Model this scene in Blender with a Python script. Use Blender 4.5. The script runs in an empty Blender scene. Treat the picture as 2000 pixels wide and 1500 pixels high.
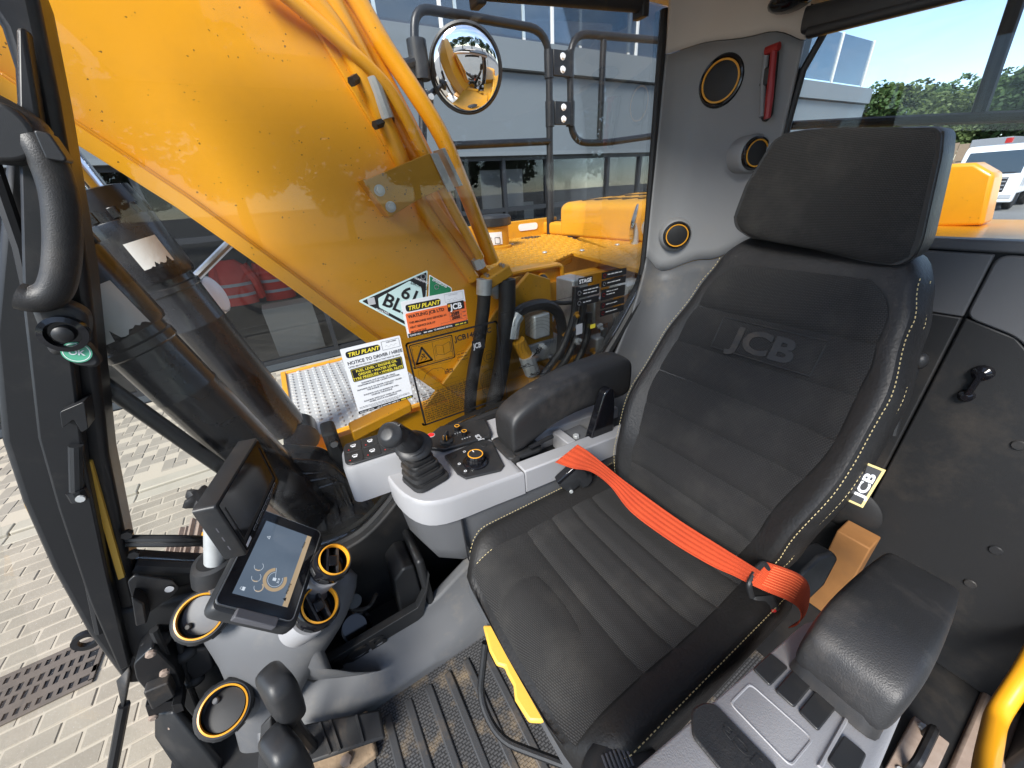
import bpy, bmesh, math, random
from mathutils import Vector, Matrix
random.seed(7)
V = Vector
R = math.radians
S = bpy.context.scene
COL = S.collection

# ------------------------------------------------------------------ camera, sky, sun, exposure
# world axes: X towards the rear of the machine, Y towards the operator's right, Z up; z = 0 is the cab floor
EYE = V((0.0, 0.0, 1.30))
PITCH, ROLL, YAW, FPX = R(27.5), R(4.2), R(29.7), 722.0
_head = V((math.sin(YAW), math.cos(YAW), 0)); _right = V((math.cos(YAW), -math.sin(YAW), 0)); _up = V((0, 0, 1))
_fw = _head*math.cos(PITCH) - _up*math.sin(PITCH)
_u = _head*math.sin(PITCH) + _up*math.cos(PITCH)
CR = _right*math.cos(ROLL) - _u*math.sin(ROLL)
CU = _u*math.cos(ROLL) + _right*math.sin(ROLL)
cam_data = bpy.data.cameras.new('camera')
cam = bpy.data.objects.new('camera', cam_data); COL.objects.link(cam)
M = Matrix((CR, CU, -_fw)).transposed().to_4x4(); M.translation = EYE
cam.matrix_world = M
cam_data.sensor_fit = 'HORIZONTAL'; cam_data.sensor_width = 36.0
cam_data.lens = FPX/2000.0*36.0
cam_data.clip_start = 0.02; cam_data.clip_end = 2000
S.camera = cam

SUN_EL, SUN_AZ = R(42), R(238)          # azimuth measured from +Y towards +X
world = bpy.data.worlds.new('World'); S.world = world; world.use_nodes = True
wn = world.node_tree.nodes; wl = world.node_tree.links
wn.clear()
w_out = wn.new('ShaderNodeOutputWorld'); w_bg = wn.new('ShaderNodeBackground')
sky = wn.new('ShaderNodeTexSky'); sky.sky_type = 'NISHITA'; sky.sun_disc = False
sky.sun_elevation = SUN_EL; sky.sun_rotation = SUN_AZ
sky.air_density = 0.8; sky.dust_density = 0.05; sky.ozone_density = 2.6
w_tc = wn.new('ShaderNodeTexCoord'); w_map = wn.new('ShaderNodeMapping'); w_map.inputs['Scale'].default_value = (1.3, 1.3, 5.0)
w_map.inputs['Rotation'].default_value = (0.22, 0.12, 0.4)
w_noise = wn.new('ShaderNodeTexNoise'); w_noise.inputs['Scale'].default_value = 1.7; w_noise.inputs['Detail'].default_value = 7; w_noise.inputs['Roughness'].default_value = .58
w_noise.inputs['Distortion'].default_value = .5
w_ramp = wn.new('ShaderNodeValToRGB'); w_ramp.color_ramp.elements[0].position = .36; w_ramp.color_ramp.elements[1].position = .66
w_mix = wn.new('ShaderNodeMix'); w_mix.data_type = 'RGBA'
w_mul = wn.new('ShaderNodeMath'); w_mul.operation = 'MULTIPLY'; w_mul.inputs[1].default_value = .5
wl.new(w_tc.outputs['Generated'], w_map.inputs['Vector']); wl.new(w_map.outputs['Vector'], w_noise.inputs['Vector'])
wl.new(w_noise.outputs['Fac'], w_ramp.inputs['Fac']); wl.new(w_ramp.outputs['Color'], w_mul.inputs[0])
wl.new(w_mul.outputs[0], w_mix.inputs['Factor']); wl.new(sky.outputs['Color'], w_mix.inputs['A'])
w_mix.inputs['B'].default_value = (4.6, 4.75, 5.0, 1)
wl.new(w_mix.outputs['Result'], w_bg.inputs['Color']); w_bg.inputs['Strength'].default_value = 0.10
wl.new(w_bg.outputs['Background'], w_out.inputs['Surface'])

sun_data = bpy.data.lights.new('sun', 'SUN'); sun_data.energy = 2.5; sun_data.angle = R(22); sun_data.color = (1.0, .96, .9)
sun = bpy.data.objects.new('sun', sun_data); COL.objects.link(sun)
_sd = V((math.sin(SUN_AZ)*math.cos(SUN_EL), math.cos(SUN_AZ)*math.cos(SUN_EL), math.sin(SUN_EL)))
sun.rotation_euler = _sd.to_track_quat('Z', 'Y').to_euler()
sun.location = (0, 0, 30)

vs = S.view_settings
vs.view_transform = 'Standard'; vs.look = 'None'; vs.exposure = 1.55; vs.gamma = 1.0; vs.use_curve_mapping = False
S.render.engine = 'CYCLES'
S.cycles.use_denoising = True
try: S.cycles.denoiser = 'OPENIMAGEDENOISE'
except Exception: pass
S.cycles.max_bounces = 10; S.cycles.diffuse_bounces = 5; S.cycles.glossy_bounces = 4
S.cycles.transparent_max_bounces = 16; S.cycles.transmission_bounces = 6
S.cycles.sample_clamp_indirect = 6.0; S.cycles.caustics_reflective = False; S.cycles.caustics_refractive = False
S.cycles.blur_glossy = 0.6

def on(x, y, axis, val):
    """Point of the plane (axis = val) that lies on the sight line through photograph pixel x, y: used to survey real planes."""
    d = CR*((x-1000)/FPX) - CU*((y-750)/FPX) + _fw
    i = 'xyz'.index(axis)
    s = (val-EYE[i])/d[i]
    return EYE + d*s

# ------------------------------------------------------------------ materials
MATS = {}
def newmat(name):
    m = bpy.data.materials.new(name); m.use_nodes = True
    nt = m.node_tree; b = nt.nodes['Principled BSDF']
    MATS[name] = m
    return m, nt, b
def lnk(nt, a, b): nt.links.new(a, b)
def node(nt, t, **k):
    n = nt.nodes.new(t)
    for kk, v in k.items():
        if hasattr(n, kk) and not kk[0].isupper(): setattr(n, kk, v)
        else: n.inputs[kk.replace('_', ' ')].default_value = v
    return n
def mat(name, col, rough=.5, metal=0.0, bump=0.0, bscale=300.0, var=0.0, vscale=6.0, spec=.5, dirt=None, dscale=9.0, damt=.5, specks=None, coat=0.0, rvar=0.0, rnd=0.0, sheen=0.0, worldpos=False, wrinkle=0.0):
    m, nt, b = newmat(name)
    b.inputs['Base Color'].default_value = (*col, 1); b.inputs['Roughness'].default_value = rough
    b.inputs['Metallic'].default_value = metal; b.inputs['Specular IOR Level'].default_value = spec
    if coat: b.inputs['Coat Weight'].default_value = coat; b.inputs['Coat Roughness'].default_value = .08
    if sheen: b.inputs['Sheen Weight'].default_value = sheen
    tc = nt.nodes.new('ShaderNodeTexCoord')
    if worldpos:
        geo_ = nt.nodes.new('ShaderNodeNewGeometry')
        class _T: outputs = {'Object': geo_.outputs['Position']}
        tc = _T
    last = None
    def mix(fac, colB, A):
        mx = nt.nodes.new('ShaderNodeMix'); mx.data_type = 'RGBA'
        lnk(nt, fac, mx.inputs['Factor'])
        if A is None: mx.inputs['A'].default_value = (*col, 1)
        else: lnk(nt, A, mx.inputs['A'])
        mx.inputs['B'].default_value = (*colB, 1)
        return mx.outputs['Result']
    if var:
        n = node(nt, 'ShaderNodeTexNoise', Scale=vscale, Detail=5.0, Roughness=.6); lnk(nt, tc.outputs['Object'], n.inputs['Vector'])
        r = nt.nodes.new('ShaderNodeMapRange'); r.inputs[1].default_value = .3; r.inputs[2].default_value = .7
        r.inputs[3].default_value = 0; r.inputs[4].default_value = var; lnk(nt, n.outputs['Fac'], r.inputs[0])
        last = mix(r.outputs[0], tuple(c*.45 for c in col), last)
    if rnd:
        oi = nt.nodes.new('ShaderNodeObjectInfo'); mm = node(nt, 'ShaderNodeMath', operation='MULTIPLY'); mm.inputs[1].default_value = rnd
        lnk(nt, oi.outputs['Random'], mm.inputs[0]); last = mix(mm.outputs[0], tuple(c*.5 for c in col), last)
    if dirt:
        n = node(nt, 'ShaderNodeTexNoise', Scale=dscale, Detail=8.0, Roughness=.7); lnk(nt, tc.outputs['Object'], n.inputs['Vector'])
        r = nt.nodes.new('ShaderNodeMapRange'); r.inputs[1].default_value = .52; r.inputs[2].default_value = .75
        r.inputs[3].default_value = 0; r.inputs[4].default_value = damt; lnk(nt, n.outputs['Fac'], r.inputs[0])
        last = mix(r.outputs[0], dirt, last)
    if specks:
        sc, thr, cc = specks
        n = node(nt, 'ShaderNodeTexVoronoi', Scale=sc); n.inputs['Randomness'].default_value = 1
        wp_ = node(nt, 'ShaderNodeTexNoise', Scale=sc*1.3, Detail=2.0); lnk(nt, tc.outputs['Object'], wp_.inputs['Vector'])
        vm_ = nt.nodes.new('ShaderNodeVectorMath'); vm_.operation = 'MULTIPLY_ADD'; vm_.inputs[1].default_value = (.7/sc,)*3; lnk(nt, wp_.outputs['Color'], vm_.inputs[0]); lnk(nt, tc.outputs['Object'], vm_.inputs[2]); lnk(nt, vm_.outputs[0], n.inputs['Vector'])
        n2 = node(nt, 'ShaderNodeTexNoise', Scale=sc*.35, Detail=2.0); lnk(nt, tc.outputs['Object'], n2.inputs['Vector'])
        r2 = nt.nodes.new('ShaderNodeMapRange'); r2.inputs[1].default_value = .45; r2.inputs[2].default_value = .7; r2.inputs[3].default_value = 0; r2.inputs[4].default_value = thr*1.4
        lnk(nt, n2.outputs['Fac'], r2.inputs[0])
        lt = node(nt, 'ShaderNodeMath', operation='LESS_THAN'); lnk(nt, n.outputs['Distance'], lt.inputs[0]); lnk(nt, r2.outputs[0], lt.inputs[1])
        m8 = node(nt, 'ShaderNodeMath', operation='MULTIPLY'); m8.inputs[1].default_value = .8; lnk(nt, lt.outputs[0], m8.inputs[0])
        last = mix(m8.outputs[0], cc, last)
    if last is not None: lnk(nt, last, b.inputs['Base Color'])
    if rvar:
        n = node(nt, 'ShaderNodeTexNoise', Scale=vscale*1.7, Detail=4.0); lnk(nt, tc.outputs['Object'], n.inputs['Vector'])
        r = nt.nodes.new('ShaderNodeMapRange'); r.inputs[3].default_value = max(.02, rough-rvar); r.inputs[4].default_value = min(1, rough+rvar)
        lnk(nt, n.outputs['Fac'], r.inputs[0]); lnk(nt, r.outputs[0], b.inputs['Roughness'])
    if bump:
        n = node(nt, 'ShaderNodeTexNoise', Scale=bscale, Detail=3.0); lnk(nt, tc.outputs['Object'], n.inputs['Vector'])
        bp = node(nt, 'ShaderNodeBump', Strength=bump, Distance=.002); lnk(nt, n.outputs['Fac'], bp.inputs['Height']); lnk(nt, bp.outputs['Normal'], b.inputs['Normal'])
        if wrinkle:
            n3 = node(nt, 'ShaderNodeTexNoise', Scale=13.0, Detail=3.0, Distortion=1.8); lnk(nt, tc.outputs['Object'], n3.inputs['Vector'])
            s3 = node(nt, 'ShaderNodeMath', operation='SUBTRACT'); s3.inputs[1].default_value = .5; lnk(nt, n3.outputs['Fac'], s3.inputs[0])
            a3 = node(nt, 'ShaderNodeMath', operation='ABSOLUTE'); lnk(nt, s3.outputs[0], a3.inputs[0])
            m3 = node(nt, 'ShaderNodeMath', operation='MINIMUM'); m3.inputs[1].default_value = .04; lnk(nt, a3.outputs[0], m3.inputs[0])
            b3 = node(nt, 'ShaderNodeBump', Strength=wrinkle, Distance=.03); lnk(nt, m3.outputs[0], b3.inputs['Height']); lnk(nt, b3.outputs['Normal'], bp.inputs['Normal'])
    return m
def glassmat(name, tint, refl=1.0, rough=0.0, ior=1.5, dust=0.0):
    m = bpy.data.materials.new(name); m.use_nodes = True; nt = m.node_tree; nt.nodes.clear(); MATS[name] = m
    out = nt.nodes.new('ShaderNodeOutputMaterial'); tr = nt.nodes.new('ShaderNodeBsdfTransparent'); gl = nt.nodes.new('ShaderNodeBsdfGlossy')
    tr.inputs['Color'].default_value = (*tint, 1); gl.inputs['Roughness'].default_value = rough
    fr = nt.nodes.new('ShaderNodeFresnel'); fr.inputs['IOR'].default_value = ior
    mu = node(nt, 'ShaderNodeMath', operation='MULTIPLY'); mu.inputs[1].default_value = refl; mu.use_clamp = True
    lnk(nt, fr.outputs[0], mu.inputs[0]); mx = nt.nodes.new('ShaderNodeMixShader')
    lnk(nt, mu.outputs[0], mx.inputs[0]); lnk(nt, tr.outputs[0], mx.inputs[1]); lnk(nt, gl.outputs[0], mx.inputs[2])
    last = mx
    if dust:
        df = nt.nodes.new('ShaderNodeBsdfDiffuse'); df.inputs['Color'].default_value = (.6, .58, .55, 1)
        tc = nt.nodes.new('ShaderNodeTexCoord'); n = node(nt, 'ShaderNodeTexNoise', Scale=3.0, Detail=6.0); lnk(nt, tc.outputs['Object'], n.inputs['Vector'])
        r = nt.nodes.new('ShaderNodeMapRange'); r.inputs[1].default_value = .45; r.inputs[2].default_value = .8; r.inputs[3].default_value = dust*.25; r.inputs[4].default_value = dust
        lnk(nt, n.outputs['Fac'], r.inputs[0]); mx2 = nt.nodes.new('ShaderNodeMixShader'); lnk(nt, r.outputs[0], mx2.inputs[0])
        lnk(nt, mx.outputs[0], mx2.inputs[1]); lnk(nt, df.outputs[0], mx2.inputs[2]); last = mx2
    lnk(nt, last.outputs[0], out.inputs['Surface'])
    return m

YEL = (.90, .405, .016)
mat('yellow_paint', YEL, .32, var=.12, vscale=2.5, specks=(80, .13, (.07, .04, .015)), dirt=(.45, .22, .03), damt=.22, dscale=4, coat=.3, rvar=.1)
mat('yellow_dusty', (.66, .31, .016), .5, var=.15, vscale=6, specks=(90, .17, (.10, .06, .02)), dirt=(.35, .2, .06), damt=.5, dscale=7)
mat('yellow_plastic', (.78, .46, .07), .45, bump=.1, dirt=(.4, .25, .08), damt=.3)
mat('amber_ring', (.85, .38, .03), .35)
mat('grey_trim', (.29, .292, .298), .52, bump=.16, bscale=900, var=.10, vscale=5, dirt=(.38, .34, .28), damt=.14, dscale=6)
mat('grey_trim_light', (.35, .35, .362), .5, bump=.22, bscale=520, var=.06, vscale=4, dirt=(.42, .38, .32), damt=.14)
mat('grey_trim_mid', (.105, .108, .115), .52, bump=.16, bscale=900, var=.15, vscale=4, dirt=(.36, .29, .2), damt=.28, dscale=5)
mat('grey_trim_dimmed', (.115, .118, .125), .5, bump=.16, bscale=900, var=.12, vscale=4, dirt=(.36, .31, .24), damt=.22, dscale=5)  # pillar trim grey, darkened in colour to offset the sun on the dash column
mat('headliner', (.74, .67, .59), .85, bump=.2, bscale=500, var=.08)
mat('black_plastic', (.022, .023, .025), .42, bump=.12, bscale=800, var=.2, rvar=.08, dirt=(.12, .1, .08), damt=.25)
mat('blade_grey', (.05, .05, .052), .3)
mat('black_gloss', (.008, .008, .010), .12, rvar=.05)
mat('dark_panel', (.014, .0144, .0155), .58, bump=.15, bscale=700, var=.2, dirt=(.10, .08, .06), damt=.3, dscale=5)
mat('armrest_rubber', (.024, .024, .025), .46, bump=.28, bscale=520, var=.2, vscale=9, rvar=.1, dirt=(.13, .115, .10), damt=.5, dscale=5)
mat('black_rubber', (.018, .018, .019), .6, bump=.15, bscale=500, dirt=(.14, .1, .065), damt=.45, dscale=8)
mat('seal_rubber', (.012, .012, .013), .55)
mat('frame_black', (.011, .0115, .013), .40, var=.2, rvar=.1, bump=.05, bscale=200, dirt=(.09, .08, .07), damt=.25)
mat('cylinder_black', (.014, .014, .017), .27, rvar=.09, vscale=5, dirt=(.10, .08, .06), damt=.3, dscale=6, coat=.2)
mat('leather', (.016, .0152, .0148), .47, spec=.38, wrinkle=.13, bump=.4, bscale=170, rvar=.07, vscale=9, dirt=(.06, .055, .05), damt=.2)
mat('mat_rubber', (.050, .052, .056), .6, bump=.2, bscale=300, dirt=(.30, .21, .12), damt=.55, dscale=5, var=.2)
mat('mat_rib', (.046, .047, .05), .5, bump=.15, bscale=300, dirt=(.32, .22, .12), damt=.35, dscale=9)
mat('cardboard', (.30, .135, .04), .8, var=.4, vscale=14, dirt=(.2, .1, .04), damt=.5)
mat('mud', (.34, .24, .15), .9, bump=.8, bscale=120, var=.4, vscale=30)
mat('belt_orange', (.80, .080, .022), .7, bump=.25, bscale=500, var=.1, vscale=12)
mat('belt_stitch', (.86, .19, .07), .7)
mat('stitch_cream', (.62, .50, .25), .7)
mat('red_plastic', (.36, .018, .016), .4)
mat('red_cloth', (.75, .06, .04), .85, var=.3)
mat('steel', (.52, .53, .54), .3, metal=1.0, rvar=.15, dirt=(.2, .17, .13), damt=.4, dscale=12)
mat('zinc', (.60, .62, .62), .38, metal=.35, var=.25, vscale=25, dirt=(.25, .27, .26), damt=.5, dscale=16)
mat('chrome', (.8, .8, .82), .08, metal=1.0)
mat('mirror_silver', (.93, .94, .95), .01, metal=1.0)
mat('tread_steel', (.56, .56, .55), .5, metal=.2, bump=.2, bscale=120, var=.2, vscale=9)
mat('hose', (.020, .020, .022), .5, bump=.2, bscale=350, dirt=(.12, .10, .08), damt=.35)
mat('rust_steel', (.32, .24, .19), .8, worldpos=True, bump=.5, bscale=60, var=.4, vscale=7, dirt=(.38, .32, .27), damt=.7)
mat('paver', (.38, .335, .265), .85, worldpos=True, bump=.6, bscale=70, var=.45, vscale=2.2, rnd=.38, specks=(300, .22, (.62, .6, .57)), dirt=(.30, .27, .22), damt=.4, dscale=2)
mat('paver_far', (.34, .305, .25), .85, worldpos=True, bump=.4, bscale=60, var=.35, vscale=3, rnd=.28)
mat('paver_joint', (.44, .39, .31), .95, bump=.3, bscale=80)
mat('kerb_stone', (.42, .385, .31), .85, bump=.3, bscale=90, var=.2, vscale=4, rnd=.15)
mat('asphalt', (.21, .208, .20), .9, bump=.4, bscale=40, var=.25, vscale=.5)
mat('iron_grate', (.15, .125, .105), .75, bump=.4, bscale=150, var=.4, vscale=9, metal=.2)
mat('cladding', (.16, .185, .20), .45, var=.06, vscale=.6, rvar=.06)
mat('fascia_grey', (.18, .205, .22), .45, var=.06, vscale=.6)
mat('fascia_dark', (.05, .06, .07), .6)
mat('mullion_dark', (.02, .022, .026), .4)
mat('white_post', (.78, .78, .76), .4)
mat('room_dark', (.045, .042, .040), .8, var=.3, vscale=1)
mat('room_floor', (.22, .20, .18), .5, var=.2, vscale=1)
mat('room_card', (.42, .40, .37), .8)
mat('bark', (.09, .065, .045), .9, bump=.6, bscale=30)
mat('leaf_a', (.060, .110, .030), .6, rnd=.4, spec=.3)
mat('leaf_b', (.085, .120, .035), .6, rnd=.4, spec=.3)
mat('leaf_c', (.045, .085, .028), .6, rnd=.4, spec=.3)
mat('truck_white', (.82, .83, .84), .3, coat=.4)
mat('truck_grey', (.25, .26, .28), .5)
mat('truck_dark', (.03, .03, .034), .45)
mat('tyre', (.02, .02, .021), .8)
mat('shed_roof', (.55, .53, .42), .7)
mat('shed_wall', (.45, .44, .40), .8)
mat('timber', (.30, .22, .15), .85, var=.4)
mat('paper_white', (.82, .83, .85), .55)
mat('paper_orange', (.86, .17, .045), .55)
mat('ink_black', (.012, .012, .014), .5)
mat('ink_soft', (.08, .08, .09), .55)
mat('ink_yellow', (.85, .70, .06), .5)
mat('ink_white', (.85, .86, .88), .5)
mat('ink_grey', (.45, .46, .48), .5)
mat('ink_red', (.75, .03, .03), .4)
mat('sticker_mint', (.56, .74, .72), .45)
mat('sticker_green', (.02, .20, .085), .4)
mat('ok_green', (.10, .42, .27), .4)
mat('peel_white', (.72, .72, .70), .7, bump=.3, bscale=80)
mat('label_cream', (.70, .55, .22), .6)
mat('aluminium', (.58, .6, .6), .35, metal=.8, var=.1)
mat('fuel_tank_grime', (.30, .22, .13), .85, var=.5, vscale=20)
glassmat('cab_glass', (.98, .99, .985), .42, dust=.003)
glassmat('rear_glass', (.90, .93, .94), .5, dust=.012)
glassmat('shop_glass', (.86, .88, .89), .8)
glassmat('balustrade_glass', (.86, .92, .94), .9)
glassmat('upper_glass', (.28, .33, .38), 4.5)
glassmat('truck_glass', (.25, .30, .33), 2.5)

def screenmat(name, col_a, col_b, strength):
    m, nt, b = newmat(name)
    b.inputs['Base Color'].default_value = (.01, .01, .012, 1); b.inputs['Roughness'].default_value = .08
    tc = nt.nodes.new('ShaderNodeTexCoord'); n = node(nt, 'ShaderNodeTexNoise', Scale=7.0, Detail=2.0); lnk(nt, tc.outputs['Object'], n.inputs['Vector'])
    mx = nt.nodes.new('ShaderNodeMix'); mx.data_type = 'RGBA'; lnk(nt, n.outputs['Fac'], mx.inputs['Factor'])
    mx.inputs['A'].default_value = (*col_a, 1); mx.inputs['B'].default_value = (*col_b, 1)
    lnk(nt, mx.outputs['Result'], b.inputs['Emission Color']); b.inputs['Emission Strength'].default_value = strength
    return m
screenmat('screen_blue', (.08, .115, .17), (.19, .25, .33), .28)
screenmat('screen_icon', (.55, .62, .70), (.55, .62, .70), .4)
screenmat('screen_tan', (.36, .27, .17), (.36, .27, .17), .42)
screenmat('screen_navy', (.02, .03, .06), (.03, .04, .07), .6)

def fabricmat(name, col, sc, rot, dirtc=(.08, .074, .064), damt=.32, bs=.8):
    m, nt, b = newmat(name); b.inputs['Roughness'].default_value = .85; b.inputs['Specular IOR Level'].default_value = .3; b.inputs['Sheen Weight'].default_value = .03
    uv = nt.nodes.new('ShaderNodeUVMap'); mp = nt.nodes.new('ShaderNodeMapping'); mp.inputs['Rotation'].default_value = (0, 0, rot); mp.inputs['Scale'].default_value = (sc, sc, sc)
    lnk(nt, uv.outputs['UV'], mp.inputs['Vector'])
    br = nt.nodes.new('ShaderNodeTexBrick'); lnk(nt, mp.outputs['Vector'], br.inputs['Vector'])
    br.inputs['Color1'].default_value = (1, 1, 1, 1); br.inputs['Color2'].default_value = (.8, .8, .8, 1); br.inputs['Mortar'].default_value = (0, 0, 0, 1)
    br.inputs['Scale'].default_value = 1; br.inputs['Mortar Size'].default_value = .16; br.inputs['Mortar Smooth'].default_value = .6
    br.inputs['Brick Width'].default_value = 1.0; br.inputs['Row Height'].default_value = .55
    tc = nt.nodes.new('ShaderNodeTexCoord'); n = node(nt, 'ShaderNodeTexNoise', Scale=9.0, Detail=6.0, Roughness=.65); lnk(nt, tc.outputs['Object'], n.inputs['Vector'])
    r = nt.nodes.new('ShaderNodeMapRange'); r.inputs[1].default_value = .50; r.inputs[2].default_value = .78; r.inputs[3].default_value = 0; r.inputs[4].default_value = damt
    lnk(nt, n.outputs['Fac'], r.inputs[0])
    c1 = nt.nodes.new('ShaderNodeMix'); c1.data_type = 'RGBA'; lnk(nt, br.outputs['Color'], c1.inputs['Factor'])
    c1.inputs['A'].default_value = (col[0]*.35, col[1]*.35, col[2]*.35, 1); c1.inputs['B'].default_value = (*col, 1)
    c2 = nt.nodes.new('ShaderNodeMix'); c2.data_type = 'RGBA'; lnk(nt, r.outputs[0], c2.inputs['Factor']); lnk(nt, c1.outputs['Result'], c2.inputs['A'])
    c2.inputs['B'].default_value = (*dirtc, 1)
    lnk(nt, c2.outputs['Result'], b.inputs['Base Color'])
    bp = node(nt, 'ShaderNodeBump', Strength=bs, Distance=.0015); lnk(nt, br.outputs['Color'], bp.inputs['Height']); lnk(nt, bp.outputs['Normal'], b.inputs['Normal'])
    return m
fabricmat('fabric', (.040, .0385, .038), 190, .25)
fabricmat('fabric_rib', (.027, .026, .0255), 200, 0)
fabricmat('mat_hex', (.085, .085, .088), 75, 0, (.34, .25, .15), .9)
fabricmat('belt_weave', (.92, .115, .035), 420, 0, (.35, .035, .015), .5, .5)

# ------------------------------------------------------------------ mesh building
def cr_path(pts, n=6, closed=False):
    """Catmull-Rom curve through the points."""
    P = [V(p) for p in pts]; out = []
    N = len(P)
    rng = range(N if closed else N-1)
    for i in rng:
        if closed: p0, p1, p2, p3 = P[(i-1) % N], P[i], P[(i+1) % N], P[(i+2) % N]
        else: p0 = P[max(i-1, 0)]; p1 = P[i]; p2 = P[i+1]; p3 = P[min(i+2, N-1)]
        for k in range(n):
            t = k/n
            out.append(.5*((2*p1)+(p2-p0)*t+(2*p0-5*p1+4*p2-p3)*t*t+(3*p1-p0-3*p2+p3)*t**3))
    if not closed: out.append(P[-1].copy())
    return out
def fillet(pts, r, n=4):
    """Polyline with its inner corners rounded off."""
    P = [V(p) for p in pts]; out = [P[0]]
    for i in range(1, len(P)-1):
        a, b, c = P[i-1], P[i], P[i+1]
        d = min(r, (a-b).length*.49, (c-b).length*.49)
        s = b+(a-b).normalized()*d; e = b+(c-b).normalized()*d
        for k in range(n+1):
            t = k/n; out.append(s*(1-t)**2+b*2*t*(1-t)+e*t*t)
    out.append(P[-1]); return out
def round_poly(pts, r, n=4):
    """Closed 2-D polygon with rounded corners; r one radius or a list."""
    P = [V((p[0], p[1])) for p in pts]; N = len(P); out = []
    for i in range(N):
        a, b, c = P[i-1], P[i], P[(i+1) % N]
        rr = r[i] if isinstance(r, (list, tuple)) else r
        d = min(rr, (a-b).length*.48, (c-b).length*.48)
        if d < 1e-6: out.append((b.x, b.y)); continue
        s = b+(a-b).normalized()*d; e = b+(c-b).normalized()*d
        for k in range(n+1):
            t = k/n; q = s*(1-t)**2+b*2*t*(1-t)+e*t*t; out.append((q.x, q.y))
    return out
def rrect(w, h, r, n=4):
    return round_poly([(-w/2, -h/2), (w/2, -h/2), (w/2, h/2), (-w/2, h/2)], r, n)
def circ(r, n=24, cx=0, cy=0, ry=None):
    return [(cx+r*math.cos(2*math.pi*k/n), cy+(ry or r)*math.sin(2*math.pi*k/n)) for k in range(n)]
class Fr:
    """A local frame: origin and three axes."""
    def __init__(s, o, x, y, z=None):
        s.o = V(o); s.x = V(x).normalized(); y = V(y); s.z = V(z).normalized() if z is not None else s.x.cross(y).normalized()
        s.y = s.z.cross(s.x).normalized()
    def __call__(s, a, b, c=0.0): return s.o+s.x*a+s.y*b+s.z*c
    def at(s, a, b, c=0.0): 
        f = Fr(s.o, s.x, s.y, s.z); f.o = s(a, b, c); return f
    def rot(s, ang, axis='z'):
        ax = getattr(s, axis); q = Matrix.Rotation(ang, 3, ax); f = Fr(s.o, q@s.x, q@s.y, q@s.z); return f
WORLD = Fr((0, 0, 0), (1, 0, 0), (0, 1, 0), (0, 0, 1))
FXZ = lambda y: Fr((0, y, 0), (1, 0, 0), (0, 0, 1))      # local x = X, local y = Z, local z = -Y (towards the door)
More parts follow.
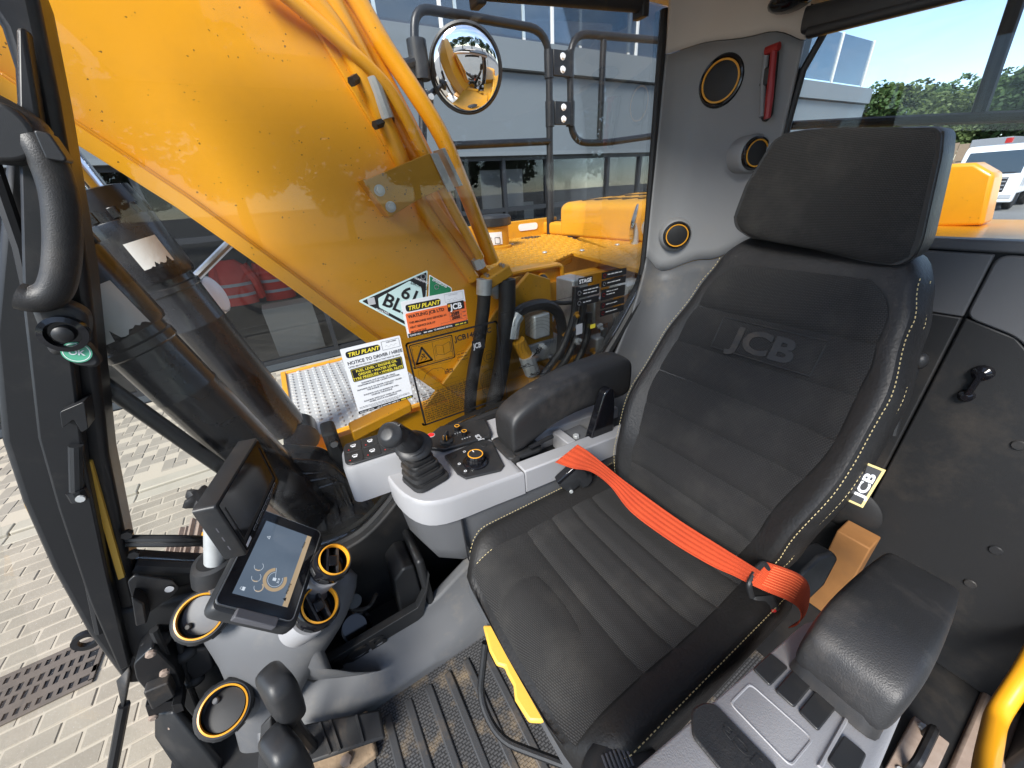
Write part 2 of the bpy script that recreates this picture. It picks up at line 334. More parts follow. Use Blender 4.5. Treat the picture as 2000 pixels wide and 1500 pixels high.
class MB:
    def __init__(s): s.v = []; s.f = []; s.uv = None
    def add(s, vs_, fs):
        o = len(s.v); s.v += [tuple(p) for p in vs_]; s.f += [tuple(i+o for i in f) for f in fs]; return s
    def box(s, lo, hi, fr=WORLD):
        (a, b, c), (d, e, f) = lo, hi
        p = [fr(x, y, z) for z in (c, f) for y in (b, e) for x in (a, d)]
        return s.add(p, [(0, 2, 3, 1), (4, 5, 7, 6), (0, 1, 5, 4), (2, 6, 7, 3), (0, 4, 6, 2), (1, 3, 7, 5)])
    def prism(s, poly, z0, z1, fr=WORLD, hole=None):
        n = len(poly)
        if hole is None:
            s.add([fr(x, y, z0) for x, y in poly]+[fr(x, y, z1) for x, y in poly],
                  [tuple(range(n-1, -1, -1)), tuple(range(n, 2*n))]+[(i, (i+1) % n, n+(i+1) % n, n+i) for i in range(n)])
        else:   # hole with the same number of points
            A = [fr(x, y, z0) for x, y in poly]+[fr(x, y, z1) for x, y in poly]+[fr(x, y, z0) for x, y in hole]+[fr(x, y, z1) for x, y in hole]
            F_ = []
            for i in range(n):
                j = (i+1) % n
                F_ += [(i, j, n+j, n+i), (2*n+j, 2*n+i, 3*n+i, 3*n+j), (n+i, n+j, 3*n+j, 3*n+i), (j, i, 2*n+i, 2*n+j)]
            s.add(A, F_)
        return s
    def loft(s, rings, caps=True, closed=True, loop=False):
        n = len(rings[0]); vs_ = [p for r in rings for p in r]; fs = []
        m = len(rings)
        for k in range(m if loop else m-1):
            a = k*n; b = ((k+1) % m)*n
            for i in range(n if closed else n-1):
                j = (i+1) % n; fs.append((a+i, a+j, b+j, b+i))
        if caps and closed and not loop: fs += [tuple(range(n-1, -1, -1)), tuple((m-1)*n+i for i in range(n))]
        return s.add(vs_, fs)
    def tube(s, pts, r, n=10, caps=True, flat=None):
        P = [V(p) for p in pts]; m = len(P); rs = r if isinstance(r, (list, tuple)) else [r]*m
        rings = []; up = None
        for i in range(m):
            t = (P[min(i+1, m-1)]-P[max(i-1, 0)]).normalized()
            if up is None:
                up = V((0, 0, 1)) if abs(t.z) < .9 else V((1, 0, 0))
            a = t.cross(up).normalized(); up = a.cross(t).normalized()
            rings.append([P[i]+(a*math.cos(2*math.pi*k/n)+up*math.sin(2*math.pi*k/n)*(flat or 1))*rs[i] for k in range(n)])
        return s.loft(rings, caps)
    def lathe(s, prof, fr, n=28, caps=True):
        return s.loft([[fr(r*math.cos(2*math.pi*k/n), r*math.sin(2*math.pi*k/n), h) for k in range(n)] for r, h in prof], caps)
    def rbox(s, w, h, d, r, fr, n=3, taper=1.0):
        """Box w x h x d (along local x, y, z from 0) with rounded plan corners and a softened top edge."""
        e = min(r*.5, d*.3); rings = []
        for z, k in ((0, 1), (d-e, 1), (d-e*.3, 1-.25*e*2/min(w, h)*1.2), (d, 1-e*2/min(w, h))):
            t = 1+(taper-1)*z/d
            rings.append([fr(x*k*t, y*k*t, z) for x, y in rrect(w, h, r, n)])
        return s.loft(rings)
    def ell(s, c, rx, ry, rz, fr=WORLD, n=14, m=9):
        rings = []
        for i in range(m):
            a = math.pi*(i+.02)/(m-1+.04)
            rings.append([fr(c[0]+rx*math.sin(a)*math.cos(2*math.pi*k/n), c[1]+ry*math.sin(a)*math.sin(2*math.pi*k/n), c[2]-rz*math.cos(a)) for k in range(n)])
        return s.loft(rings)
    def grid(s, fn, nu, nv, flip=False, uvf=None):
        o = len(s.v)
        vs_ = [fn(i/nu, j/nv) for j in range(nv+1) for i in range(nu+1)]
        fs = []
        for j in range(nv):
            for i in range(nu):
                a = j*(nu+1)+i; q = (a, a+1, a+nu+2, a+nu+1); fs.append(q[::-1] if flip else q)
        s.add(vs_, fs)
        if uvf:
            if s.uv is None: s.uv = {}
            for j in range(nv+1):
                for i in range(nu+1): s.uv[o+j*(nu+1)+i] = uvf(i/nu, j/nv)
        return s
    def mesh(s, name, mt=None, smooth=35):
        me = bpy.data.meshes.new(name); me.from_pydata(s.v, [], s.f)
        bm = bmesh.new(); bm.from_mesh(me); bmesh.ops.recalc_face_normals(bm, faces=bm.faces); bm.to_mesh(me); bm.free()
        if mt: me.materials.append(MATS[mt])
        if smooth:
            me.polygons.foreach_set('use_smooth', [True]*len(me.polygons)); me.set_sharp_from_angle(angle=R(smooth))
        if s.uv is not None:
            ul = me.uv_layers.new(name='UVMap')
            for lp in me.loops: ul.data[lp.index].uv = s.uv.get(lp.vertex_index, (0, 0))
        me.update(); return me
    def build(s, name, mt, parent=None, bevel=0, seg=2, sub=0, smooth=35, label=None, solid=0):
        o = bpy.data.objects.new(name, s.mesh(name, mt, smooth)); COL.objects.link(o)
        adopt(o, parent)
        if solid:
            sm = o.modifiers.new('solid', 'SOLIDIFY'); sm.thickness = solid; sm.offset = -1
        if bevel:
            b = o.modifiers.new('bevel', 'BEVEL'); b.width = bevel; b.segments = seg; b.limit_method = 'ANGLE'; b.angle_limit = R(40)
            b.harden_normals = False
        if sub:
            sb = o.modifiers.new('sub', 'SUBSURF'); sb.levels = sub; sb.render_levels = sub
        if label: o['label'] = label
        return o
def origin_of(o):
    """World position of a root, or of a part whose own offset is already undone by its parent inverse."""
    return V(o.location)
def adopt(o, parent):
    if parent is not None:
        o.parent = parent; o.matrix_parent_inverse = Matrix.Translation(-origin_of(parent))
def thing(name, label, cat, loc=(0, 0, 0), group=None):
    o = bpy.data.objects.new(name, None); COL.objects.link(o); o.location = loc; o.empty_display_size = .05
    return tag(o, label, cat, group)
def tag(o, label, cat, group=None, kind=None):
    o['label'] = label; o['category'] = cat
    if group: o['group'] = group
    if kind: o['kind'] = kind
    return o
def struct(o, kind='structure'):
    o['kind'] = kind; return o
def copy_tree(root, loc, label=None, parent=None, scale=None, rotz=None):
    """Copy a thing and its parts; the copies share mesh data and follow the new root."""
    c = root.copy(); COL.objects.link(c); c.location = loc
    if label: c['label'] = label
    if scale: c.scale = scale
    if rotz is not None: c.rotation_euler = (0, 0, rotz)
    for ch in root.children:
        d = ch.copy(); COL.objects.link(d); d.parent = c
        for g in ch.children:
            e = g.copy(); COL.objects.link(e); e.parent = d
    return c
def repeat(mesh_obj, parent, moves):
    """Copies of one part, moved by the offsets, sharing its mesh."""
    for mv in moves:
        c = mesh_obj.copy(); COL.objects.link(c); c.location = V(mesh_obj.location)+V(mv)
def text(s_, size, fr, mt, parent, bold=0.0, ext=.0004, align='LEFT', shear=0.0, name='lettering', sx=1.0):
    c = bpy.data.curves.new('lettering', 'FONT'); c.body = s_; c.size = size; c.offset = bold*size; c.extrude = ext; c.align_x = align; c.shear = shear
    c.resolution_u = 3; c.space_line = .92
    t = bpy.data.objects.new('tmp', c); COL.objects.link(t)
    dg = bpy.context.evaluated_depsgraph_get(); me = bpy.data.meshes.new_from_object(t.evaluated_get(dg))
    bpy.data.objects.remove(t); bpy.data.curves.remove(c)
    for v in me.vertices: v.co = fr(v.co.x*sx, v.co.y, v.co.z)
    me.materials.clear(); me.materials.append(MATS[mt])
    o = bpy.data.objects.new(name, me); COL.objects.link(o); adopt(o, parent); return o
# ------------------------------------------------------------------ ground
GZ = -1.20
def sheet(name, x0, x1, y0, y1, z, mt):
    return struct(MB().add([(x0, y0, z), (x1, y0, z), (x1, y1, z), (x0, y1, z)], [(0, 1, 2, 3)]).build(name, mt, smooth=0))
sheet('ground', -400, 400, -400, 400, GZ-.03, 'asphalt')
near_pavement = sheet('pavement', -7.5, 1.25, 1.2, 4.36, GZ-.0055, 'paver_joint')
far_pavement = sheet('pavement', -7.5, 1.25, 4.70, 7.16, GZ-.0055, 'paver_joint')
def paver_mesh(l, w, h, mt, tilt=0):
    mb = MB(); e = .006
    rings = [[(x, y, -h) for x, y in rrect(l, w, .003, 1)], [(x, y, -e) for x, y in rrect(l, w, .003, 1)], [(x, y, 0) for x, y in rrect(l-2*e, w-2*e, .003, 1)]]
    return mb.loft(rings).mesh('paver', mt, 25)
def pave(parent, x0, x1, y0, y1, l, w, mt, mid, limit, herring=False):
    """Block paving: the blocks nearest to mid are objects of their own, the rest one mass."""
    g = .009; cells = []
    if not herring:
        j = 0; y = y0
        while y < y1:
            x = x0-(l/2 if j % 2 else 0)
            while x < x1:
                cells.append((x+l/2, y+w/2, 0)); x += l
            y += w; j += 1
    else:
        u = w
        nx = int((x1-x0)/u)+6; ny = int((y1-y0)/u)+6
        for i in range(nx):
            for k in range(ny):
                a = (i-k) % 4
                if a == 0: cells.append((x0+(i+1)*u, y0+(k+.5)*u, 0))
                elif a == 3: cells.append((x0+(i+.5)*u, y0+k*u, math.pi/2))
        cells = [c for c in cells if x0 < c[0] < x1 and y0+w < c[1] < y1-w]
    cells.sort(key=lambda c: (c[0]-mid[0])**2+(c[1]-mid[1])**2)
    meshes = [paver_mesh(l-g, w-g, .05, mt) for _ in range(2)]
    rest = MB()
    for i, (x, y, a) in enumerate(cells):
        dz = random.uniform(-.003, .003)
        if i < limit:
            o = bpy.data.objects.new('paver', meshes[i % 2]); COL.objects.link(o); o.location = (x, y, GZ+dz)
            o.rotation_euler = (random.uniform(-.008, .008), random.uniform(-.008, .008), a+random.uniform(-.012, .012)); adopt(o, parent)
        else:
            c, s = math.cos(a), math.sin(a); e = .006
            top = [(x+c*px-s*py, y+s*px+c*py, GZ+dz) for px, py in ((-(l-g)/2+e, -(w-g)/2+e), ((l-g)/2-e, -(w-g)/2+e), ((l-g)/2-e, (w-g)/2-e), (-(l-g)/2+e, (w-g)/2-e))]
            bot = [(x+c*px-s*py, y+s*px+c*py, GZ+dz-.012) for px, py in ((-(l-g)/2, -(w-g)/2), ((l-g)/2, -(w-g)/2), ((l-g)/2, (w-g)/2), (-(l-g)/2, (w-g)/2))]
            rest.loft([bot, top], caps=False); rest.f.append(tuple(range(len(rest.v)-4, len(rest.v))))
    if rest.v: struct(rest.build('paver_field', mt, parent, smooth=0), 'stuff')
pave(near_pavement, -7.2, 1.2, 1.3, 4.34, .24, .12, 'paver', (-1.9, 3.0), 290)
pave(far_pavement, -7.2, 1.2, 4.72, 7.14, .24, .12, 'paver_far', (-1.9, 5.6), 290, herring=True)
kerb = struct(MB().box((-7.5, 4.37, GZ-.03), (6.0, 4.69, GZ-.008)).build('kerb', 'paver_joint'))
x = -7.4; i = 0
while x < 5:
    MB().box((x, 4.375, GZ-.05), (x+.905, 4.52, GZ+.004)).build('kerb_stone', 'kerb_stone', kerb, bevel=.008)
    MB().box((x, 4.526, GZ-.05), (x+.905, 4.685, GZ+.03)).build('kerb_stone', 'kerb_stone', kerb, bevel=.012)
    x += .914
# drain channel grate let into the paving
gr = thing('drain_grate', 'rusty iron drain grate let into the grey block paving', 'drain', (-2.1, 2.62, GZ))
GX0, GX1, GY0, GY1 = -3.0, -1.72, 2.44, 2.78
MB().box((GX0, GY0, GZ+.003), (GX1, GY1, GZ+.006)).build('pit', 'ink_black', gr)
fm = MB()
for a, b, c, d in ((GX0, GX1, GY0-.015, GY0+.012), (GX0, GX1, GY1-.012, GY1+.015), (GX0, GX0+.025, GY0, GY1), (GX1-.025, GX1, GY0, GY1), (GX0, GX1, GY0+.055, GY0+.105), (GX0, GX1, GY1-.105, GY1-.055)):
    fm.box((a, c, GZ+.004), (b, d, GZ+.014))
fm.build('frame', 'iron_grate', gr, bevel=.002)
bar = None
for yy0, yy1 in ((GY0+.012, GY0+.055), (GY0+.105, GY1-.105), (GY1-.055, GY1-.012)):
    n = 26
    b0 = MB().box((GX0+.03, yy0, GZ+.004), (GX0+.052, yy1, GZ+.0125)).build('bar', 'iron_grate', gr)
    repeat(b0, gr, [((GX1-GX0-.08)/n*k, 0, 0) for k in range(1, n)])
MB().box((GX0+.03, (GY0+GY1)/2-.012, GZ+.004), (GX1-.03, (GY0+GY1)/2+.012, GZ+.0135)).build('rib', 'iron_grate', gr)
text('CLARK-DRAIN.COM', .04, Fr((-2.62, GY0+.066, GZ+.0145), (1, 0, 0), (0, 1, 0)), 'ink_soft', gr, bold=.01)

# ------------------------------------------------------------------ building across the yard
BY = 7.2
bl = thing('office_building', 'grey blue clad office building with dark shop glazing and glass balcony', 'building', (8, BY, GZ))
XL, XR = -12.0, 19.3
MB().box((XL, BY, GZ), (XR, BY+.35, GZ+.10)).build('plinth', 'fascia_dark', bl)
zc0, zc1 = 1.98, 3.18
px_ = [XL, -4.0, 2.0, 8.0, 13.6, XR]
for a, b in zip(px_[:-1], px_[1:]):
    MB().box((a+.004, BY-.06, zc0), (b-.004, BY+.2, zc1)).build('cladding_panel', 'cladding', bl)
    MB().box((a+.003, BY-.16, zc1+.03), (b-.003, BY+.2, 3.62)).build('fascia_panel', 'fascia_grey', bl)
MB().box((XL, BY-.03, zc1-.02), (XR, BY+.25, zc1+.04)).build('shadow_gap', 'fascia_dark', bl)
MB().box((XL, BY-.08, zc0-.07), (XR, BY+.2, zc0-.002)).build('soffit_trim', 'fascia_grey', bl)
MB().box((XL, BY+.2, 2.1), (XR, BY+9, 3.5)).build('floor_slab', 'fascia_dark', bl)
MB().box((XR-.3, BY+.36, GZ), (XR, BY+9, 2.09)).build('end_wall', 'cladding', bl)
# ground floor glazing
mx = XL+.2; k = 0
wid = [1.75, 1.05, 1.05, 1.75, 1.05]
win_m = {}
while mx < XR-1:
    w = wid[k % 5]; x0, x1 = mx, mx+w
    fr_ = MB()
    fr_.box((x0-.035, BY+.02, GZ+.1), (x0+.035, BY+.14, zc0-.07)).box((x0+.035, BY+.03, GZ+.1), (x1-.035, BY+.12, GZ+.17)).box((x0+.035, BY+.03, .93), (x1-.035, BY+.12, 1.01)).box((x0+.035, BY+.03, zc0-.14), (x1-.035, BY+.12, zc0-.07))
    f = fr_.build('window_frame', 'mullion_dark', bl)
    MB().box((x0+.035, BY+.07, GZ+.17), (x1-.035, BY+.076, .93)).build('pane', 'shop_glass', f)
    MB().box((x0+.035, BY+.07, 1.01), (x1-.035, BY+.076, zc0-.14)).build('pane', 'shop_glass', f)
    mx += w; k += 1
MB().box((XL, BY+3.2, GZ), (XR-.4, BY+3.3, 2.09)).build('back_wall', 'room_dark', bl)
MB().box((XL, BY+.36, GZ+.02), (XR-.4, BY+3.2, GZ+.06)).build('shop_floor', 'room_floor', bl)
# balcony: posts, glass balustrade, upper storey
bx = XL; posts = []
while bx < XR+.1:
    posts.append(min(bx, XR-.06)); bx += 2.18
for a in posts:
    MB().box((a-.03, BY-.10, 3.62), (a+.03, BY-.05, 4.85)).build('balcony_post', 'white_post', bl, bevel=.006)
for a, b in zip(posts[:-1], posts[1:]):
    MB().box((a+.045, BY-.08, 3.68), (b-.045, BY-.068, 4.82)).build('balustrade_pane', 'balustrade_glass', bl)
uy = BY+1.9
MB().box((XL, uy+.1, 3.5), (13.0, uy+4, 7.0)).build('upper_storey', 'room_dark', bl)
ux = XL
while ux < 12.9:
    MB().box((ux+.03, uy, 3.55), (ux+1.62, uy+.02, 6.4)).build('upper_pane', 'upper_glass', bl)
    MB().box((ux-.03, uy-.03, 3.5), (ux+.03, uy+.05, 6.45)).build('upper_mullion', 'white_post', bl)
    ux += 1.65
MB().box((XL, uy-.8, 6.45), (13.4, uy+4.2, 6.8)).build('roof_edge', 'fascia_grey', bl)
# things inside the shop
def jacket(x, y, z, label):
    t = thing('hi_vis_jacket', label, 'jacket', (x, y, z), 'red jackets hanging in the shop')
    prof = [(0, .14, .05), (.12, .30, .09), (.30, .28, .10), (.62, .30, .11), (.75, .31, .11)]
    MB().loft([[(x+a*.8*c, y+b*s, z+.4-h) for c, s in [(math.cos(2*math.pi*k/16), math.sin(2*math.pi*k/16)) for k in range(16)]] for h, a, b in prof]).build('body', 'red_cloth', t)
    for h in (.38, .56): MB().loft([[(x+.295*.82*math.cos(2*math.pi*k/16), y+.112*math.sin(2*math.pi*k/16), z+.4-h-d) for k in range(16)] for d in (0, .05)], caps=False).build('reflective_band', 'ink_grey', t)
    for s in (-1, 1):
        MB().tube([(x+s*.2, y, z+.30), (x+s*.30, y-.02, z+.05), (x+s*.33, y-.03, z-.28)], [.075, .07, .055], 8).build('sleeve', 'red_cloth', t)
jacket(-.75, 8.1, .18, 'red jacket with grey reflective bands hanging nearest the perforated step')
jacket(-.15, 8.2, .15, 'red jacket with grey reflective bands hanging closest to the boom edge')
jacket(-2.55, 8.0, -.25, 'red jacket hanging low in the shop behind the boom cylinders')
sb = MB().box((-.5, 7.7, GZ+.06), (.3, 8.2, -.25)).build('display_plinth', 'room_card', bevel=.01); tag(sb, 'pale grey display box standing in the shop under the red jackets', 'box')
rk = thing('shop_shelf', 'dark shelf unit with goods behind the shop glazing', 'shelf', (4.2, 8.9, GZ))
for z in (-.6, 0, .6, 1.2): MB().box((2.6, 8.7, z), (6.4, 9.15, z+.04)).build('board', 'mullion_dark', rk)
for xx in (2.6, 4.5, 6.36): MB().box((xx, 8.7, GZ+.06), (xx+.04, 9.15, 1.6)).build('upright', 'mullion_dark', rk)
for i, (xx, z, cm, cl_) in enumerate(((2.8, .04, 'room_card', 'pale carton at the near end of the shop shelf'), (3.6, .64, 'truck_grey', 'grey carton on the upper board of the shop shelf'), (4.8, .04, 'timber', 'brown carton in the middle of the shop shelf'), (5.7, .64, 'shed_wall', 'beige carton at the far end of the shop shelf'))):
    g = MB().box((xx, 8.72, z), (xx+random.uniform(.15, .4), 9.1, z+random.uniform(.15, .4))).build('carton', cm, bevel=.006)
    tag(g, cl_, 'carton', 'cartons on the shop shelf')
nb = MB().box((3.9, 7.5, .98), (4.9, 7.52, 1.7)).build('notice_board', 'room_card'); tag(nb, 'pale board behind the upper shop pane next to the round mirror post', 'board')

# ------------------------------------------------------------------ trees
def leaf_mesh(seed, rx, rz, n, mt):
    rnd = random.Random(seed); mb = MB()
    clumps = []
    for k in range(22):
        a = rnd.uniform(0, 6.28); h = rnd.uniform(-1, 1); q = math.sqrt(1-h*h)*rnd.uniform(.55, .95)
        clumps.append((rx*.72*q*math.cos(a), rx*.72*q*math.sin(a), rz*.72*h*rnd.uniform(.7, 1), rnd.uniform(.25, .42)*rx))
    for k in range(n):
        cx, cy, cz, cr = clumps[k % len(clumps)]
        d = V((rnd.gauss(0, 1), rnd.gauss(0, 1), rnd.gauss(0, 1))).normalized()*cr*rnd.uniform(.75, 1.05)
        p = V((cx, cy, cz))+V((d.x, d.y, d.z*.8)); s = rnd.uniform(.10, .2)*max(1.0, rx/3)
        a = V((rnd.gauss(0, 1), rnd.gauss(0, 1), rnd.gauss(0, .5))).normalized(); b = a.cross(V((rnd.gauss(0, 1), rnd.gauss(0, 1), rnd.gauss(0, 1)))).normalized()
        mb.add([p-a*s, p+b*s*.6, p+a*s, p-b*s*.6], [(0, 1, 2, 3)])
    return mb.mesh('crown', mt, 0)
CROWNS = [leaf_mesh(s, 3.2, 2.9, 5200, m) for s, m in ((1, 'leaf_a'), (2, 'leaf_b'), (3, 'leaf_c'), (4, 'leaf_a'))]
trunk_me = MB().tube([(0, 0, 0), (.06, 0, 1.2), (-.05, .05, 2.4), (.1, 0, 4.2)], [.24, .19, .15, .06], 9)
for a, b, c in ((.9, .5, 3.7), (-.8, .7, 3.9), (.2, -1.0, 4.1)): trunk_me.tube([(0, 0, 2.1), (a*.5, b*.5, 2.8), (a, b, c)], [.11, .08, .03], 6)
trunk_me = trunk_me.mesh('trunk', 'bark')
def tree(x, y, sc, k, label, group, z=GZ, sq=1.0):
    t = thing('leafy_tree', label, 'tree', (x, y, z), group)
    for nm, me, h in (('trunk', trunk_me, 0), ('crown', CROWNS[k % 4], 4.3)):
        o = bpy.data.objects.new(nm, me); COL.objects.link(o); o.parent = t; o.location = (0, 0, h)
    t.scale = (sc*(1.25 if z < 0 and x > 50 else 1), sc*(1.25 if z < 0 and x > 50 else 1), sc*sq*(1.3 if x > 50 else 1)); t.rotation_euler = (0, 0, k*1.3)
G1 = 'trees beyond the yard behind the headrest'
tl = [(92, 34, 1.6, 0, 'broad green tree right beside the end of the grey building'), (96, 30.5, 1.6, 1, 'green tree between the grey building and the pale shed roof'), (102, 27.5, 1.5, 2, 'low distant tree in the dip above the pale shed roof'),
      (88, 22.5, 1.25, 1, 'yellowish green tree just right of the pale shed roof'), (95, 21, 1.5, 3, 'tall rounded tree left of the slanting black guard bar'), (93, 17.5, 1.5, 0, 'tall tree directly behind the slanting black guard bar'),
      (91, 14, 1.55, 2, 'dark green tree right of the slanting black guard bar'), (95, 10.5, 1.6, 3, 'rightmost tree above the white truck')]
for x, y, s, k, lb in tl: tree(x, y, s, k, lb, G1)
G2 = 'trees across the yard mirrored in the glass'
for i, (x, y, s, k) in enumerate([(-22, -26, 1.6, 0), (-16, -30, 1.7, 1), (-8, -27, 1.5, 2), (-1, -31, 1.8, 3), (5, -28, 1.2, 0), (11, -30, 1.7, 2), (19, -27, 1.6, 1), (27, -31, 1.8, 3), (-30, -24, 1.5, 1)]):
    tree(x, y, s, k, 'tree across the yard, seen only mirrored in the glass', G2)

# ------------------------------------------------------------------ yard behind the machine
sh = thing('shed', 'low pale roofed shed in front of the far trees', 'shed', (60, 20.5, GZ))
MB().box((58, 18.2, GZ), (64, 23.2, 3.0)).build('wall', 'shed_wall', sh)
MB().prism([(17.9, 2.95), (23.5, 2.95), (20.7, 4.1)], 57.7, 64.3, Fr((0, 0, 0), (0, 1, 0), (0, 0, 1))).build('roof', 'shed_roof', sh)
def truck(o, label, grp):
    t = thing('white_truck', label, 'truck', o, grp); ox, oy, oz = o
    def b(name, lo, hi, mt, bev=.03, par=t): return MB().box((ox+lo[0], oy+lo[1], oz+lo[2]), (ox+hi[0], oy+hi[1], oz+hi[2])).build(name, mt, par, bevel=bev)
    f = Fr((ox, oy, oz), (1, 0, 0), (0, 0, 1))
    cab_ = MB().prism(round_poly([(0, .75), (0, 1.65), (.28, 2.75), (.5, 2.95), (1.9, 3.0), (1.9, .75)], .12), -1.2, 1.2, f).build('cab', 'truck_white', t, bevel=.05)
    MB().add([(ox-.004+.0, oy-1.06, oz+1.68), (ox-.004, oy+1.06, oz+1.68), (ox+.262, oy+1.0, oz+2.68), (ox+.262, oy-1.0, oz+2.68)], [(0, 1, 2, 3)]).build('windscreen', 'truck_glass', t, smooth=0)
    g = b('grille', (-.03, -.75, .85), (0.02, .75, 1.52), 'truck_dark')
    for z in (.95, 1.12, 1.29, 1.44): b('slat', (-.06, -.72, z), (-.035, .72, z+.06), 'truck_grey', .008, g)
    b('bumper', (-.1, -1.2, .38), (.25, 1.2, .82), 'truck_white', .06)
    b('number_plate', (-.115, -.26, .5), (-.103, .26, .62), 'ink_white', 0)
    for s in (-1, 1):
        b('headlight', (-.125, s*.92-.2, .55), (-.102, s*.92+.2, .74), 'ink_grey', .01)
        b('wing_mirror', (.05, s*1.42-.12, 1.8), (.16, s*1.42+.12, 2.3), 'truck_dark')
        b('mirror_arm', (.1, min(s*1.2, s*1.4), 2.32), (.14, max(s*1.2, s*1.4), 2.36), 'truck_dark', 0)
        for wx in (1.1, 4.3, 5.6):
            wf = Fr((ox+wx, oy+s*.98, oz+.5), (1, 0, 0), (0, 0, 1))
            w = MB().lathe([(.28, -.16), (.46, -.15), (.5, -.10), (.5, .10), (.46, .15), (.28, .16)], wf, 22).build('wheel', 'tyre', t)
            MB().lathe([(.27, -.13), (.27, .13)], wf, 16).build('rim', 'truck_grey', w)
    b('wiper', (-.02, -.9, 1.69), (.0, -.1, 1.73), 'truck_dark', 0); b('wiper', (-.02, .1, 1.69), (.0, .9, 1.73), 'truck_dark', 0)
    b('chassis', (1.9, -.45, .6), (7.2, .45, .9), 'truck_dark')
    b('tipper_body', (2.05, -1.25, 1.0), (7.4, 1.25, 2.75), 'truck_grey')
    b('beacon', (1.0, -.12, 3.02), (1.25, .12, 3.25), 'red_plastic', .03)
    return t
truck((32, 5.7, GZ), 'white truck with dark grille parked behind the yellow bodywork', 'white trucks in the yard')
truck((38, 3.4, GZ), 'second white truck cut off by the picture edge', 'white trucks in the yard')
wp = thing('timber_stack', 'stack of timber on grey boxes beyond the white truck', 'timber stack', (60, 13, GZ))
for i in range(7):
    MB().box((60+.2*i, 11.5, GZ+.5*i), (60.5+.2*i, 15-.3*i, GZ+.5*i+.4)).build('plank', 'timber', wp)
cn = MB().box((66, 11.2, GZ), (72, 14.0, 2.9)).build('container', 'truck_grey', bevel=.03); tag(cn, 'grey container standing behind the white truck', 'container')
hf = thing('hedge_fence', 'dark slatted fence at the far edge of the yard', 'fence', (80, 12, GZ))
for i in range(16): MB().box((80, 5+i*1.0, GZ), (80.1, 5.95+i*1.0, 3.0+.2*math.sin(i*3.1))).build('panel', 'timber', hf)
# ------------------------------------------------------------------ excavator outside the cab: boom
def xz(pl, y): return [(on(a, b, 'y', y).x, on(a, b, 'y', y).z) for a, b in pl]
BM0, BM1 = 1.23, 1.58
boom = thing('excavator_boom', 'yellow excavator boom with hydraulic pipes rising past the side window', 'boom', (.7, 1.4, .6))
low = [(-1.9, 2.75), (-.95, 2.1)]+xz([(0, 150), (130, 235), (360, 385), (560, 530), (740, 665)], BM0)+[(.36, .70), (.52, .50)]
upp = [(.80, .48), (.84, .66)]+[(.70, .92)]+xz([(932, 521), (775, 322), (600, 25)], BM0)+[(.10, 1.98), (-.25, 2.55), (-1.2, 3.4)]
MB().prism(low+upp, -BM1, -BM0, FXZ(0)).build('side_plate', 'yellow_paint', boom)
def strip(path, off, t, y0, y1):
    """Flange swept along an edge of the boom."""
    P = [V((a, b)) for a, b in path]; rings = []
    for i, p in enumerate(P):
        d = (P[min(i+1, len(P)-1)]-P[max(i-1, 0)]).normalized(); n = V((-d.y, d.x))
        rings.append([V((q.x, y, q.y)) for q, y in ((p+n*off, y0), (p+n*off, y1), (p+n*(off+t), y1), (p+n*(off+t), y0))])
    return MB().loft(rings)
strip(low, -.028, .034, BM0-.030, BM1+.03).build('bottom_flange', 'yellow_paint', boom, bevel=.003)
strip(low[2:9], -.001, .012, BM0-.012, BM0+.01).build('weld_seam', 'yellow_paint', boom, bevel=.004)
strip(upp[2:], -.024, .03, BM0-.012, BM1+.012).build('top_flange', 'yellow_paint', boom, bevel=.003)
def pipe(pl, y, r, name='pipe', mt='yellow_paint', par=boom, n=12, sm=5):
    return MB().tube(cr_path([on(a, b, 'y', y) for a, b in pl], sm), r, n).build(name, mt, par)
pipe([(470, -70), (545, -20), (600, 25), (672, 88), (748, 160), (785, 215), (833, 308), (880, 400), (938, 505)], 1.195, .0165)
pipe([(560, -70), (612, 0), (665, 70), (715, 165), (768, 275), (815, 385), (880, 480), (925, 545)], 1.215, .023)
pipe([(610, -60), (652, 10), (700, 100), (760, 215), (812, 310), (868, 425), (925, 515)], 1.245, .024)
pipe([(655, -60), (697, 0), (750, 90), (810, 180), (862, 265), (905, 365), (962, 512)], 1.26, .025)
pipe([(625, -60), (668, 0), (725, 105), (790, 225), (840, 320), (890, 425), (940, 520)], 1.29, .022)
bk = MB().prism(round_poly(xz([(708, 354), (813, 309), (841, 298), (867, 367), (817, 390), (761, 424)], 1.165), .006), -1.172, -1.162, FXZ(0)).build('bracket_plate', 'yellow_dusty', boom, bevel=.002)
MB().prism(xz([(705, 352), (712, 350), (768, 424), (758, 424)], 1.18), -1.235, -1.163, FXZ(0)).build('bracket_foot', 'yellow_dusty', boom, bevel=.002)
for a, b in ((741, 372), (763, 404)):
    p = on(a, b, 'y', 1.16); f = Fr(p, (1, 0, 0), (0, 0, 1))
    w = MB().lathe([(.0145, 0), (.0145, .003)], f, 16).build('washer', 'zinc', boom)
    MB().prism([(.0105*math.cos(k*math.pi/3), .0105*math.sin(k*math.pi/3)) for k in range(6)], .003, .011, f).build('bolt', 'zinc', boom, bevel=.001)
MB().prism(xz([(841, 300), (855, 298), (890, 371), (876, 375)], 1.15), -1.157, -1.150, FXZ(0)).build('clamp_plate', 'zinc', boom, bevel=.001)
MB().prism(xz([(862, 290), (868, 289), (903, 362), (896, 364)], 1.17), -1.24, -1.165, FXZ(0)).build('clamp_plate', 'zinc', boom, bevel=.001)
for a, b, c, d in ((686, 160, 708, 146), (732, 245, 765, 232)):
    p, q = on(a, b, 'y', 1.19), on(c, d, 'y', 1.22)
    MB().tube([p, q], .011, 6).build('pipe_clamp', 'black_plastic', boom)
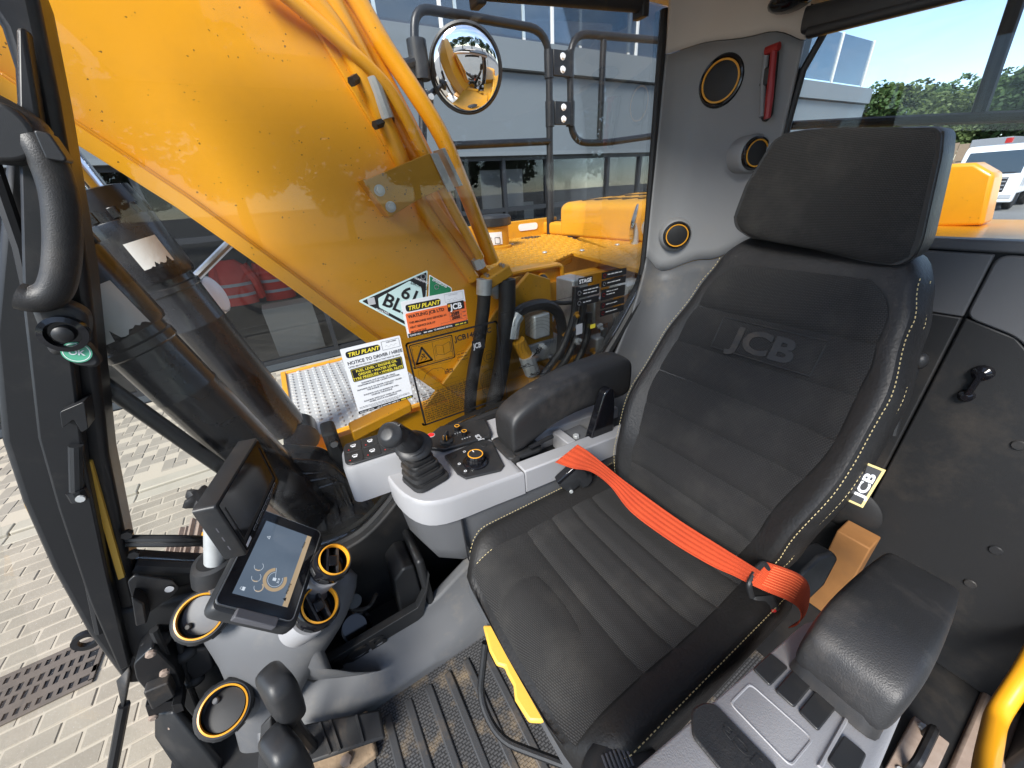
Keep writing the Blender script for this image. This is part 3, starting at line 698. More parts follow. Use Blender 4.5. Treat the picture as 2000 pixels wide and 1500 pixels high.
MB().tube([on(728, 150, 'y', 1.20), on(757, 232, 'y', 1.20)], .018, 10).build('grease_block', 'zinc', boom)
# flange and hoses at the foot of the boom
ff = Fr(on(962, 533, 'y', 1.19), (.86, -.12, .36), (-.3, 0, .95))
MB().box((-.048, -.028, -.01), (.052, .012, .055), ff).build('hose_flange', 'yellow_dusty', boom, bevel=.006)
for a, b in ((-.03, .018), (.034, .018), (-.03, .04), (.034, .04)):
    MB().lathe([(.007, .012), (.007, .02)], Fr(ff(a, .0, b), ff.x, -ff.z), 8).build('bolt', 'steel', boom)
MB().loft([[ff(x*1.0, y, z) for x, z in rrect(.10*k, .06*k, .02, 3)] for y, k in ((-.028, 1.0), (-.06, .9), (-.085, .75))]).build('cast_elbow', 'zinc', boom)
for hp in ([(946, 552), (944, 600), (935, 670), (924, 730), (918, 800), (925, 860)], [(990, 545), (990, 600), (985, 670), (975, 740), (962, 800), (960, 850)]):
    MB().tube(cr_path([on(a, b, 'y', 1.15) for a, b in hp], 5), .0235 if hp[0][0] < 960 else .031, 14).build('hydraulic_hose', 'hose', boom)
MB().tube([on(946, 545, 'y', 1.15), on(945, 575, 'y', 1.15)], .027, 14).build('hose_collar', 'zinc', boom)
MB().tube([on(931, 505, 'y', 1.2), on(938, 523, 'y', 1.2)], .021, 6).build('pipe_nut', 'zinc', boom)

# upper frame, front beam
body = thing('excavator_superstructure', 'yellow excavator body with chequered deck plates and louvred engine cover', 'excavator body', (1.4, 1.8, -.3))
MB().prism(xz([(684, 838), (800, 783), (803, 800), (690, 858)], 1.20), -1.25, -1.18, FXZ(0)).build('beam_lip', 'yellow_paint', body, bevel=.006)
bt = on(690, 850, 'y', 1.2)
MB().box((-.02, 1.205, -.35), (1.1, 1.235, .60)).build('frame_side_plate', 'yellow_paint', body)
MB().prism([(.30, .60), (.92, .60), (.90, .98), (.80, 1.02), (.64, .90), (.44, .72)], -1.226, -1.207, FXZ(0)).build('boom_mount', 'yellow_dusty', body, bevel=.004)
MB().box((.0, 1.236, -.4), (2.4, 1.62, .40)).build('frame_box', 'yellow_dusty', body, bevel=.01)
MB().box((-.045, 1.15, .30), (-.0, 1.24, .66)).build('rubber_bumper', 'black_rubber', body, bevel=.012)
MB().lathe([(.012, 0), (.012, .012)], Fr((-.02, 1.149, .62), (1, 0, 0), (0, 0, 1)), 6).build('bolt', 'steel', body)
# step plate on the far side, perforated
st = thing('step_plate', 'grey perforated steel step plate in a yellow frame beyond the boom', 'step', (.2, 2.15, .34))
SX0, SX1, SY0, SY1, SZ = -.17, .62, 1.70, 2.62, .35
MB().box((SX0, SY0, SZ-.01), (SX1, SY1, SZ)).build('plate', 'tread_steel', st)
MB().box((SX0-.03, SY0-.01, SZ-.10), (SX0-.002, SY1+.03, SZ+.012)).box((SX0, SY1+.002, SZ-.10), (SX1, SY1+.03, SZ+.012)).box((SX0, SY0-.03, SZ-.10), (SX1, SY0-.002, SZ+.012)).build('frame', 'yellow_paint', st, bevel=.003)
dm = MB()
for i in range(17):
    for j in range(20):
        cx = SX0+.025+i*.045; cy = SY0+.025+j*.045+(.022 if i % 2 else 0)
        dm.loft([[(cx+r*math.cos(k*1.0472), cy+r*math.sin(k*1.0472), SZ+h) for k in range(6)] for r, h in ((.014, -.001), (.009, .008))])
struct(dm.build('raised_studs', 'tread_steel', st), 'stuff')
s2 = MB().box((-.62, 1.75, .02), (-.20, 1.98, .04)); s2 = s2.build('lower_step', 'tread_steel', st, bevel=.004)
MB().box((-.64, 1.72, -.02), (-.2, 1.745, .05)).build('lower_frame', 'yellow_paint', st)

# deck plates
DZ = .97
def d2(a, b, z=DZ): p = on(a, b, 'z', z); return (p.x, p.y)
e1, e2, e3 = d2(975, 556), d2(1116, 494), d2(1266, 529)
d1 = [(.62, 1.40), e1, e2, (e2[0]+.23, e2[1]-.03), (2.02, 2.66), (.70, 2.66)]
MB().prism(d1, DZ-.02, DZ).build('deck_plate', 'yellow_dusty', body, bevel=.004)
dk2 = [(e2[0]+.006, e2[1]-.012), (e3[0], 1.09), (2.0, 1.09), (2.0, 2.4), (e2[0]+.24, e2[1]-.045)]
MB().prism(dk2, DZ-.02, DZ+.002).build('deck_plate', 'yellow_dusty', body, bevel=.004)
MB().prism([(e1[0]-.1, e1[1]), (e2[0], e2[1]), (e2[0]+.02, e2[1]+.02), (e1[0]-.1, e1[1]+.02)], DZ-.055, DZ-.022).build('deck_lip', 'yellow_dusty', body, bevel=.004)
tp = MB()
def inside(p, poly):
    c = False
    for i in range(len(poly)):
        a, b = poly[i-1], poly[i]
        if (a[1] > p[1]) != (b[1] > p[1]) and p[0] < (b[0]-a[0])*(p[1]-a[1])/(b[1]-a[1])+a[0]: c = not c
    return c
for i in range(34):
    for j in range(38):
        cx, cy = .66+i*.044+random.uniform(-.002, .002), 1.10+j*.044+(.022 if i % 2 else 0)
        ok = inside((cx, cy), d1) or inside((cx, cy), dk2)
        if not ok: continue
        a = .8 if (i+j) % 2 else -.8; u = V((math.cos(a), math.sin(a), 0)); w = V((-u.y, u.x, 0)); c = V((cx, cy, DZ))
        tp.loft([[c+u*.013+V((0, 0, .0005)), c+w*.008+V((0, 0, .0005)), c-u*.013+V((0, 0, .0005)), c-w*.008+V((0, 0, .0005))], [c+u*.008+V((0, 0, .005)), c+w*.004+V((0, 0, .005)), c-u*.008+V((0, 0, .005)), c-w*.004+V((0, 0, .005))]])
struct(tp.build('tread_pattern', 'yellow_dusty', body, smooth=0), 'stuff')
for a, b in ((1000, 477), (1064, 493), (1137, 489), (1206, 478)):
    p = d2(a, b, DZ+.004); MB().lathe([(.014, 0), (.012, .006)], Fr((p[0], p[1], DZ+.003), (1, 0, 0), (0, 1, 0)), 10).build('deck_bolt', 'zinc', body)
hp = d2(1037, 464); MB().prism([(hp[0]+x, hp[1]+y) for x, y in circ(.085, 20, ry=.06)], DZ+.001, DZ+.004).build('lift_hole', 'ink_black', body)
MB().box((.70, 2.662, DZ-.3), (2.06, 2.70, DZ+.12)).build('deck_upstand', 'yellow_dusty', body, bevel=.006)
ov = MB().prism(round_poly([(1.68, DZ+.045), (1.86, DZ+.045), (1.86, DZ+.095), (1.68, DZ+.095)], .024), -2.661, -2.656, FXZ(0)).build('oval_label', 'ink_white', body)
MB().box((.55, 1.40, .40), (2.0, 1.52, DZ-.06)).build('deck_support', 'yellow_dusty', body)
# tank box under the deck
ty = 1.42
q = xz([(975, 562), (1096, 510), (1101, 660), (985, 720)], ty)
MB().prism(round_poly([(q[0][0]-.05, .55), (q[2][0], .55), (q[1][0], q[1][1]-.004), (q[0][0]-.05, q[1][1]-.004)], .02), -1.50, -ty, FXZ(0)).build('oil_tank', 'yellow_paint', body, bevel=.008)
MB().tube(fillet([(q[0][0]-.05, ty-.012, q[1][1]-.012), (q[1][0]-.006, ty-.012, q[1][1]-.012), (q[2][0]-.004, ty-.012, .55)], .03), .011, 8).build('tank_rim', 'yellow_paint', body)
MB().tube(fillet([on(1056, 541, 'y', 1.41), on(1062, 540, 'y', 1.37), on(1066, 545, 'y', 1.36), on(1064, 600, 'y', 1.36)], .012), .011, 10).build('breather_pipe', 'hose', body)
MB().lathe([(.02, 0), (.02, .03)], Fr(on(1056, 541, 'y', 1.415), (1, 0, 0), (0, 0, 1)), 10).build('pipe_boss', 'yellow_paint', body)
# engine covers
HX = d2(1200, 470)[0]
hc = MB()
ringp = [(HX, DZ), (HX, 1.17), (HX+.05, 1.20), (HX+2.2, 1.26), (HX+2.2, DZ)]
MB().prism(round_poly(ringp, [0, .03, .05, .1, 0]), -2.42, -1.05, FXZ(0)).build('engine_cover', 'yellow_dusty', body, bevel=.02, seg=3)
MB().prism(round_poly([(HX+.02, DZ), (HX+.02, 1.06), (HX+2.2, 1.10), (HX+2.2, DZ)], .02), -2.68, -2.425, FXZ(0)).build('side_cover', 'yellow_dusty', body, bevel=.015)
lv0 = None
mv = []
for i in range(9):
    for j in range(6): mv.append((.0+j*.30, -i*.13, j*.30*.028))
lv0 = MB().prism(round_poly([(HX+.12, -2.30), (HX+.34, -2.30), (HX+.34, -2.285), (HX+.12, -2.285)], .006), 1.2025, 1.2085).build('louvre_slot', 'ink_black', body)
lv0.location = (0, 2.30+2.30, 0)
repeat(lv0, body, [(a, b, c+.002) for a, b, c in mv[1:]])
for i in range(6):
    o = MB().box((HX+.10+.09*i, 2.47, 1.0635+.0017*i), (HX+.13+.09*i, 2.64, 1.068+.0017*i)).build('louvre_slot', 'ink_black', body)
# latch on the cover
lt = thing('hood_latch', 'chromed lever latch on the front of the engine cover', 'latch', (HX-.04, 1.35, DZ))
lp = on(1240, 478, 'x', HX-.06)
MB().tube([lp+V((0, 0, -.02)), lp+V((-.005, .0, .06)), lp+V((-.02, 0, .12))], [.022, .018, .012], 8).build('post', 'zinc', lt)
MB().loft([[lp+V((-.02+dx, y, z)) for y, z in [(yc-wd, zc), (yc+wd, zc)]]+[lp+V((-.035+dx, y, z)) for y, z in [(yc+wd, zc), (yc-wd, zc)]] for dx, yc, zc, wd in ((.0, .0, .01, .015), (-.015, .0, .09, .022), (.0, -.01, .17, .018), (.01, -.015, .23, .008))]).build('lever', 'chrome', lt, sub=1)
MB().lathe([(.05, 0), (.05, .014), (.02, .02)], Fr((HX-.002, lp.y-.05, lp.z+.09), (0, 1, 0), (0, 0, 1), (-1, 0, 0)), 18).build('keeper', 'zinc', lt)
# filler neck with cap
fc = V((*d2(966, 484), DZ))
fl = thing('filler_neck', 'yellow filler neck with black screw cap and white pictogram label', 'filler cap', fc)
ff_ = Fr(fc, (1, 0, 0), (0, 1, 0))
MB().lathe([(.115, 0), (.115, .015), (.10, .02), (.10, .135)], ff_, 24).build('neck', 'yellow_dusty', fl)
cp = MB()
cp.loft([[ff_(r*math.cos(2*math.pi*k/36)*(1+.03*(k % 3 == 0)), r*math.sin(2*math.pi*k/36)*(1+.03*(k % 3 == 0)), h) for k in range(36)] for r, h in ((.105, .135), (.118, .14), (.118, .185), (.105, .20), (.06, .205))]).build('cap', 'black_plastic', fl)
dirc = (EYE-fc); dirc.z = 0; dirc.normalize(); sd = V((-dirc.y, dirc.x, 0))
lab = MB(); lab.grid(lambda u, v: fc+(dirc*math.cos((u-.5)*1.1)+sd*math.sin((u-.5)*1.1))*.1025+V((0, 0, .03+.075*v)), 6, 1); lab.build('pictogram_label', 'ink_white', fl)
for uu in (-.25, .22):
    c_ = fc+(dirc*math.cos(uu)+sd*math.sin(uu))*.1035+V((0, 0, .055)); f3 = Fr(c_, sd, (0, 0, 1))
    MB().prism(rrect(.034, .04, .004), 0, .0012, f3, hole=rrect(.028, .034, .003)).build('pictogram', 'ink_black', fl)
# dark engine bay under the deck and valve hoses
MB().box((1.62, 1.06, -.3), (1.66, 2.6, DZ-.03)).build('bay_wall', 'yellow_dusty', body)
MB().box((.95, 1.06, .22), (1.62, 1.5, .26)).build('bay_floor', 'fuel_tank_grime', body)
mh = thing('valve_block', 'silver hydraulic valve block with hoses behind the side window', 'valve block', (1.15, 1.3, .3))
def blk(px0, py0, px1, py1, y, dep, mt='zinc', nm='block'):
    a, b = on(px0, py1, 'y', y), on(px1, py0, 'y', y)
    MB().box((a.x, y, a.z), (b.x, y+dep, b.z)).build(nm, mt, mh, bevel=.008)
blk(1118, 541, 1150, 660, 1.22, .12); blk(1045, 610, 1075, 665, 1.14, .1); blk(1030, 655, 1100, 715, 1.2, .14); blk(1128, 560, 1175, 700, 1.34, .15, 'zinc'); blk(1195, 590, 1260, 680, 1.36, .2, 'zinc')
blk(1215, 545, 1262, 575, 1.12, .08); blk(1160, 575, 1200, 640, 1.24, .1, 'aluminium'); blk(1165, 655, 1190, 700, 1.16, .06, 'zinc')
def mhose(pl, y0, y1, r, mt='hose', nm='hose'):
    n = len(pl); MB().tube(cr_path([on(a, b, 'y', y0+(y1-y0)*i/(n-1)) for i, (a, b) in enumerate(pl)], 5), r, 10).build(nm, mt, mh)
mhose([(1000, 640), (1008, 615), (1030, 600), (1065, 595), (1090, 612), (1098, 650), (1092, 700)], 1.14, 1.2, .022)
mhose([(1000, 660), (1004, 630), (1012, 615)], 1.135, 1.14, .025, 'zinc', 'hose_ferrule')
mhose([(1125, 560), (1120, 620), (1098, 680), (1070, 720), (1040, 760)], 1.12, 1.10, .015)
mhose([(1140, 590), (1132, 640), (1110, 695), (1080, 735), (1050, 770)], 1.13, 1.10, .015)
mhose([(1150, 610), (1146, 660), (1125, 710), (1095, 745), (1060, 780)], 1.14, 1.10, .015)
mhose([(1066, 590), (1100, 592), (1125, 590)], 1.25, 1.2, .009)
mhose([(1180, 640), (1175, 690), (1160, 730), (1140, 760)], 1.18, 1.12, .015)
mhose([(1205, 620), (1196, 660), (1180, 700)], 1.16, 1.12, .014)
mhose([(1218, 566), (1240, 556), (1262, 548)], 1.10, 1.12, .024, 'zinc', 'pipe_elbow')
mhose([(1012, 665), (1025, 690), (1040, 720), (1050, 760)], 1.12, 1.12, .026, 'yellow_dusty', 'yellow_pipe')
mhose([(1028, 695), (1040, 728)], 1.115, 1.115, .031, 'zinc', 'hose_ferrule')
for i in range(34):
    p = on(random.uniform(1020, 1250), random.uniform(600, 720), 'y', random.uniform(1.1, 1.35)); f = Fr(p, (1, 0, 0), (0, 0, 1)).rot(random.uniform(-.8, .8), 'x')
    MB().lathe([(.011, 0), (.015, .003), (.015, .014), (.008, .016), (.008, .03)], f, 6).build('fitting', random.choice(['zinc', 'steel', 'zinc', 'yellow_dusty']), mh)

# boom cylinders
def cylinder(ax, y, r, label, peel, g):
    P = [on(a, b, 'y', y) for a, b in ax]
    d = (P[1]-P[0]).normalized(); t = thing('boom_cylinder', label, 'hydraulic cylinder', P[-1], g)
    top = P[0]; L = (P[-1]-P[0]).length; col = (P[1]-P[0]).length
    f = Fr(top, d.cross(V((0, 1, 0))), V((0, 1, 0)), d)
    MB().lathe([(r*.5, -1.6), (r*.5, -.08)], f, 20).build('piston_rod', 'chrome', t)
    MB().lathe([(r*.75, -.10), (r*1.08, -.095), (r*1.16, -.05), (r*1.16, -.01)], f, 26).build('gland', 'cylinder_black', t)
    MB().lathe([(r*1.18, -.012), (r*1.2, -.008), (r*1.2, col-.01), (r*1.14, col)], f, 32).build('sleeve', 'cylinder_black', t)
    MB().lathe([(r*.98, col), (r*.98, col+.02), (r*1.06, col+.024), (r*1.06, col+.04), (r*1.0, col+.044), (r, col+.16), (r*1.015, col+.163), (r*1.015, col+.168), (r, col+.17), (r, L-.03), (r*.9, L), (r*.5, L+.02)], f, 32).build('barrel', 'cylinder_black', t)
    for k in range(10):
        a = 2*math.pi*k/10
        MB().box((r*1.1*math.cos(a)-.010, r*1.1*math.sin(a)-.010, -.045), (r*1.1*math.cos(a)+.010, r*1.1*math.sin(a)+.010, -.014), f).build('gland_lug', 'cylinder_black', t, bevel=.003)
    MB().lathe([(.04, -.07), (.07, -.06), (.07, .06), (.04, .07)], Fr(P[-1]+d*.05, d, d.cross(V((0, 1, 0))), V((0, 1, 0))), 20).build('eye', 'cylinder_black', t)
    # torn white label following the sleeve
    a0, w, h0, h1 = peel
    pb = MB()
    n = 14; topv = []; botv = []
    rnd = random.Random(int(r*1000)+int(a0*10))
    for i in range(n+1):
        a = a0+w*i/n; e = h1-(rnd.random()**2)*.35*(h1-h0) if i < n*.75 else h1
        topv.append(f(r*1.204*math.cos(a), r*1.204*math.sin(a), h0)); botv.append(f(r*1.204*math.cos(a), r*1.204*math.sin(a), e))
    pb.add(topv+botv, [(i, i+1, n+2+i, n+1+i) for i in range(n)])
    pb.build('torn_label', 'peel_white', t)
    return t, f, L
c1, f1, L1 = cylinder([(118, 520), (250, 648), (490, 862), (668, 1000)], 1.115, .066, 'near black boom cylinder with torn label close outside the side window', (.70, 1.15, .05, .15), 'boom cylinders')
c2, f2, L2 = cylinder([(236, 440), (322, 545), (430, 668), (575, 830)], 1.69, .080, 'far black boom cylinder with torn label partly hidden behind the boom', (.75, .9, .05, .13), 'boom cylinders')
# moulded dark cowl under the near cylinder's foot
cw = MB(); A0 = [on(a, b, 'y', 1.09) for a, b in ((545, 900), (640, 905), (735, 985), (735, 1060), (640, 1075), (570, 1000))]
cf = MB().prism(round_poly([(p.x, p.z) for p in A0], .03), -1.2, -1.10, FXZ(0)).build('pivot_cowl', 'cylinder_black', c1, bevel=.03, seg=4)
for k in range(3):
    p0 = [on(590+k*16, 925+k*14, 'y', 1.097), on(640+k*14, 922+k*8, 'y', 1.097), on(672+k*10, 985+k*6, 'y', 1.097)]
    MB().tube(fillet(p0, .03), .004, 6).build('cowl_rib', 'cylinder_black', c1)
# yellow undercarriage pieces seen below the cylinder foot
uc = thing('swing_frame', 'yellow swing frame lugs seen between the display and cylinder foot', 'frame', (-.1, 1.25, .1))
for pl in ([(540, 960), (556, 968), (545, 990), (535, 985)], [(562, 985), (580, 992), (566, 1018), (552, 1012)], [(594, 1003), (608, 1008), (652, 1040), (648, 1052), (620, 1030), (594, 1022)], [(630, 1055), (660, 1050), (668, 1070), (628, 1068)]):
    MB().prism(xz(pl, 1.16), -1.2, -1.16, FXZ(0)).build('lug', 'yellow_paint', uc, bevel=.003)
MB().prism(xz([(520, 930), (620, 960), (700, 1060), (680, 1110), (560, 1080), (500, 1000)], 1.24), -1.3, -1.24, FXZ(0)).build('backing_plate', 'rust_steel', uc)  # rusty steel plate backing the lugs
# guard tube outside the window
gt = MB().tube([on(60, 650, 'y', 1.05), on(445, 922, 'y', 1.05), on(520, 975, 'y', 1.05)], .0165, 12).build('guard_tube', 'frame_black'); tag(gt, 'straight black guard tube running down outside the side window', 'guard tube')
# strut and work lamp beyond
wl_ = thing('work_lamp', 'round grey work lamp on a steel strut below the boom', 'work lamp', on(415, 570, 'y', 2.0))
pl_ = on(412, 578, 'y', 2.0); lf = Fr(pl_, (.6, .3, .7), (0, 1, 0)).rot(.3, 'y')
MB().lathe([(.03, -.05), (.065, -.04), (.085, 0), (.08, .02), (.02, .028)], Fr(pl_, (.2, .9, .3), (-.3, -.2, .9)), 22).build('housing', 'zinc', wl_)
MB().lathe([(.072, .024), (.05, .034), (.0, .038)], Fr(pl_, (.2, .9, .3), (-.3, -.2, .9)), 22, caps=False).build('lens', 'ink_white', wl_)
MB().tube([on(372, 552, 'y', 1.95), on(462, 462, 'y', 1.95)], .017, 10).build('strut', 'steel', wl_)

# handrails and round mirror on the far side
RY = 2.60
def rail(name, label, paths, y=RY, r=.024, mt='frame_black'):
    t = thing(name, label, 'handrail', on(1075, 455, 'y', y))
    for pl, fr_ in paths: MB().tube(fillet([on(a, b, 'y', y) for a, b in pl], fr_, 6), r, 12).build('tube', mt, t)
    return t
h1 = rail('handrail', 'black tube handrail carrying the round mirror', [([(1075, 468), (1072, 60), (810, 14), (809, 92), (826, 205), (826, 330)], .16), ([(1074, 276), (868, 285)], .01)])
MB().tube([on(1075, 468, 'y', RY), on(1074, 312, 'y', RY)], .03, 12).build('sleeve', 'frame_black', h1)
h2 = rail('handrail', 'second black tube handrail with inner upright right of the mirror', [([(1300, 80), (1113, 64), (1115, 278), (1175, 280), (1300, 262)], .16), ([(1179, 78), (1171, 276)], .01)])
for a, b in ((1092, 126), (1094, 223)):
    for s in (-1, 1):
        p = on(a+s*20, b, 'y', RY); MB().tube([p+V((0, 0, -.075)), p+V((0, 0, .075))], .032, 12).build('hinge_sleeve', 'frame_black', h2)
    p = on(a, b, 'y', RY); MB().box((p.x-.07, RY-.032, p.z-.07), (p.x+.07, RY-.02, p.z+.07)).build('hinge_plate', 'frame_black', h2, bevel=.004)
    for dz in (-.035, .035):
        MB().lathe([(.022, 0), (.022, .003), (.014, .004), (.014, .016)], Fr((p.x+.005, RY-.033, p.z+dz), (1, 0, 0), (0, 0, 1)), 8).build('bolt', 'ink_white', h2)
mr = thing('round_mirror', 'round convex mirror with black rim clamped to the handrail', 'mirror', on(910, 137, 'y', 2.5))
mc = on(910, 137, 'y', 2.50)
mn = (EYE-mc).normalized()+V((-.05, -.10, -.12)); mn.normalize()
mf = Fr(mc, mn.cross(V((0, 0, 1))), V((0, 0, 1)), mn)
MR = .215
MB().lathe([(MR*.5, -.07), (MR*.9, -.055), (MR*1.0, -.02), (MR*1.0, .012), (MR*.95, .018), (MR*.93, .004)], mf, 48, caps=True).build('rim', 'black_plastic', mr)
MB().lathe([(MR*.94*math.sin(a), .004+.05*(math.cos(a*1.0)-math.cos(1.5))/(1-math.cos(1.5))) for a in [1.5*(1-i/10) for i in range(10)]]+[(.0005, .054)], mf, 48).build('glass', 'mirror_silver', mr, smooth=60)
cl = on(818, 118, 'y', RY)
MB().tube([cl+V((0, 0, -.09)), cl+V((0, 0, .09))], .055, 16).build('clamp', 'black_plastic', mr)
MB().tube([cl, on(783, 128, 'y', 2.55)], .026, 10).build('clamp_arm', 'black_plastic', mr)
bp_ = on(828, 197, 'y', 2.5)
MB().ell(bp_, .055, .055, .06).build('ball_joint', 'black_plastic', mr)
MB().tube([bp_, on(846, 180, 'y', 2.68), mc-mn*.10, mc-mn*.06], .018, 10).build('stalk', 'black_plastic', mr)
MB().lathe([(.016, 0), (.016, .012)], Fr(bp_+V((.025, -.05, .01)), (1, 0, 0), (0, 0, 1)), 8).build('bolt', 'zinc', mr)

# tracks
def track(y0, y1, label):
    t = thing('crawler_track', label, 'track', (.4, (y0+y1)/2, GZ), 'crawler tracks')
    tz, hx = -.36, 1.55; cx = .78
    me = MB(); w = y1-y0; L = .165
    me.box((-L/2, y0, -.028), (L/2-.01, y1, 0))
    for xx in (-.07, -.02, .04): me.prism([(xx, 0), (xx+.022, 0), (xx+.017, .022), (xx+.005, .022)], -y1, -y0, FXZ(0))
    mesh = me.mesh('track_shoe', 'rust_steel', 30)
    rr = .40; zc = tz-rr
    pts = []
    n = int(2*hx/L)
    for i in range(n): pts.append((cx-hx+(i+.5)*L, tz, 0))
    for i in range(n): pts.append((cx-hx+(i+.5)*L, tz-2*rr, math.pi))
    m = int(math.pi*rr/L)
    for i in range(m):
        a = math.pi*(i+.5)/m
        pts.append((cx+hx+rr*math.sin(a), zc+rr*math.cos(a), a)); pts.append((cx-hx-rr*math.sin(a), zc+rr*math.cos(a), -a))
    for x_, z_, a in pts:
        o = bpy.data.objects.new('track_shoe', mesh); COL.objects.link(o); o.location = (x_, 0, z_); o.rotation_euler = (0, a, 0); adopt(o, t)
    MB().box((cx-hx, y0+.12, zc-.2), (cx+hx, y1-.12, zc+.25)).build('track_frame', 'rust_steel', t, bevel=.02)
track(1.93, 2.50, 'muddy steel crawler track on the far side of the machine')
track(-.10, .47, 'muddy steel crawler track under the cab side of the machine')
# bodywork behind the rear window
rb = thing('counterweight', 'yellow counterweight and rear cover seen through the rear window', 'counterweight', (2.4, .3, .5))
cwp = [on(a, b, 'x', 2.15) for a, b in ((1780, 324), (1905, 318), (1943, 340), (1920, 440), (1760, 446))]
MB().loft([[V((2.15+dx, p.y, p.z)) for p in cwp] for dx in (0, .12)]).build('rear_cover', 'yellow_paint', rb, bevel=.012, seg=3)
z0 = 1.08
MB().box((1.36, -.3, .3), (on(1950, 428, 'z', z0).x, 1.0, z0)).build('rear_deck', 'yellow_paint', rb, bevel=.01)
gd = thing('rear_guard', 'black tube guard with slanting bar across the rear window', 'guard', (1.42, .4, 1.35))
GXr = 1.46
MB().tube([on(1500, 247, 'x', GXr), on(1700, 238, 'x', GXr), on(1915, 230, 'x', GXr), on(2080, 224, 'x', GXr)], .012, 10).build('cross_tube', 'frame_black', gd)
MB().tube([on(1908, 232, 'x', GXr+.01), on(1990, -10, 'x', GXr+.01)], .014, 10).build('slanting_tube', 'frame_black', gd)
# ------------------------------------------------------------------ cab shell
def dep(x, y, d): return EYE+(CR*((x-1000)/FPX)-CU*((y-750)/FPX)+_fw)*d
GY = 1.0
cab_ = thing('excavator_cab', 'excavator cab interior with grey trims, black frame and large side window', 'cab', (.4, .5, 0))
MB().box((-.64, -.235, -.10), (1.34, 1.02, -.004)).build('floor_pan', 'dark_panel', cab_)
# side window outline (X, Z) along the bottom edge from the front pillar to the rear pillar
sill = [(-.50, .585), (-.37, .475), (-.24, .41), (-.12, .375), (-.02, .385), (.08, .45), (.18, .545), (.28, .605), (.40, .628), (.62, .628), (.84, .632), (.95, .66), (1.05, .76), (1.13, .86), (1.19, .95), (1.215, 1.05)]
sl = [(p.x, p.y) for p in cr_path([V((a, b, 0)) for a, b in sill], 4)]
MB().prism([(-.60, .0)]+[(-.60, .5)]+sl+[(1.34, 1.05), (1.34, .0)], -1.03, -1.004, FXZ(0)).build('side_wall', 'dark_panel', cab_)
nsl = len(sl)-1
tops_ = [(-.17+(1.21+.17)*i/nsl, 1.75) for i in range(nsl+1)]
MB().loft([[V((p[0], 1.0035, p[1])) for p in sl], [V((p[0], 1.0035, p[1])) for p in tops_], [V((p[0], .9985, p[1])) for p in tops_], [V((p[0], .9985, p[1])) for p in sl]], caps=False, closed=False, loop=True).build('side_window', 'cab_glass', cab_, smooth=0)
sill3 = [V((a, .985, b-.012)) for a, b in sl]
MB().tube(sill3[:60], .017, 8).build('window_seal', 'seal_rubber', cab_)
# front pillar
lp_ = [(-.17, 1.74)]+xz([(75, 0), (115, 196), (172, 525), (212, 890), (255, 1100), (285, 1240), (300, 1330)], .97)
rp_ = xz([(245, 1335), (172, 1238), (100, 1110), (42, 980), (2, 860), (-20, 650), (8, 330), (30, 196), (26, 133), (0, 52)], .97)+[(-.27, 1.74)]
MB().prism(lp_+rp_, -1.035, -.965, FXZ(0)).build('front_pillar', 'frame_black', cab_, bevel=.012, seg=3)
MB().prism(xz([(58, 60), (100, 330), (140, 620), (172, 900), (215, 1110), (258, 1290), (236, 1300), (178, 1165), (118, 985), (80, 850), (52, 600), (45, 330), (40, 60)], .95), -.962, -.935, FXZ(0)).build('window_rail', 'frame_black', cab_, bevel=.006)
MB().tube([V((-.25, .95, 1.72)), V((-.345, .95, 1.27)), V((-.46, .95, .9)), V((-.60, .95, .46))], .010, 8).build('pillar_seal', 'seal_rubber', cab_)
MB().prism(xz([(165, 900), (180, 900), (244, 1125), (232, 1130)], .96), -.9645, -.956, FXZ(0)).build('yellow_strip', 'yellow_plastic', cab_)  # thin yellow strip standing in for the cab's yellow outer frame
MB().prism(xz([(44, 990), (58, 978), (138, 1160), (130, 1165)], 1.03), -1.05, -1.037, FXZ(0)).build('yellow_strip', 'yellow_plastic', cab_)
# windscreen
MB().add([(-.30, -.20, 1.72), (-.30, .95, 1.72), (-.735, .95, .36), (-.735, -.20, .36)], [(0, 1, 2, 3)]).build('windscreen', 'cab_glass', cab_, smooth=0)
MB().add([(-.735, -.20, .35), (-.735, .95, .35), (-.66, .95, -.05), (-.66, -.20, -.05)], [(0, 1, 2, 3)]).build('lower_windscreen', 'cab_glass', cab_, smooth=0)
# pillar fittings
f_ = FXZ(0)
br = MB().prism(round_poly(xz([(248, 1138), (262, 1125), (338, 1136), (351, 1150), (338, 1165), (282, 1205), (262, 1190)], .93), .006), -.94, -.932, f_).build('bracket', 'frame_black', cab_, bevel=.002)
MB().prism(xz([(262, 1150), (286, 1162), (292, 1200), (270, 1206)], .925), -.932, -.90, f_).build('bracket_gusset', 'frame_black', cab_, bevel=.003)
hl = on(331, 1150, 'y', .93); MB().lathe([(.0085, 0), (.0085, .0015)], Fr(hl+V((0, -.0005, 0)), (1, 0, 0), (0, 0, 1)), 16).build('bracket_hole', 'ink_grey', cab_)
MB().prism(round_poly(xz([(123, 798), (170, 778), (178, 830), (165, 838), (150, 812), (128, 830)], .93), .004), -.955, -.915, f_).build('stop_block', 'frame_black', cab_, bevel=.004)
MB().tube([on(148, 870, 'y', .93), on(150, 960, 'y', .93)], .010, 10).build('gas_strut', 'black_plastic', cab_)
MB().tube([on(148, 958, 'y', .928), on(158, 975, 'y', .925)], .014, 10).build('strut_end', 'frame_black', cab_)
MB().lathe([(.007, 0), (.007, .004)], Fr(on(158, 973, 'y', .91), (1, 0, 0), (0, 0, 1)), 10).build('strut_bolt', 'zinc', cab_)
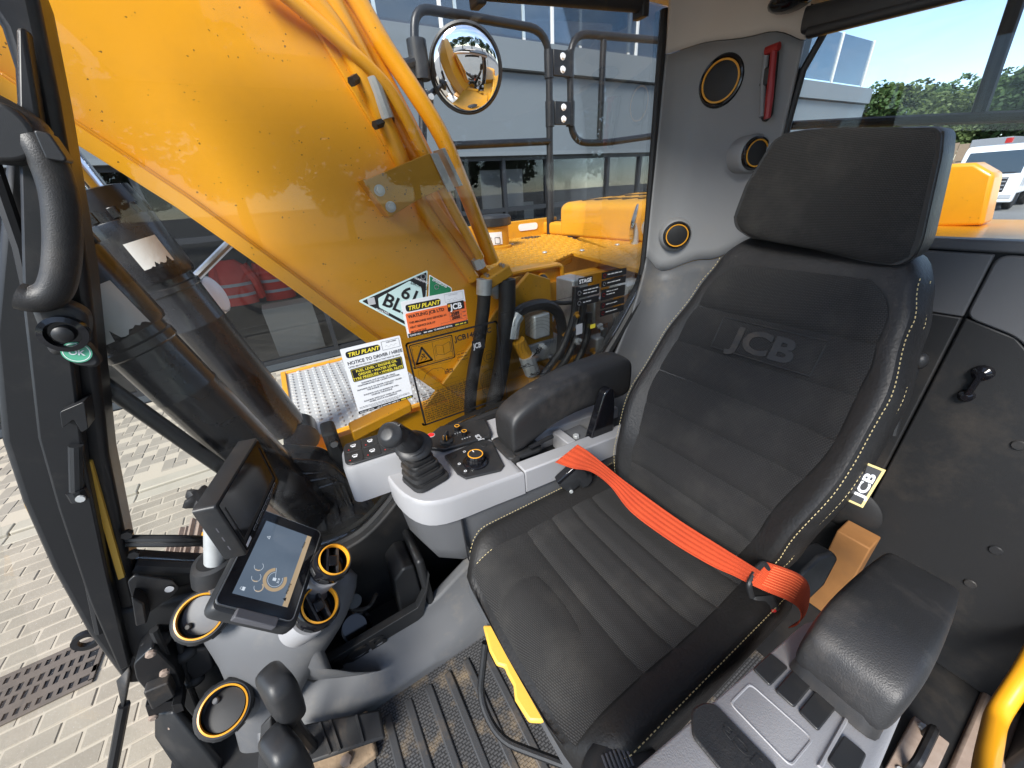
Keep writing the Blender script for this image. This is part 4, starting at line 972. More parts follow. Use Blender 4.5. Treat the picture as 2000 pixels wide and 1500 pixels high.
lug = on(170, 1250, 'y', 1.02); MB().prism(circ(.027, 24), -.006, .006, Fr(lug, (1, 0, 0), (0, 0, 1)), hole=circ(.015, 24)).build('tie_lug', 'frame_black', cab_)
# triangular lower front corner, hinge and dirt flap
MB().prism(round_poly(xz([(262, 1290), (300, 1255), (345, 1300), (360, 1345), (335, 1350), (290, 1345), (268, 1320)], .90), .01), -.96, -.89, f_).build('corner_casting', 'frame_black', cab_, bevel=.012)
MB().prism(round_poly(xz([(285, 1370), (350, 1360), (356, 1372), (292, 1392)], .88), .003), -.91, -.87, f_).build('hinge_leaf', 'frame_black', cab_, bevel=.003)
MB().add([on(255, 1300, 'y', .95), on(232, 1325, 'y', .97), on(244, 1385, 'y', .96), on(258, 1310, 'y', .95)], [(0, 1, 2, 3)]).build('rubber_flap', 'black_rubber', cab_, solid=.006)
MB().tube([on(243, 1376, 'y', .96), on(218, 1510, 'y', .96), on(208, 1600, 'y', .96)], .012, 8).build('lower_seal', 'seal_rubber', cab_)
MB().add([on(300, 1395, 'y', .90), on(335, 1392, 'y', .86), on(425, 1500, 'y', .78), on(420, 1560, 'y', .78), on(380, 1560, 'y', .80), on(300, 1440, 'y', .90)], [(0, 1, 2, 3, 4, 5)]).build('floor_edge_trim', 'frame_black', cab_, solid=.02, bevel=.006)
# dark side boxing in the front corner
MB().prism([(-.60, .0), (-.60, .50), (-.42, .44), (-.10, .35), (-.05, .2), (-.05, .0)], -1.0, -.955, f_).build('corner_boxing', 'dark_panel', cab_, bevel=.01)
MB().prism(round_poly(xz([(283, 1338), (332, 1318), (345, 1345), (300, 1372)], .885), .006), -.90, -.865, f_).build('hinge_casting', 'black_rubber', cab_, bevel=.006)
MB().prism(round_poly(xz([(338, 1362), (357, 1358), (362, 1372), (345, 1378)], .87), .002), -.90, -.85, f_).build('hinge_lever', 'frame_black', cab_, bevel=.004)
for a, b in ((295, 1275), (322, 1312), (300, 1398), (338, 1415)):
    MB().lathe([(.010, 0), (.010, .006), (.006, .009)], Fr(on(a, b, 'y', .875), (1, 0, 0), (0, 0, 1)), 8).build('casting_bolt', 'rust_steel', cab_)
MB().prism(round_poly(xz([(360, 1270), (410, 1262), (420, 1300), (380, 1330), (362, 1310)], .93), .01), -.965, -.925, f_).build('side_bracket', 'black_rubber', cab_, bevel=.008)
for a, b, r in ((305, 1255, .02), (330, 1290, .016), (380, 1330, .015), (360, 1280, .018)):
    MB().ell(on(a, b, 'y', .93), r*1.6, r, r).build('hose_end', 'black_rubber', cab_)
MB().tube(cr_path([on(a, b, 'y', .91) for a, b in ((300, 1230), (330, 1300), (350, 1380), (400, 1440), (440, 1500))], 5), .009, 8).build('cable', 'black_rubber', cab_)
MB().tube(cr_path([on(a, b, 'y', .93) for a, b in ((350, 1250), (365, 1320), (400, 1400), (450, 1440))], 5), .007, 8).build('cable', 'black_rubber', cab_)
# inner side cheek beside the console (dark moulded panel)
MB().loft([[V((x_, y_, z_)) for x_, z_ in [(p[0], p[1]) for p in sl[10:30]]]+[V((x_, y_, .02)) for x_ in (sl[29][0], sl[10][0])] for y_ in (.945, .984)]).build('side_cheek', 'dark_panel', cab_, bevel=.006)
# roof with glazed hatch, headlining
RZ = 1.76
for lo, hi in (((-.30, -.28, RZ), (.02, 1.02, RZ+.06)), ((.72, -.28, RZ), (1.42, 1.02, RZ+.06)), ((.02, -.28, RZ), (.72, .0, RZ+.06)), ((.02, .84, RZ), (.72, 1.02, RZ+.06))):
    MB().box(lo, hi).build('roof_panel', 'headliner', cab_)
MB().box((.02, .0, RZ+.05), (.72, .84, RZ+.056)).build('roof_hatch', 'cab_glass', cab_)  # out of view, clear glass put here to let more light into the cab
MB().box((-.31, -.30, RZ+.062), (.02, 1.03, RZ+.08)).box((.72, -.30, RZ+.062), (1.44, 1.03, RZ+.08)).build('roof_skin', 'frame_black', cab_)
# rear corner trim: curved in plan from the side window to the rear window
plan = [V((1.185, .992, 0)), V((1.225, .972, 0)), V((1.265, .925, 0)), V((1.287, .86, 0)), V((1.30, .78, 0)), V((1.307, .70, 0)), V((1.31, .655, 0))]
def planp(u):
    t = u*(len(plan)-1); i = min(int(t), len(plan)-2); k = t-i; P = [plan[max(i-1, 0)], plan[i], plan[i+1], plan[min(i+2, len(plan)-1)]]
    return .5*((2*P[1])+(P[2]-P[0])*k+(2*P[0]-5*P[1]+4*P[2]-P[3])*k*k+(3*P[1]-P[0]-3*P[2]+P[3])*k**3)
def tab(T, u):
    for (a, b), (c, d) in zip(T[:-1], T[1:]):
        if u <= c: k = (u-a)/(c-a); k = k*k*(3-2*k); return b+(d-b)*k
    return T[-1][1]
def seamz(u): return tab([(0, 1.045), (.25, .992), (.6, 1.04), (1, 1.13)], u)
def coz(u): return tab([(0, 1.638), (.35, 1.652), (.7, 1.634), (1, 1.592)], u)
def uptrim(u, v):
    p = planp(u); z0 = seamz(u)+.0015; z1 = coz(u)-.0015
    return V((p.x, p.y, z0+(z1-z0)*v))
MB().grid(uptrim, 26, 16).build('pillar_trim', 'grey_trim', cab_, solid=.012, smooth=60)
def lowtrim(u, v):
    p = planp(u); z1 = seamz(u)-.0015; z = .35+(z1-.35)*v
    ext = (1-v)**1.45*.40*(1-u)**1.2
    return V((p.x-ext*1.0+.0, p.y-(1-v)*.03*(1-u), z))
MB().grid(lowtrim, 26, 16).build('lower_trim', 'grey_trim_mid', cab_, solid=.012, smooth=60)
def topcove(u, v):
    p = planp(u); z1 = coz(u)+.0015; a = v*1.45
    inn = V((p.x-.6, p.y-.55, 0)).normalized()
    return V((p.x, p.y, z1))+V((-inn.x, -inn.y, 0))*(.14*(1-math.cos(a)))+V((0, 0, .12*math.sin(a)+.008*v))
MB().grid(topcove, 22, 12).build('headlining_cove', 'headliner', cab_, solid=.01, smooth=60)
MB().tube([V((1.183, .994, .98)), V((1.186, .995, 1.2)), V((1.17, .995, 1.74))], .012, 8).build('window_seal', 'seal_rubber', cab_)
MB().tube([V((1.317, .655, 1.12)), V((1.317, .655, 1.40)), V((1.317, .648, 1.53)), V((1.317, .60, 1.64)), V((1.317, .5, 1.68))], .009, 8).build('window_seal', 'seal_rubber', cab_)
MB().box((1.30, .655, 1.10), (1.34, 1.03, 1.76)).build('corner_post', 'frame_black', cab_)
# rear window and rear panels
MB().box((1.322, -.26, 1.13), (1.328, .66, 1.70)).build('rear_window', 'rear_glass', cab_, smooth=0)
MB().box((1.27, -.26, 1.66), (1.34, .66, 1.765)).build('rear_header', 'headliner', cab_)
MB().box((1.29, -.26, 1.118), (1.335, .655, 1.142)).build('rear_sill', 'grey_trim_mid', cab_, bevel=.006)
ycut = .165
MB().prism(round_poly([(ycut+.002, 1.115), (.66, 1.115), (.66, .98), (ycut+.002, .98)], .004), 1.285, 1.30, Fr((0, 0, 0), (0, 1, 0), (0, 0, 1))).build('rear_panel', 'grey_trim_mid', cab_, bevel=.004)
MB().prism(round_poly([(-.26, 1.115), (ycut-.002, 1.115), (ycut-.002, .98), (.08, .955), (-.02, .86), (-.12, .70), (-.26, .62)], .02), 1.285, 1.30, Fr((0, 0, 0), (0, 1, 0), (0, 0, 1))).build('rear_panel', 'grey_trim_mid', cab_, bevel=.004)
MB().prism([(ycut+.002, .978), (.66, .978), (.66, .0), (ycut+.002, .0)], 1.287, 1.31, Fr((0, 0, 0), (0, 1, 0), (0, 0, 1))).build('rear_panel', 'dark_panel', cab_, bevel=.004)
MB().prism([(ycut-.002, .978), (.08, .953), (-.02, .858), (-.12, .698), (-.26, .618), (-.26, .0), (ycut-.002, .0)][::-1], 1.289, 1.31, Fr((0, 0, 0), (0, 1, 0), (0, 0, 1))).build('rear_panel', 'dark_panel', cab_, bevel=.004)
MB().box((1.312, -.28, 0), (1.34, .7, 1.12)).build('rear_wall', 'seal_rubber', cab_)
for a, b, s in ((1920, 728, 1), (1888, 772, .8)):
    p = on(a, b, 'x', 1.285); MB().lathe([(.018*s, 0), (.016*s, .012), (.008*s, .018)], Fr(p, (0, 1, 0), (0, 0, 1), (-1, 0, 0)), 14).build('coat_hook', 'black_gloss', cab_)
MB().tube([on(1918, 728, 'x', 1.272), on(1890, 770, 'x', 1.272)], .006, 6).build('hook_bar', 'black_gloss', cab_)
for a, b in ((1990, 870), (1945, 1075), (1895, 1140)):
    MB().lathe([(.012, 0), (.010, .003)], Fr(on(a, b, 'x', 1.287), (0, 1, 0), (0, 0, 1), (-1, 0, 0)), 12).build('panel_clip', 'black_plastic', cab_)
MB().lathe([(.07, -.012), (.078, -.004), (.078, .0), (.06, .01)], Fr(on(1700, 1010, 'x', 1.287)+V((-.01, .05, 0)), (0, 1, 0), (0, 0, 1), (-1, 0, 0)), 30).build('round_cover', 'dark_panel', cab_)
# door side: rear pillar, sill and yellow grab rail outside the door
MB().box((1.12, -.30, -.1), (1.34, -.265, 1.76)).build('door_post', 'frame_black', cab_, bevel=.01)
MB().box((-.70, -.27, -.12), (1.34, -.20, .012)).build('door_sill', 'rust_steel', cab_, bevel=.008)
MB().box((-.45, -.29, 1.64), (1.34, -.22, 1.76)).build('door_header', 'frame_black', cab_, bevel=.01)
dl = on(1815, 1440, 'z', .06)
MB().box((dl.x-.12, dl.y-.035, .0), (dl.x+.06, dl.y+.03, .02)).build('striker_plate', 'rust_steel', cab_, bevel=.003)
MB().tube(fillet([(dl.x-.09, dl.y, .02), (dl.x-.09, dl.y, .07), (dl.x+.03, dl.y, .07), (dl.x+.03, dl.y, .02)], .02), .010, 8).build('striker_loop', 'frame_black', cab_)
for dx in (-.105, .045): MB().lathe([(.010, 0), (.008, .006)], Fr((dl.x+dx, dl.y+.01, .02), (1, 0, 0), (0, 1, 0)), 8).build('striker_bolt', 'zinc', cab_)
gy = MB().tube(fillet([on(2060, 1200, 'y', -.20), on(2000, 1318, 'y', -.20), on(1945, 1400, 'y', -.20), on(1925, 1500, 'y', -.20), on(1920, 1580, 'y', -.20)], .04), .018, 12).build('grab_rail', 'yellow_paint'); tag(gy, 'bent yellow grab rail outside the open door', 'grab rail')
# roller blinds
def blind(name, label, a, b, r, c):
    t = thing(name, label, 'blind', a); d = (b-a).normalized()
    MB().tube([a, b], r, 14).build('roller', 'black_rubber', t)
    n = d.cross(V((0, 0, 1))).normalized()
    MB().box((0, -.008, -.02-r), ((b-a).length, .008, .0-r+.004), Fr(a, d, n)).build('pull_bar', 'black_plastic', t, bevel=.004)
    for q in (a, b): MB().box((-.012, -.02, -.022), (.012, .02, .03), Fr(q, d, n)).build('bracket', 'black_plastic', t, bevel=.004)
blind('roller_blind', 'black mesh roller blind above the side window', on(930, -22, 'y', .965), on(1252, 8, 'y', .965), .018, 1)
rbl = thing('roller_blind', 'black roller blind with rounded cassette above the rear window', 'blind', on(1580, 40, 'x', 1.28))
a, b = on(1572, 42, 'x', 1.275), on(1900, -38, 'x', 1.275); d = (b-a).normalized()
MB().loft([[a+d*t+V((-.0, 0, 0))+V((x_, 0, z_)) for x_, z_ in rrect(.05*k, .052*k, .015, 3)] for t, k in ((0, .6), (.006, 1), ((b-a).length, 1))]).build('cassette', 'black_plastic', rbl)
a2, b2 = on(1577, 64, 'x', 1.265), on(1880, -14, 'x', 1.265); d = (b2-a2).normalized()
MB().loft([[a2+d*t+V((x_, 0, z_)) for x_, z_ in rrect(.03*k, .024*k, .01, 3)] for t, k in ((0, .6), (.004, 1), ((b2-a2).length, 1))]).build('pull_bar', 'black_plastic', rbl)
MB().ell((0, 0, 0), .05, .02, .05, Fr(on(1545, 2, 'x', 1.26), (0, 1, 0), (0, 0, 1), (-1, 0, 0))).build('end_cover', 'black_gloss', rbl)
# round speakers and air vent on the corner trim
def nrm_at(y): 
    u = min(1, max(0, [i/40 for i in range(41)][min(range(41), key=lambda i: abs(planp(i/40).y-y))])); t = planp(min(1, u+.02))-planp(max(0, u-.02))
    n = V((t.y, -t.x, 0)).normalized(); n = n if n.x < 0 else -n
    return planp(u), n
def puck(name, label, px, py, r, yy, cat, proud=.0, tiltv=(0, 0, 0)):
    s, n = nrm_at(yy); p = on(px, py, 'y', s.y) if False else None
    d = CR*((px-1000)/FPX)-CU*((py-750)/FPX)+_fw; k = (s-EYE).xy.dot(n.xy)/d.xy.dot(n.xy); p = EYE+d*k
    p = p+n*(.030 if any(tiltv) else 0.0); n = (n+V(tiltv)).normalized(); f = Fr(p, V((0, 0, 1)).cross(n), V((0, 0, 1)), n)
    t = thing(name, label, cat, p)
    MB().lathe(([(r*1.75, -.04-proud), (r*1.45, -.012-proud*.5)] if proud > .025 else [(r*1.2, -.03-proud)])+[(r*1.25, .0), (r*1.12, .008)], f, 40).build('boss', 'grey_trim', t, smooth=60) if proud else None
    MB().lathe([(r*1.08, -.02), (r*1.08, .012), (r*1.0, .018), (r*.92, .019), (r*.88, .015), (r*.1, .0145)], f, 40).build('housing', 'black_gloss', t)
    ring = MB(); ring.prism(circ(r*.87, 40), .0155, .0185, f, hole=circ(r*.79, 40)).build('ring', 'amber_ring', t)
    g = MB().lathe([(r*.78, .0155), (r*.6, .0175), (r*.05, .018)], f, 32).build('grille', 'seal_rubber', t, smooth=60)
    return t, f
puck('pillar_speaker', 'large round black speaker with amber ring high on the grey pillar', 1411, 160, .061, .845, 'speaker')
puck('pillar_vent', 'small round black outlet with amber ring beside the side window', 1320, 457, .043, .95, 'air vent', .03, (-.2, -.25, 0))
puck('pillar_vent', 'round outlet with amber ring half hidden behind the headrest', 1480, 300, .040, .72, 'air vent', .02, (.2, -1.9, 0))
# escape hammer in its pocket
hm = thing('escape_hammer', 'red and black escape hammer in a pocket at the rear window', 'hammer', on(1500, 160, 'x', 1.3))
hx = 1.283
def yz(pl, x_): return [(on(a, b, 'x', x_).y, on(a, b, 'x', x_).z) for a, b in pl]
FYZ = Fr((0, 0, 0), (0, 1, 0), (0, 0, 1))
MB().prism(round_poly(yz([(1490, 100), (1512, 86), (1518, 100), (1505, 225), (1490, 240), (1484, 225)], hx), .008), hx, hx+.012, FYZ).build('pocket', 'seal_rubber', hm)
MB().tube([on(1512, 95, 'x', hx-.014), on(1508, 140, 'x', hx-.014), on(1503, 190, 'x', hx-.014), on(1498, 232, 'x', hx-.014)], [.008, .008, .010, .008], 8).build('handle', 'red_plastic', hm)
MB().tube([on(1522, 90, 'x', hx-.014), on(1496, 100, 'x', hx-.014)], .010, 8).build('head', 'red_plastic', hm)
MB().box((-.012, -.02, 0), (.012, .02, .008), Fr(on(1497, 150, 'x', hx-.008), (0, 1, 0), (0, 0, 1), (-1, 0, 0))).build('clip', 'black_plastic', hm, bevel=.003)
MB().tube([on(1497, 100, 'x', hx-.01), on(1490, 160, 'x', hx-.01), on(1488, 228, 'x', hx-.01)], .0075, 8).build('sheath', 'grey_trim', hm)
# box behind the seat
bxp = on(1705, 1060, 'z', .34)
wb = thing('cardboard_box', 'orange brown box standing on the floor behind the seat', 'box', (bxp.x, bxp.y, 0))
MB().box((bxp.x-.025, bxp.y-.005, 0), (bxp.x+.05, bxp.y+.075, .335)).build('carton', 'cardboard', wb, bevel=.004)

# ------------------------------------------------------------------ grab handle on the window frame
gh = cab_
hp = [(-30, 212), (38, 248), (82, 292), (114, 370), (123, 450), (119, 530), (102, 572), (70, 584), (38, 578)]
HPt = cr_path([on(a, b, 'y', .90 if i > 1 else .92) for i, (a, b) in enumerate(hp)], 5)
MB().tube(HPt, [.027]*8+[.0215]*(len(HPt)-8), 14).build('handle_grip', 'armrest_rubber', gh)
MB().prism(round_poly(xz([(-40, 215), (20, 200), (75, 245), (95, 300), (60, 320), (-40, 320)], .91), .02), -.945, -.885, f_).build('upper_mount', 'black_plastic', gh, bevel=.018, seg=3)
MB().prism(round_poly(xz([(70, 255), (102, 262), (136, 312), (132, 318), (95, 312)], .885), .004), -.905, -.875, f_).build('release_flap', 'black_plastic', gh, bevel=.006)
MB().prism(round_poly(xz([(50, 590), (110, 585), (168, 610), (172, 655), (150, 690), (95, 700), (70, 640)], .91), .02), -.95, -.91, f_).build('lower_mount', 'black_plastic', gh, bevel=.012, seg=3)
bp2 = on(124, 653, 'y', .90); bf = Fr(bp2, (1, 0, 0), (0, 0, 1))
MB().lathe([(.030, -.012), (.030, .002), (.022, .004), (.020, -.006)], bf, 28).build('bolt_cup', 'black_gloss', gh); MB().lathe([(.014, -.006), (.013, .004), (.006, .008)], bf, 20).build('bolt', 'frame_black', gh)
ok_ = on(150, 688, 'y', .905); of = Fr(ok_, V((.93, 0, -.36)), V((.36, 0, .93)))
os_ = thing('ok_sticker', 'round green OK sticker below the grab handle', 'sticker', ok_)
MB().lathe([(.0185, 0), (.0185, .0008)], of, 28).build('disc', 'ok_green', os_); MB().prism(circ(.0165, 28), .0008, .0011, of, hole=circ(.0155, 28)).build('rim', 'ink_white', os_)
text('OK', .013, of.at(0, -.0045, .0009), 'ink_white', os_, bold=.02, align='CENTER')
os_.parent = None
# black window-latch body the sticker sits on
MB().prism(round_poly(xz([(125, 672), (172, 668), (200, 705), (190, 716), (150, 712), (128, 695)], .915), .008), -.93, -.907, f_).build('latch_body', 'black_plastic', gh, bevel=.006)
# ------------------------------------------------------------------ floor mat and footwell trim
fm = thing('floor_mat', 'ribbed black rubber floor mat dusted with sand', 'floor mat', (.0, .35, 0))
mb = MB(); mb.grid(lambda u, v: V((-.60+1.5*u, .0+.70*v, .004+.003*math.sin(u*23)*math.sin(v*9))), 30, 16, uvf=lambda u, v: (1.5*u, .7*v)); mb.build('mat', 'mat_hex', fm)
for i in range(13):
    x_ = -.30+i*.062; y1 = .655-.10*max(0, (-.05-x_))
    MB().loft([[(x_-.012, y, z) if k == 0 else (x_+.012, y, z) if k == 3 else ((x_-.009, y, z+.006) if k == 1 else (x_+.009, y, z+.006)) for k in range(4)] for y, z in ((.02, .004), (y1-.03, .005), (y1, .003))]).build('rib', 'mat_rib', fm, bevel=.002)
trim = [(.685, .0), (.69, .03), (.72, .055), (.775, .085), (.80, .125), (.83, .13), (.83, .0)]
FYZx = Fr((0, 0, 0), (0, 1, 0), (0, 0, 1))
fw_ = thing('footwell_trim', 'grey moulded footwell trim with black storage tray beside the mat', 'trim', (0, .78, 0))
def trimsec(x_, k, lift=0): return [V((x_, y+lift*(1 if i > 0 else 0), z*k)) for i, (y, z) in enumerate(trim)]
MB().loft([trimsec(-.42, .7), trimsec(-.3, 1.0), trimsec(.05, 1.0), trimsec(.12, 1.15), trimsec(.24, 1.45, .02), trimsec(.6, 1.5, .03)]).build('side_moulding', 'grey_trim_mid', fw_, bevel=.006)
lip = xz([(588, 1322), (640, 1290), (815, 1185), (832, 1150), (838, 1120), (826, 1200), (800, 1225), (648, 1334), (625, 1336)], .795)
MB().prism(lip, -.815, -.79, FXZ(0)).build('tray_lip', 'black_plastic', fw_, bevel=.005)
MB().box((-.27, .815, .0), (.10, .95, .06)).build('tray_floor', 'dark_panel', fw_)
MB().box((.085, .80, .05), (.11, .955, .34)).build('tray_end', 'black_plastic', fw_, bevel=.01)
MB().prism(round_poly([(.0, .08), (.082, .08), (.082, .30), (.05, .31), (.015, .28)], .01), -.95, -.83, FXZ(0)).build('tray_insert', 'black_plastic', fw_, bevel=.006)
tf = Fr(on(636, 1330, 'y', .789), (on(800, 1232, 'y', .789)-on(636, 1330, 'y', .789)), V((0, 0, 1)))
text('JCB', .065, tf.at(.035, .012, .0005), 'dark_panel', fw_, bold=.012, ext=.002, sx=1.5, name='embossed_lettering')
MB().lathe([(.045, 0), (.05, .01), (.05, .035), (.04, .04), (.036, .02)], Fr(on(690, 1225, 'y', .88), (1, 0, 0), (0, .5, 1), (.2, -.6, .6)), 26).build('drain_socket', 'black_gloss', fw_)
MB().lathe([(.02, 0), (.02, .03)], Fr(on(680, 1175, 'y', .86), (1, 0, 0), (0, .5, 1), (.5, -.6, .4)), 14).build('plug_socket', 'black_plastic', fw_)
MB().tube(cr_path([on(a, b, 'y', .86) for a, b in ((655, 1172), (690, 1190), (720, 1185), (735, 1160))], 4), .006, 8).build('cable', 'black_rubber', fw_)

# ------------------------------------------------------------------ dashboard column with air vents
dc = thing('dash_column', 'grey dashboard column flaring up to the display at the front corner', 'dashboard', dep(480, 1480, .95))
def section(pl, pr, d0, th, n=22):
    a, b = dep(*pl, d0), dep(*pr, d0); c = (a+b)/2; w = (b-a)/2
    back = (c-EYE).normalized(); back = (back-w.normalized()*back.dot(w.normalized())).normalized()
    out = []
    for k in range(n):
        t = 2*math.pi*k/n; cx, sx = math.cos(t), math.sin(t)
        ex = math.copysign(abs(cx)**.7, cx); ey = math.copysign(abs(sx)**.8, sx)
        out.append(c+w*ex+back*(th*(.5+ey*.5)))
    return out
MB().loft([section((452, 1105), (690, 1098), .97, .10), section((388, 1155), (680, 1145), .95, .12), section((348, 1222), (658, 1205), .93, .12), section((372, 1262), (628, 1250), .92, .12), section((408, 1305), (592, 1300), .93, .12), section((424, 1345), (562, 1345), .94, .13), section((430, 1400), (540, 1395), .97, .13), section((455, 1470), (520, 1460), 1.0, .12), section((470, 1530), (520, 1520), 1.03, .10)]).build('body', 'grey_trim_dimmed', dc, sub=1, smooth=60)
MB().loft([section((388, 1345), (500, 1350), .925, .10), section((385, 1385), (500, 1380), .93, .12), section((402, 1430), (480, 1420), .97, .12)]).build('lower_vent_cup', 'grey_trim_dimmed', dc, sub=1, smooth=60)
MB().loft([section((520, 1240), (650, 1215), .93, .08), section((505, 1300), (590, 1330), .95, .10), section((560, 1350), (800, 1300), 1.05, .12)]).build('shoulder', 'grey_trim_dimmed', dc, sub=1, smooth=60)
def vent(px, py, d, r, n, blades, label, flap=None):
    p = dep(px, py, d); n = V(n).normalized(); f = Fr(p, n.cross(V((0, 0, 1))), V((0, 0, 1)), n)
    t = thing('air_vent', label, 'air vent', p)
    MB().lathe([(r*1.0, -.07), (r*1.1, -.03), (r*1.24, -.028), (r*1.26, -.004), (r*1.14, .004), (r*1.02, .004), (r*.98, -.03), (r*.2, -.034)], f, 40).build('housing', 'black_gloss' if blades else 'black_plastic', t)
    for k in range(8):
        a = k*math.pi/4+.2; q = f.rot(a)
        MB().box((r*1.25, -.010, -.022), (r*1.29, .010, -.010), q).build('grip_lug', 'black_plastic', t, bevel=.001)
    MB().loft([[f(rr*math.cos(2*math.pi*k/44), rr*math.sin(2*math.pi*k/44), h) for k in range(44)] for rr, h in ((r*1.04, .002), (r*1.045, .007), (r*.97, .008), (r*.945, .0), (r*.96, -.006))], loop=True).build('ring', 'amber_ring', t, smooth=60)
    if blades:
        q = f.rot(blades)
        for off in (-.36, .30):
            w = math.sqrt(1-off*off)*r*.93
            MB().box((-w, off*r-.003, -.028), (w, off*r+.003, -.004), q).build('blade', 'blade_grey', t, bevel=.001)
        MB().box((-.012, -.3*r, -.008), (.012, .26*r, .0), q).build('thumb_tab', 'black_gloss', t, bevel=.002)
    if flap is not None:
        q = f.rot(flap, 'z').rot(.32, 'x')
        MB().lathe([(r*.90, -.012), (r*.90, -.006), (r*.5, -.003), (r*.02, -.002)], q, 36).build('flap', 'grey_trim_mid' if flap > 1 else 'dark_panel', t, smooth=60)
        MB().lathe([(r*.15, -.004), (r*.15, .004), (r*.10, .007)], q.at(-.05*r, -.62*r), 16).build('flap_knob', 'dark_panel' if flap > 1 else 'grey_trim_mid', t)
    return t, f
N12 = (.52, -.42, .74)
vent(652, 1094, .87, .0345, N12, .55, 'upper round air vent with amber ring right of the display')
t2, f2_ = vent(624, 1181, .86, .039, N12, 1.05, 'lower round air vent with amber ring right of the display')
vent(392, 1203, .885, .0465, (.10, -.62, .78), None, 'round air vent with closed grey flap half under the display', 1.9)
vent(437, 1385, .90, .0475, (.15, -.60, .78), None, 'lowest round air vent with dark flap on the dashboard column', .35)
cn_ = Fr(f2_.o, f2_.x, f2_.y, f2_.z)
MB().lathe([(.044, -.14), (.047, -.11), (.0495, -.06), (.048, -.046)], cn_, 36).build('vent_collar', 'grey_trim_light', dc)
cn1 = Fr(dep(652, 1094, .87), f2_.x, f2_.y, f2_.z)
MB().lathe([(.041, -.16), (.042, -.046)], cn1, 32).build('vent_collar', 'grey_trim_light', dc)
a_, b_ = cn_(0, 0, -.105), cn1(0, 0, -.105)
MB().tube([a_, b_], .040, 20).build('vent_bridge', 'grey_trim_dimmed', dc)

# ------------------------------------------------------------------ displays
def rectframe(c, right, down): 
    r = V(right).normalized(); d = V(down); d = (d-r*d.dot(r)).normalized(); return Fr(c, r, -d)      # z faces the viewer
ds = thing('machine_display', 'black tablet style machine display with blue gauge screen', 'display', (-.20, .72, .60))
sf = rectframe((-.1981, .7535, .6117), (.41, .9027, .131), (.63, -.1767, -.7562))
corners = [sf(-.085, -.06), sf(.085, .06)]
MB().rbox(.222, .168, .030, .020, sf.at(-.004, -.004, -.034), 4).build('housing', 'black_plastic', ds)
MB().prism(rrect(.210, .152, .013, 4), -.0035, .001, sf.at(.001, .001, 0), hole=rrect(.207, .149, .0115, 4)).build('edge_trim', 'steel', ds)
MB().prism(rrect(.206, .148, .011, 4), -.004, .0, sf.at(.001, .001, 0)).build('glass_front', 'black_gloss', ds)
SW, SH = .163, .110
sc = MB().prism([(-SW/2, -SH/2), (SW/2, -SH/2), (SW/2, SH/2), (-SW/2, SH/2)], .0, .0006, sf.at(.002, 0, 0)).build('screen', 'screen_blue', ds)
MB().prism([(-SW/2, -SH/2), (SW/2, -SH/2), (SW/2, -SH/2+.011), (-SW/2, -SH/2+.011)], .0007, .0010, sf.at(.002, 0, 0)).build('warning_bar', 'screen_tan', sc)
def arc(f, r0, r1, a0, a1, mt, par, nm='gauge', z=.0011):
    n = 20; mb = MB(); P = []
    for i in range(n+1):
        a = a0+(a1-a0)*i/n; P += [f(r0*math.cos(a), r0*math.sin(a), z), f(r1*math.cos(a), r1*math.sin(a), z)]
    mb.add(P, [(2*i, 2*i+1, 2*i+3, 2*i+2) for i in range(n)]); return mb.build(nm, mt, par, smooth=0)
gf = sf.at(-.034, -.011, 0)
arc(gf, .0175, .0245, R(300), R(20), 'screen_tan', sc); arc(gf, .0145, .0152, R(300), R(20), 'screen_icon', sc)
MB().box((.0, -.0003, .0012), (.024, .0003, .0014), gf.rot(R(15))).build('needle', 'screen_icon', sc)
MB().box((-.003, -.002, .0011), (.003, .005, .0013), gf).build('fuel_icon', 'screen_icon', sc)
text('31.8', .006, gf.at(-.006, -.009, .0012), 'screen_icon', sc)
for a, b in ((-.057, .014), (-.040, .026), (-.018, .030)):
    g2 = sf.at(a, b, 0); arc(g2, .0085, .0092, R(330), R(90), 'screen_icon', sc); arc(g2, .0070, .0095, R(150), R(330) if a < -.05 else R(220), 'screen_tan', sc)
MB().box((-.0035, -.003, .0011), (.0035, .002, .0013), sf.at(-.067, .040)).build('lock_icon', 'screen_icon', sc)
MB().prism(rrect(.005, .005, .002), .0011, .0013, sf.at(-.067, .0435), hole=rrect(.0038, .0038, .0015)).build('lock_icon', 'screen_icon', sc)
MB().prism([(-.004, -.003), (.004, -.003), (0, .004)], .0011, .0013, sf.at(-.066, -.0435)).build('warning_icon', 'ink_black', sc)
text('Warning', .0065, sf.at(-.056, -.0455, .0012), 'ink_black', sc); text('Home', .0065, sf.at(.050, -.0455, .0012), 'ink_black', sc)
MB().prism([(-.004, -.003), (.004, -.003), (0, .004)], .0011, .0013, sf.at(.048, .036), hole=[(-.0025, -.0021), (.0025, -.0021), (0, .0024)]).build('alert_icon', 'screen_icon', sc)
# grey sun-lip along the lower left edge
MB().loft([[sf.at(-.107, 0)(dx, y, z) for y, z in ((-.045, -.012), (-.045, .006), (.035, .006), (.035, -.012))] for dx in (-.014, .004)]).build('side_lip', 'ink_soft', ds, bevel=.002)
cmn = thing('camera_monitor', 'boxy black camera monitor leaning over the machine display', 'monitor', dep(470, 1000, .74))
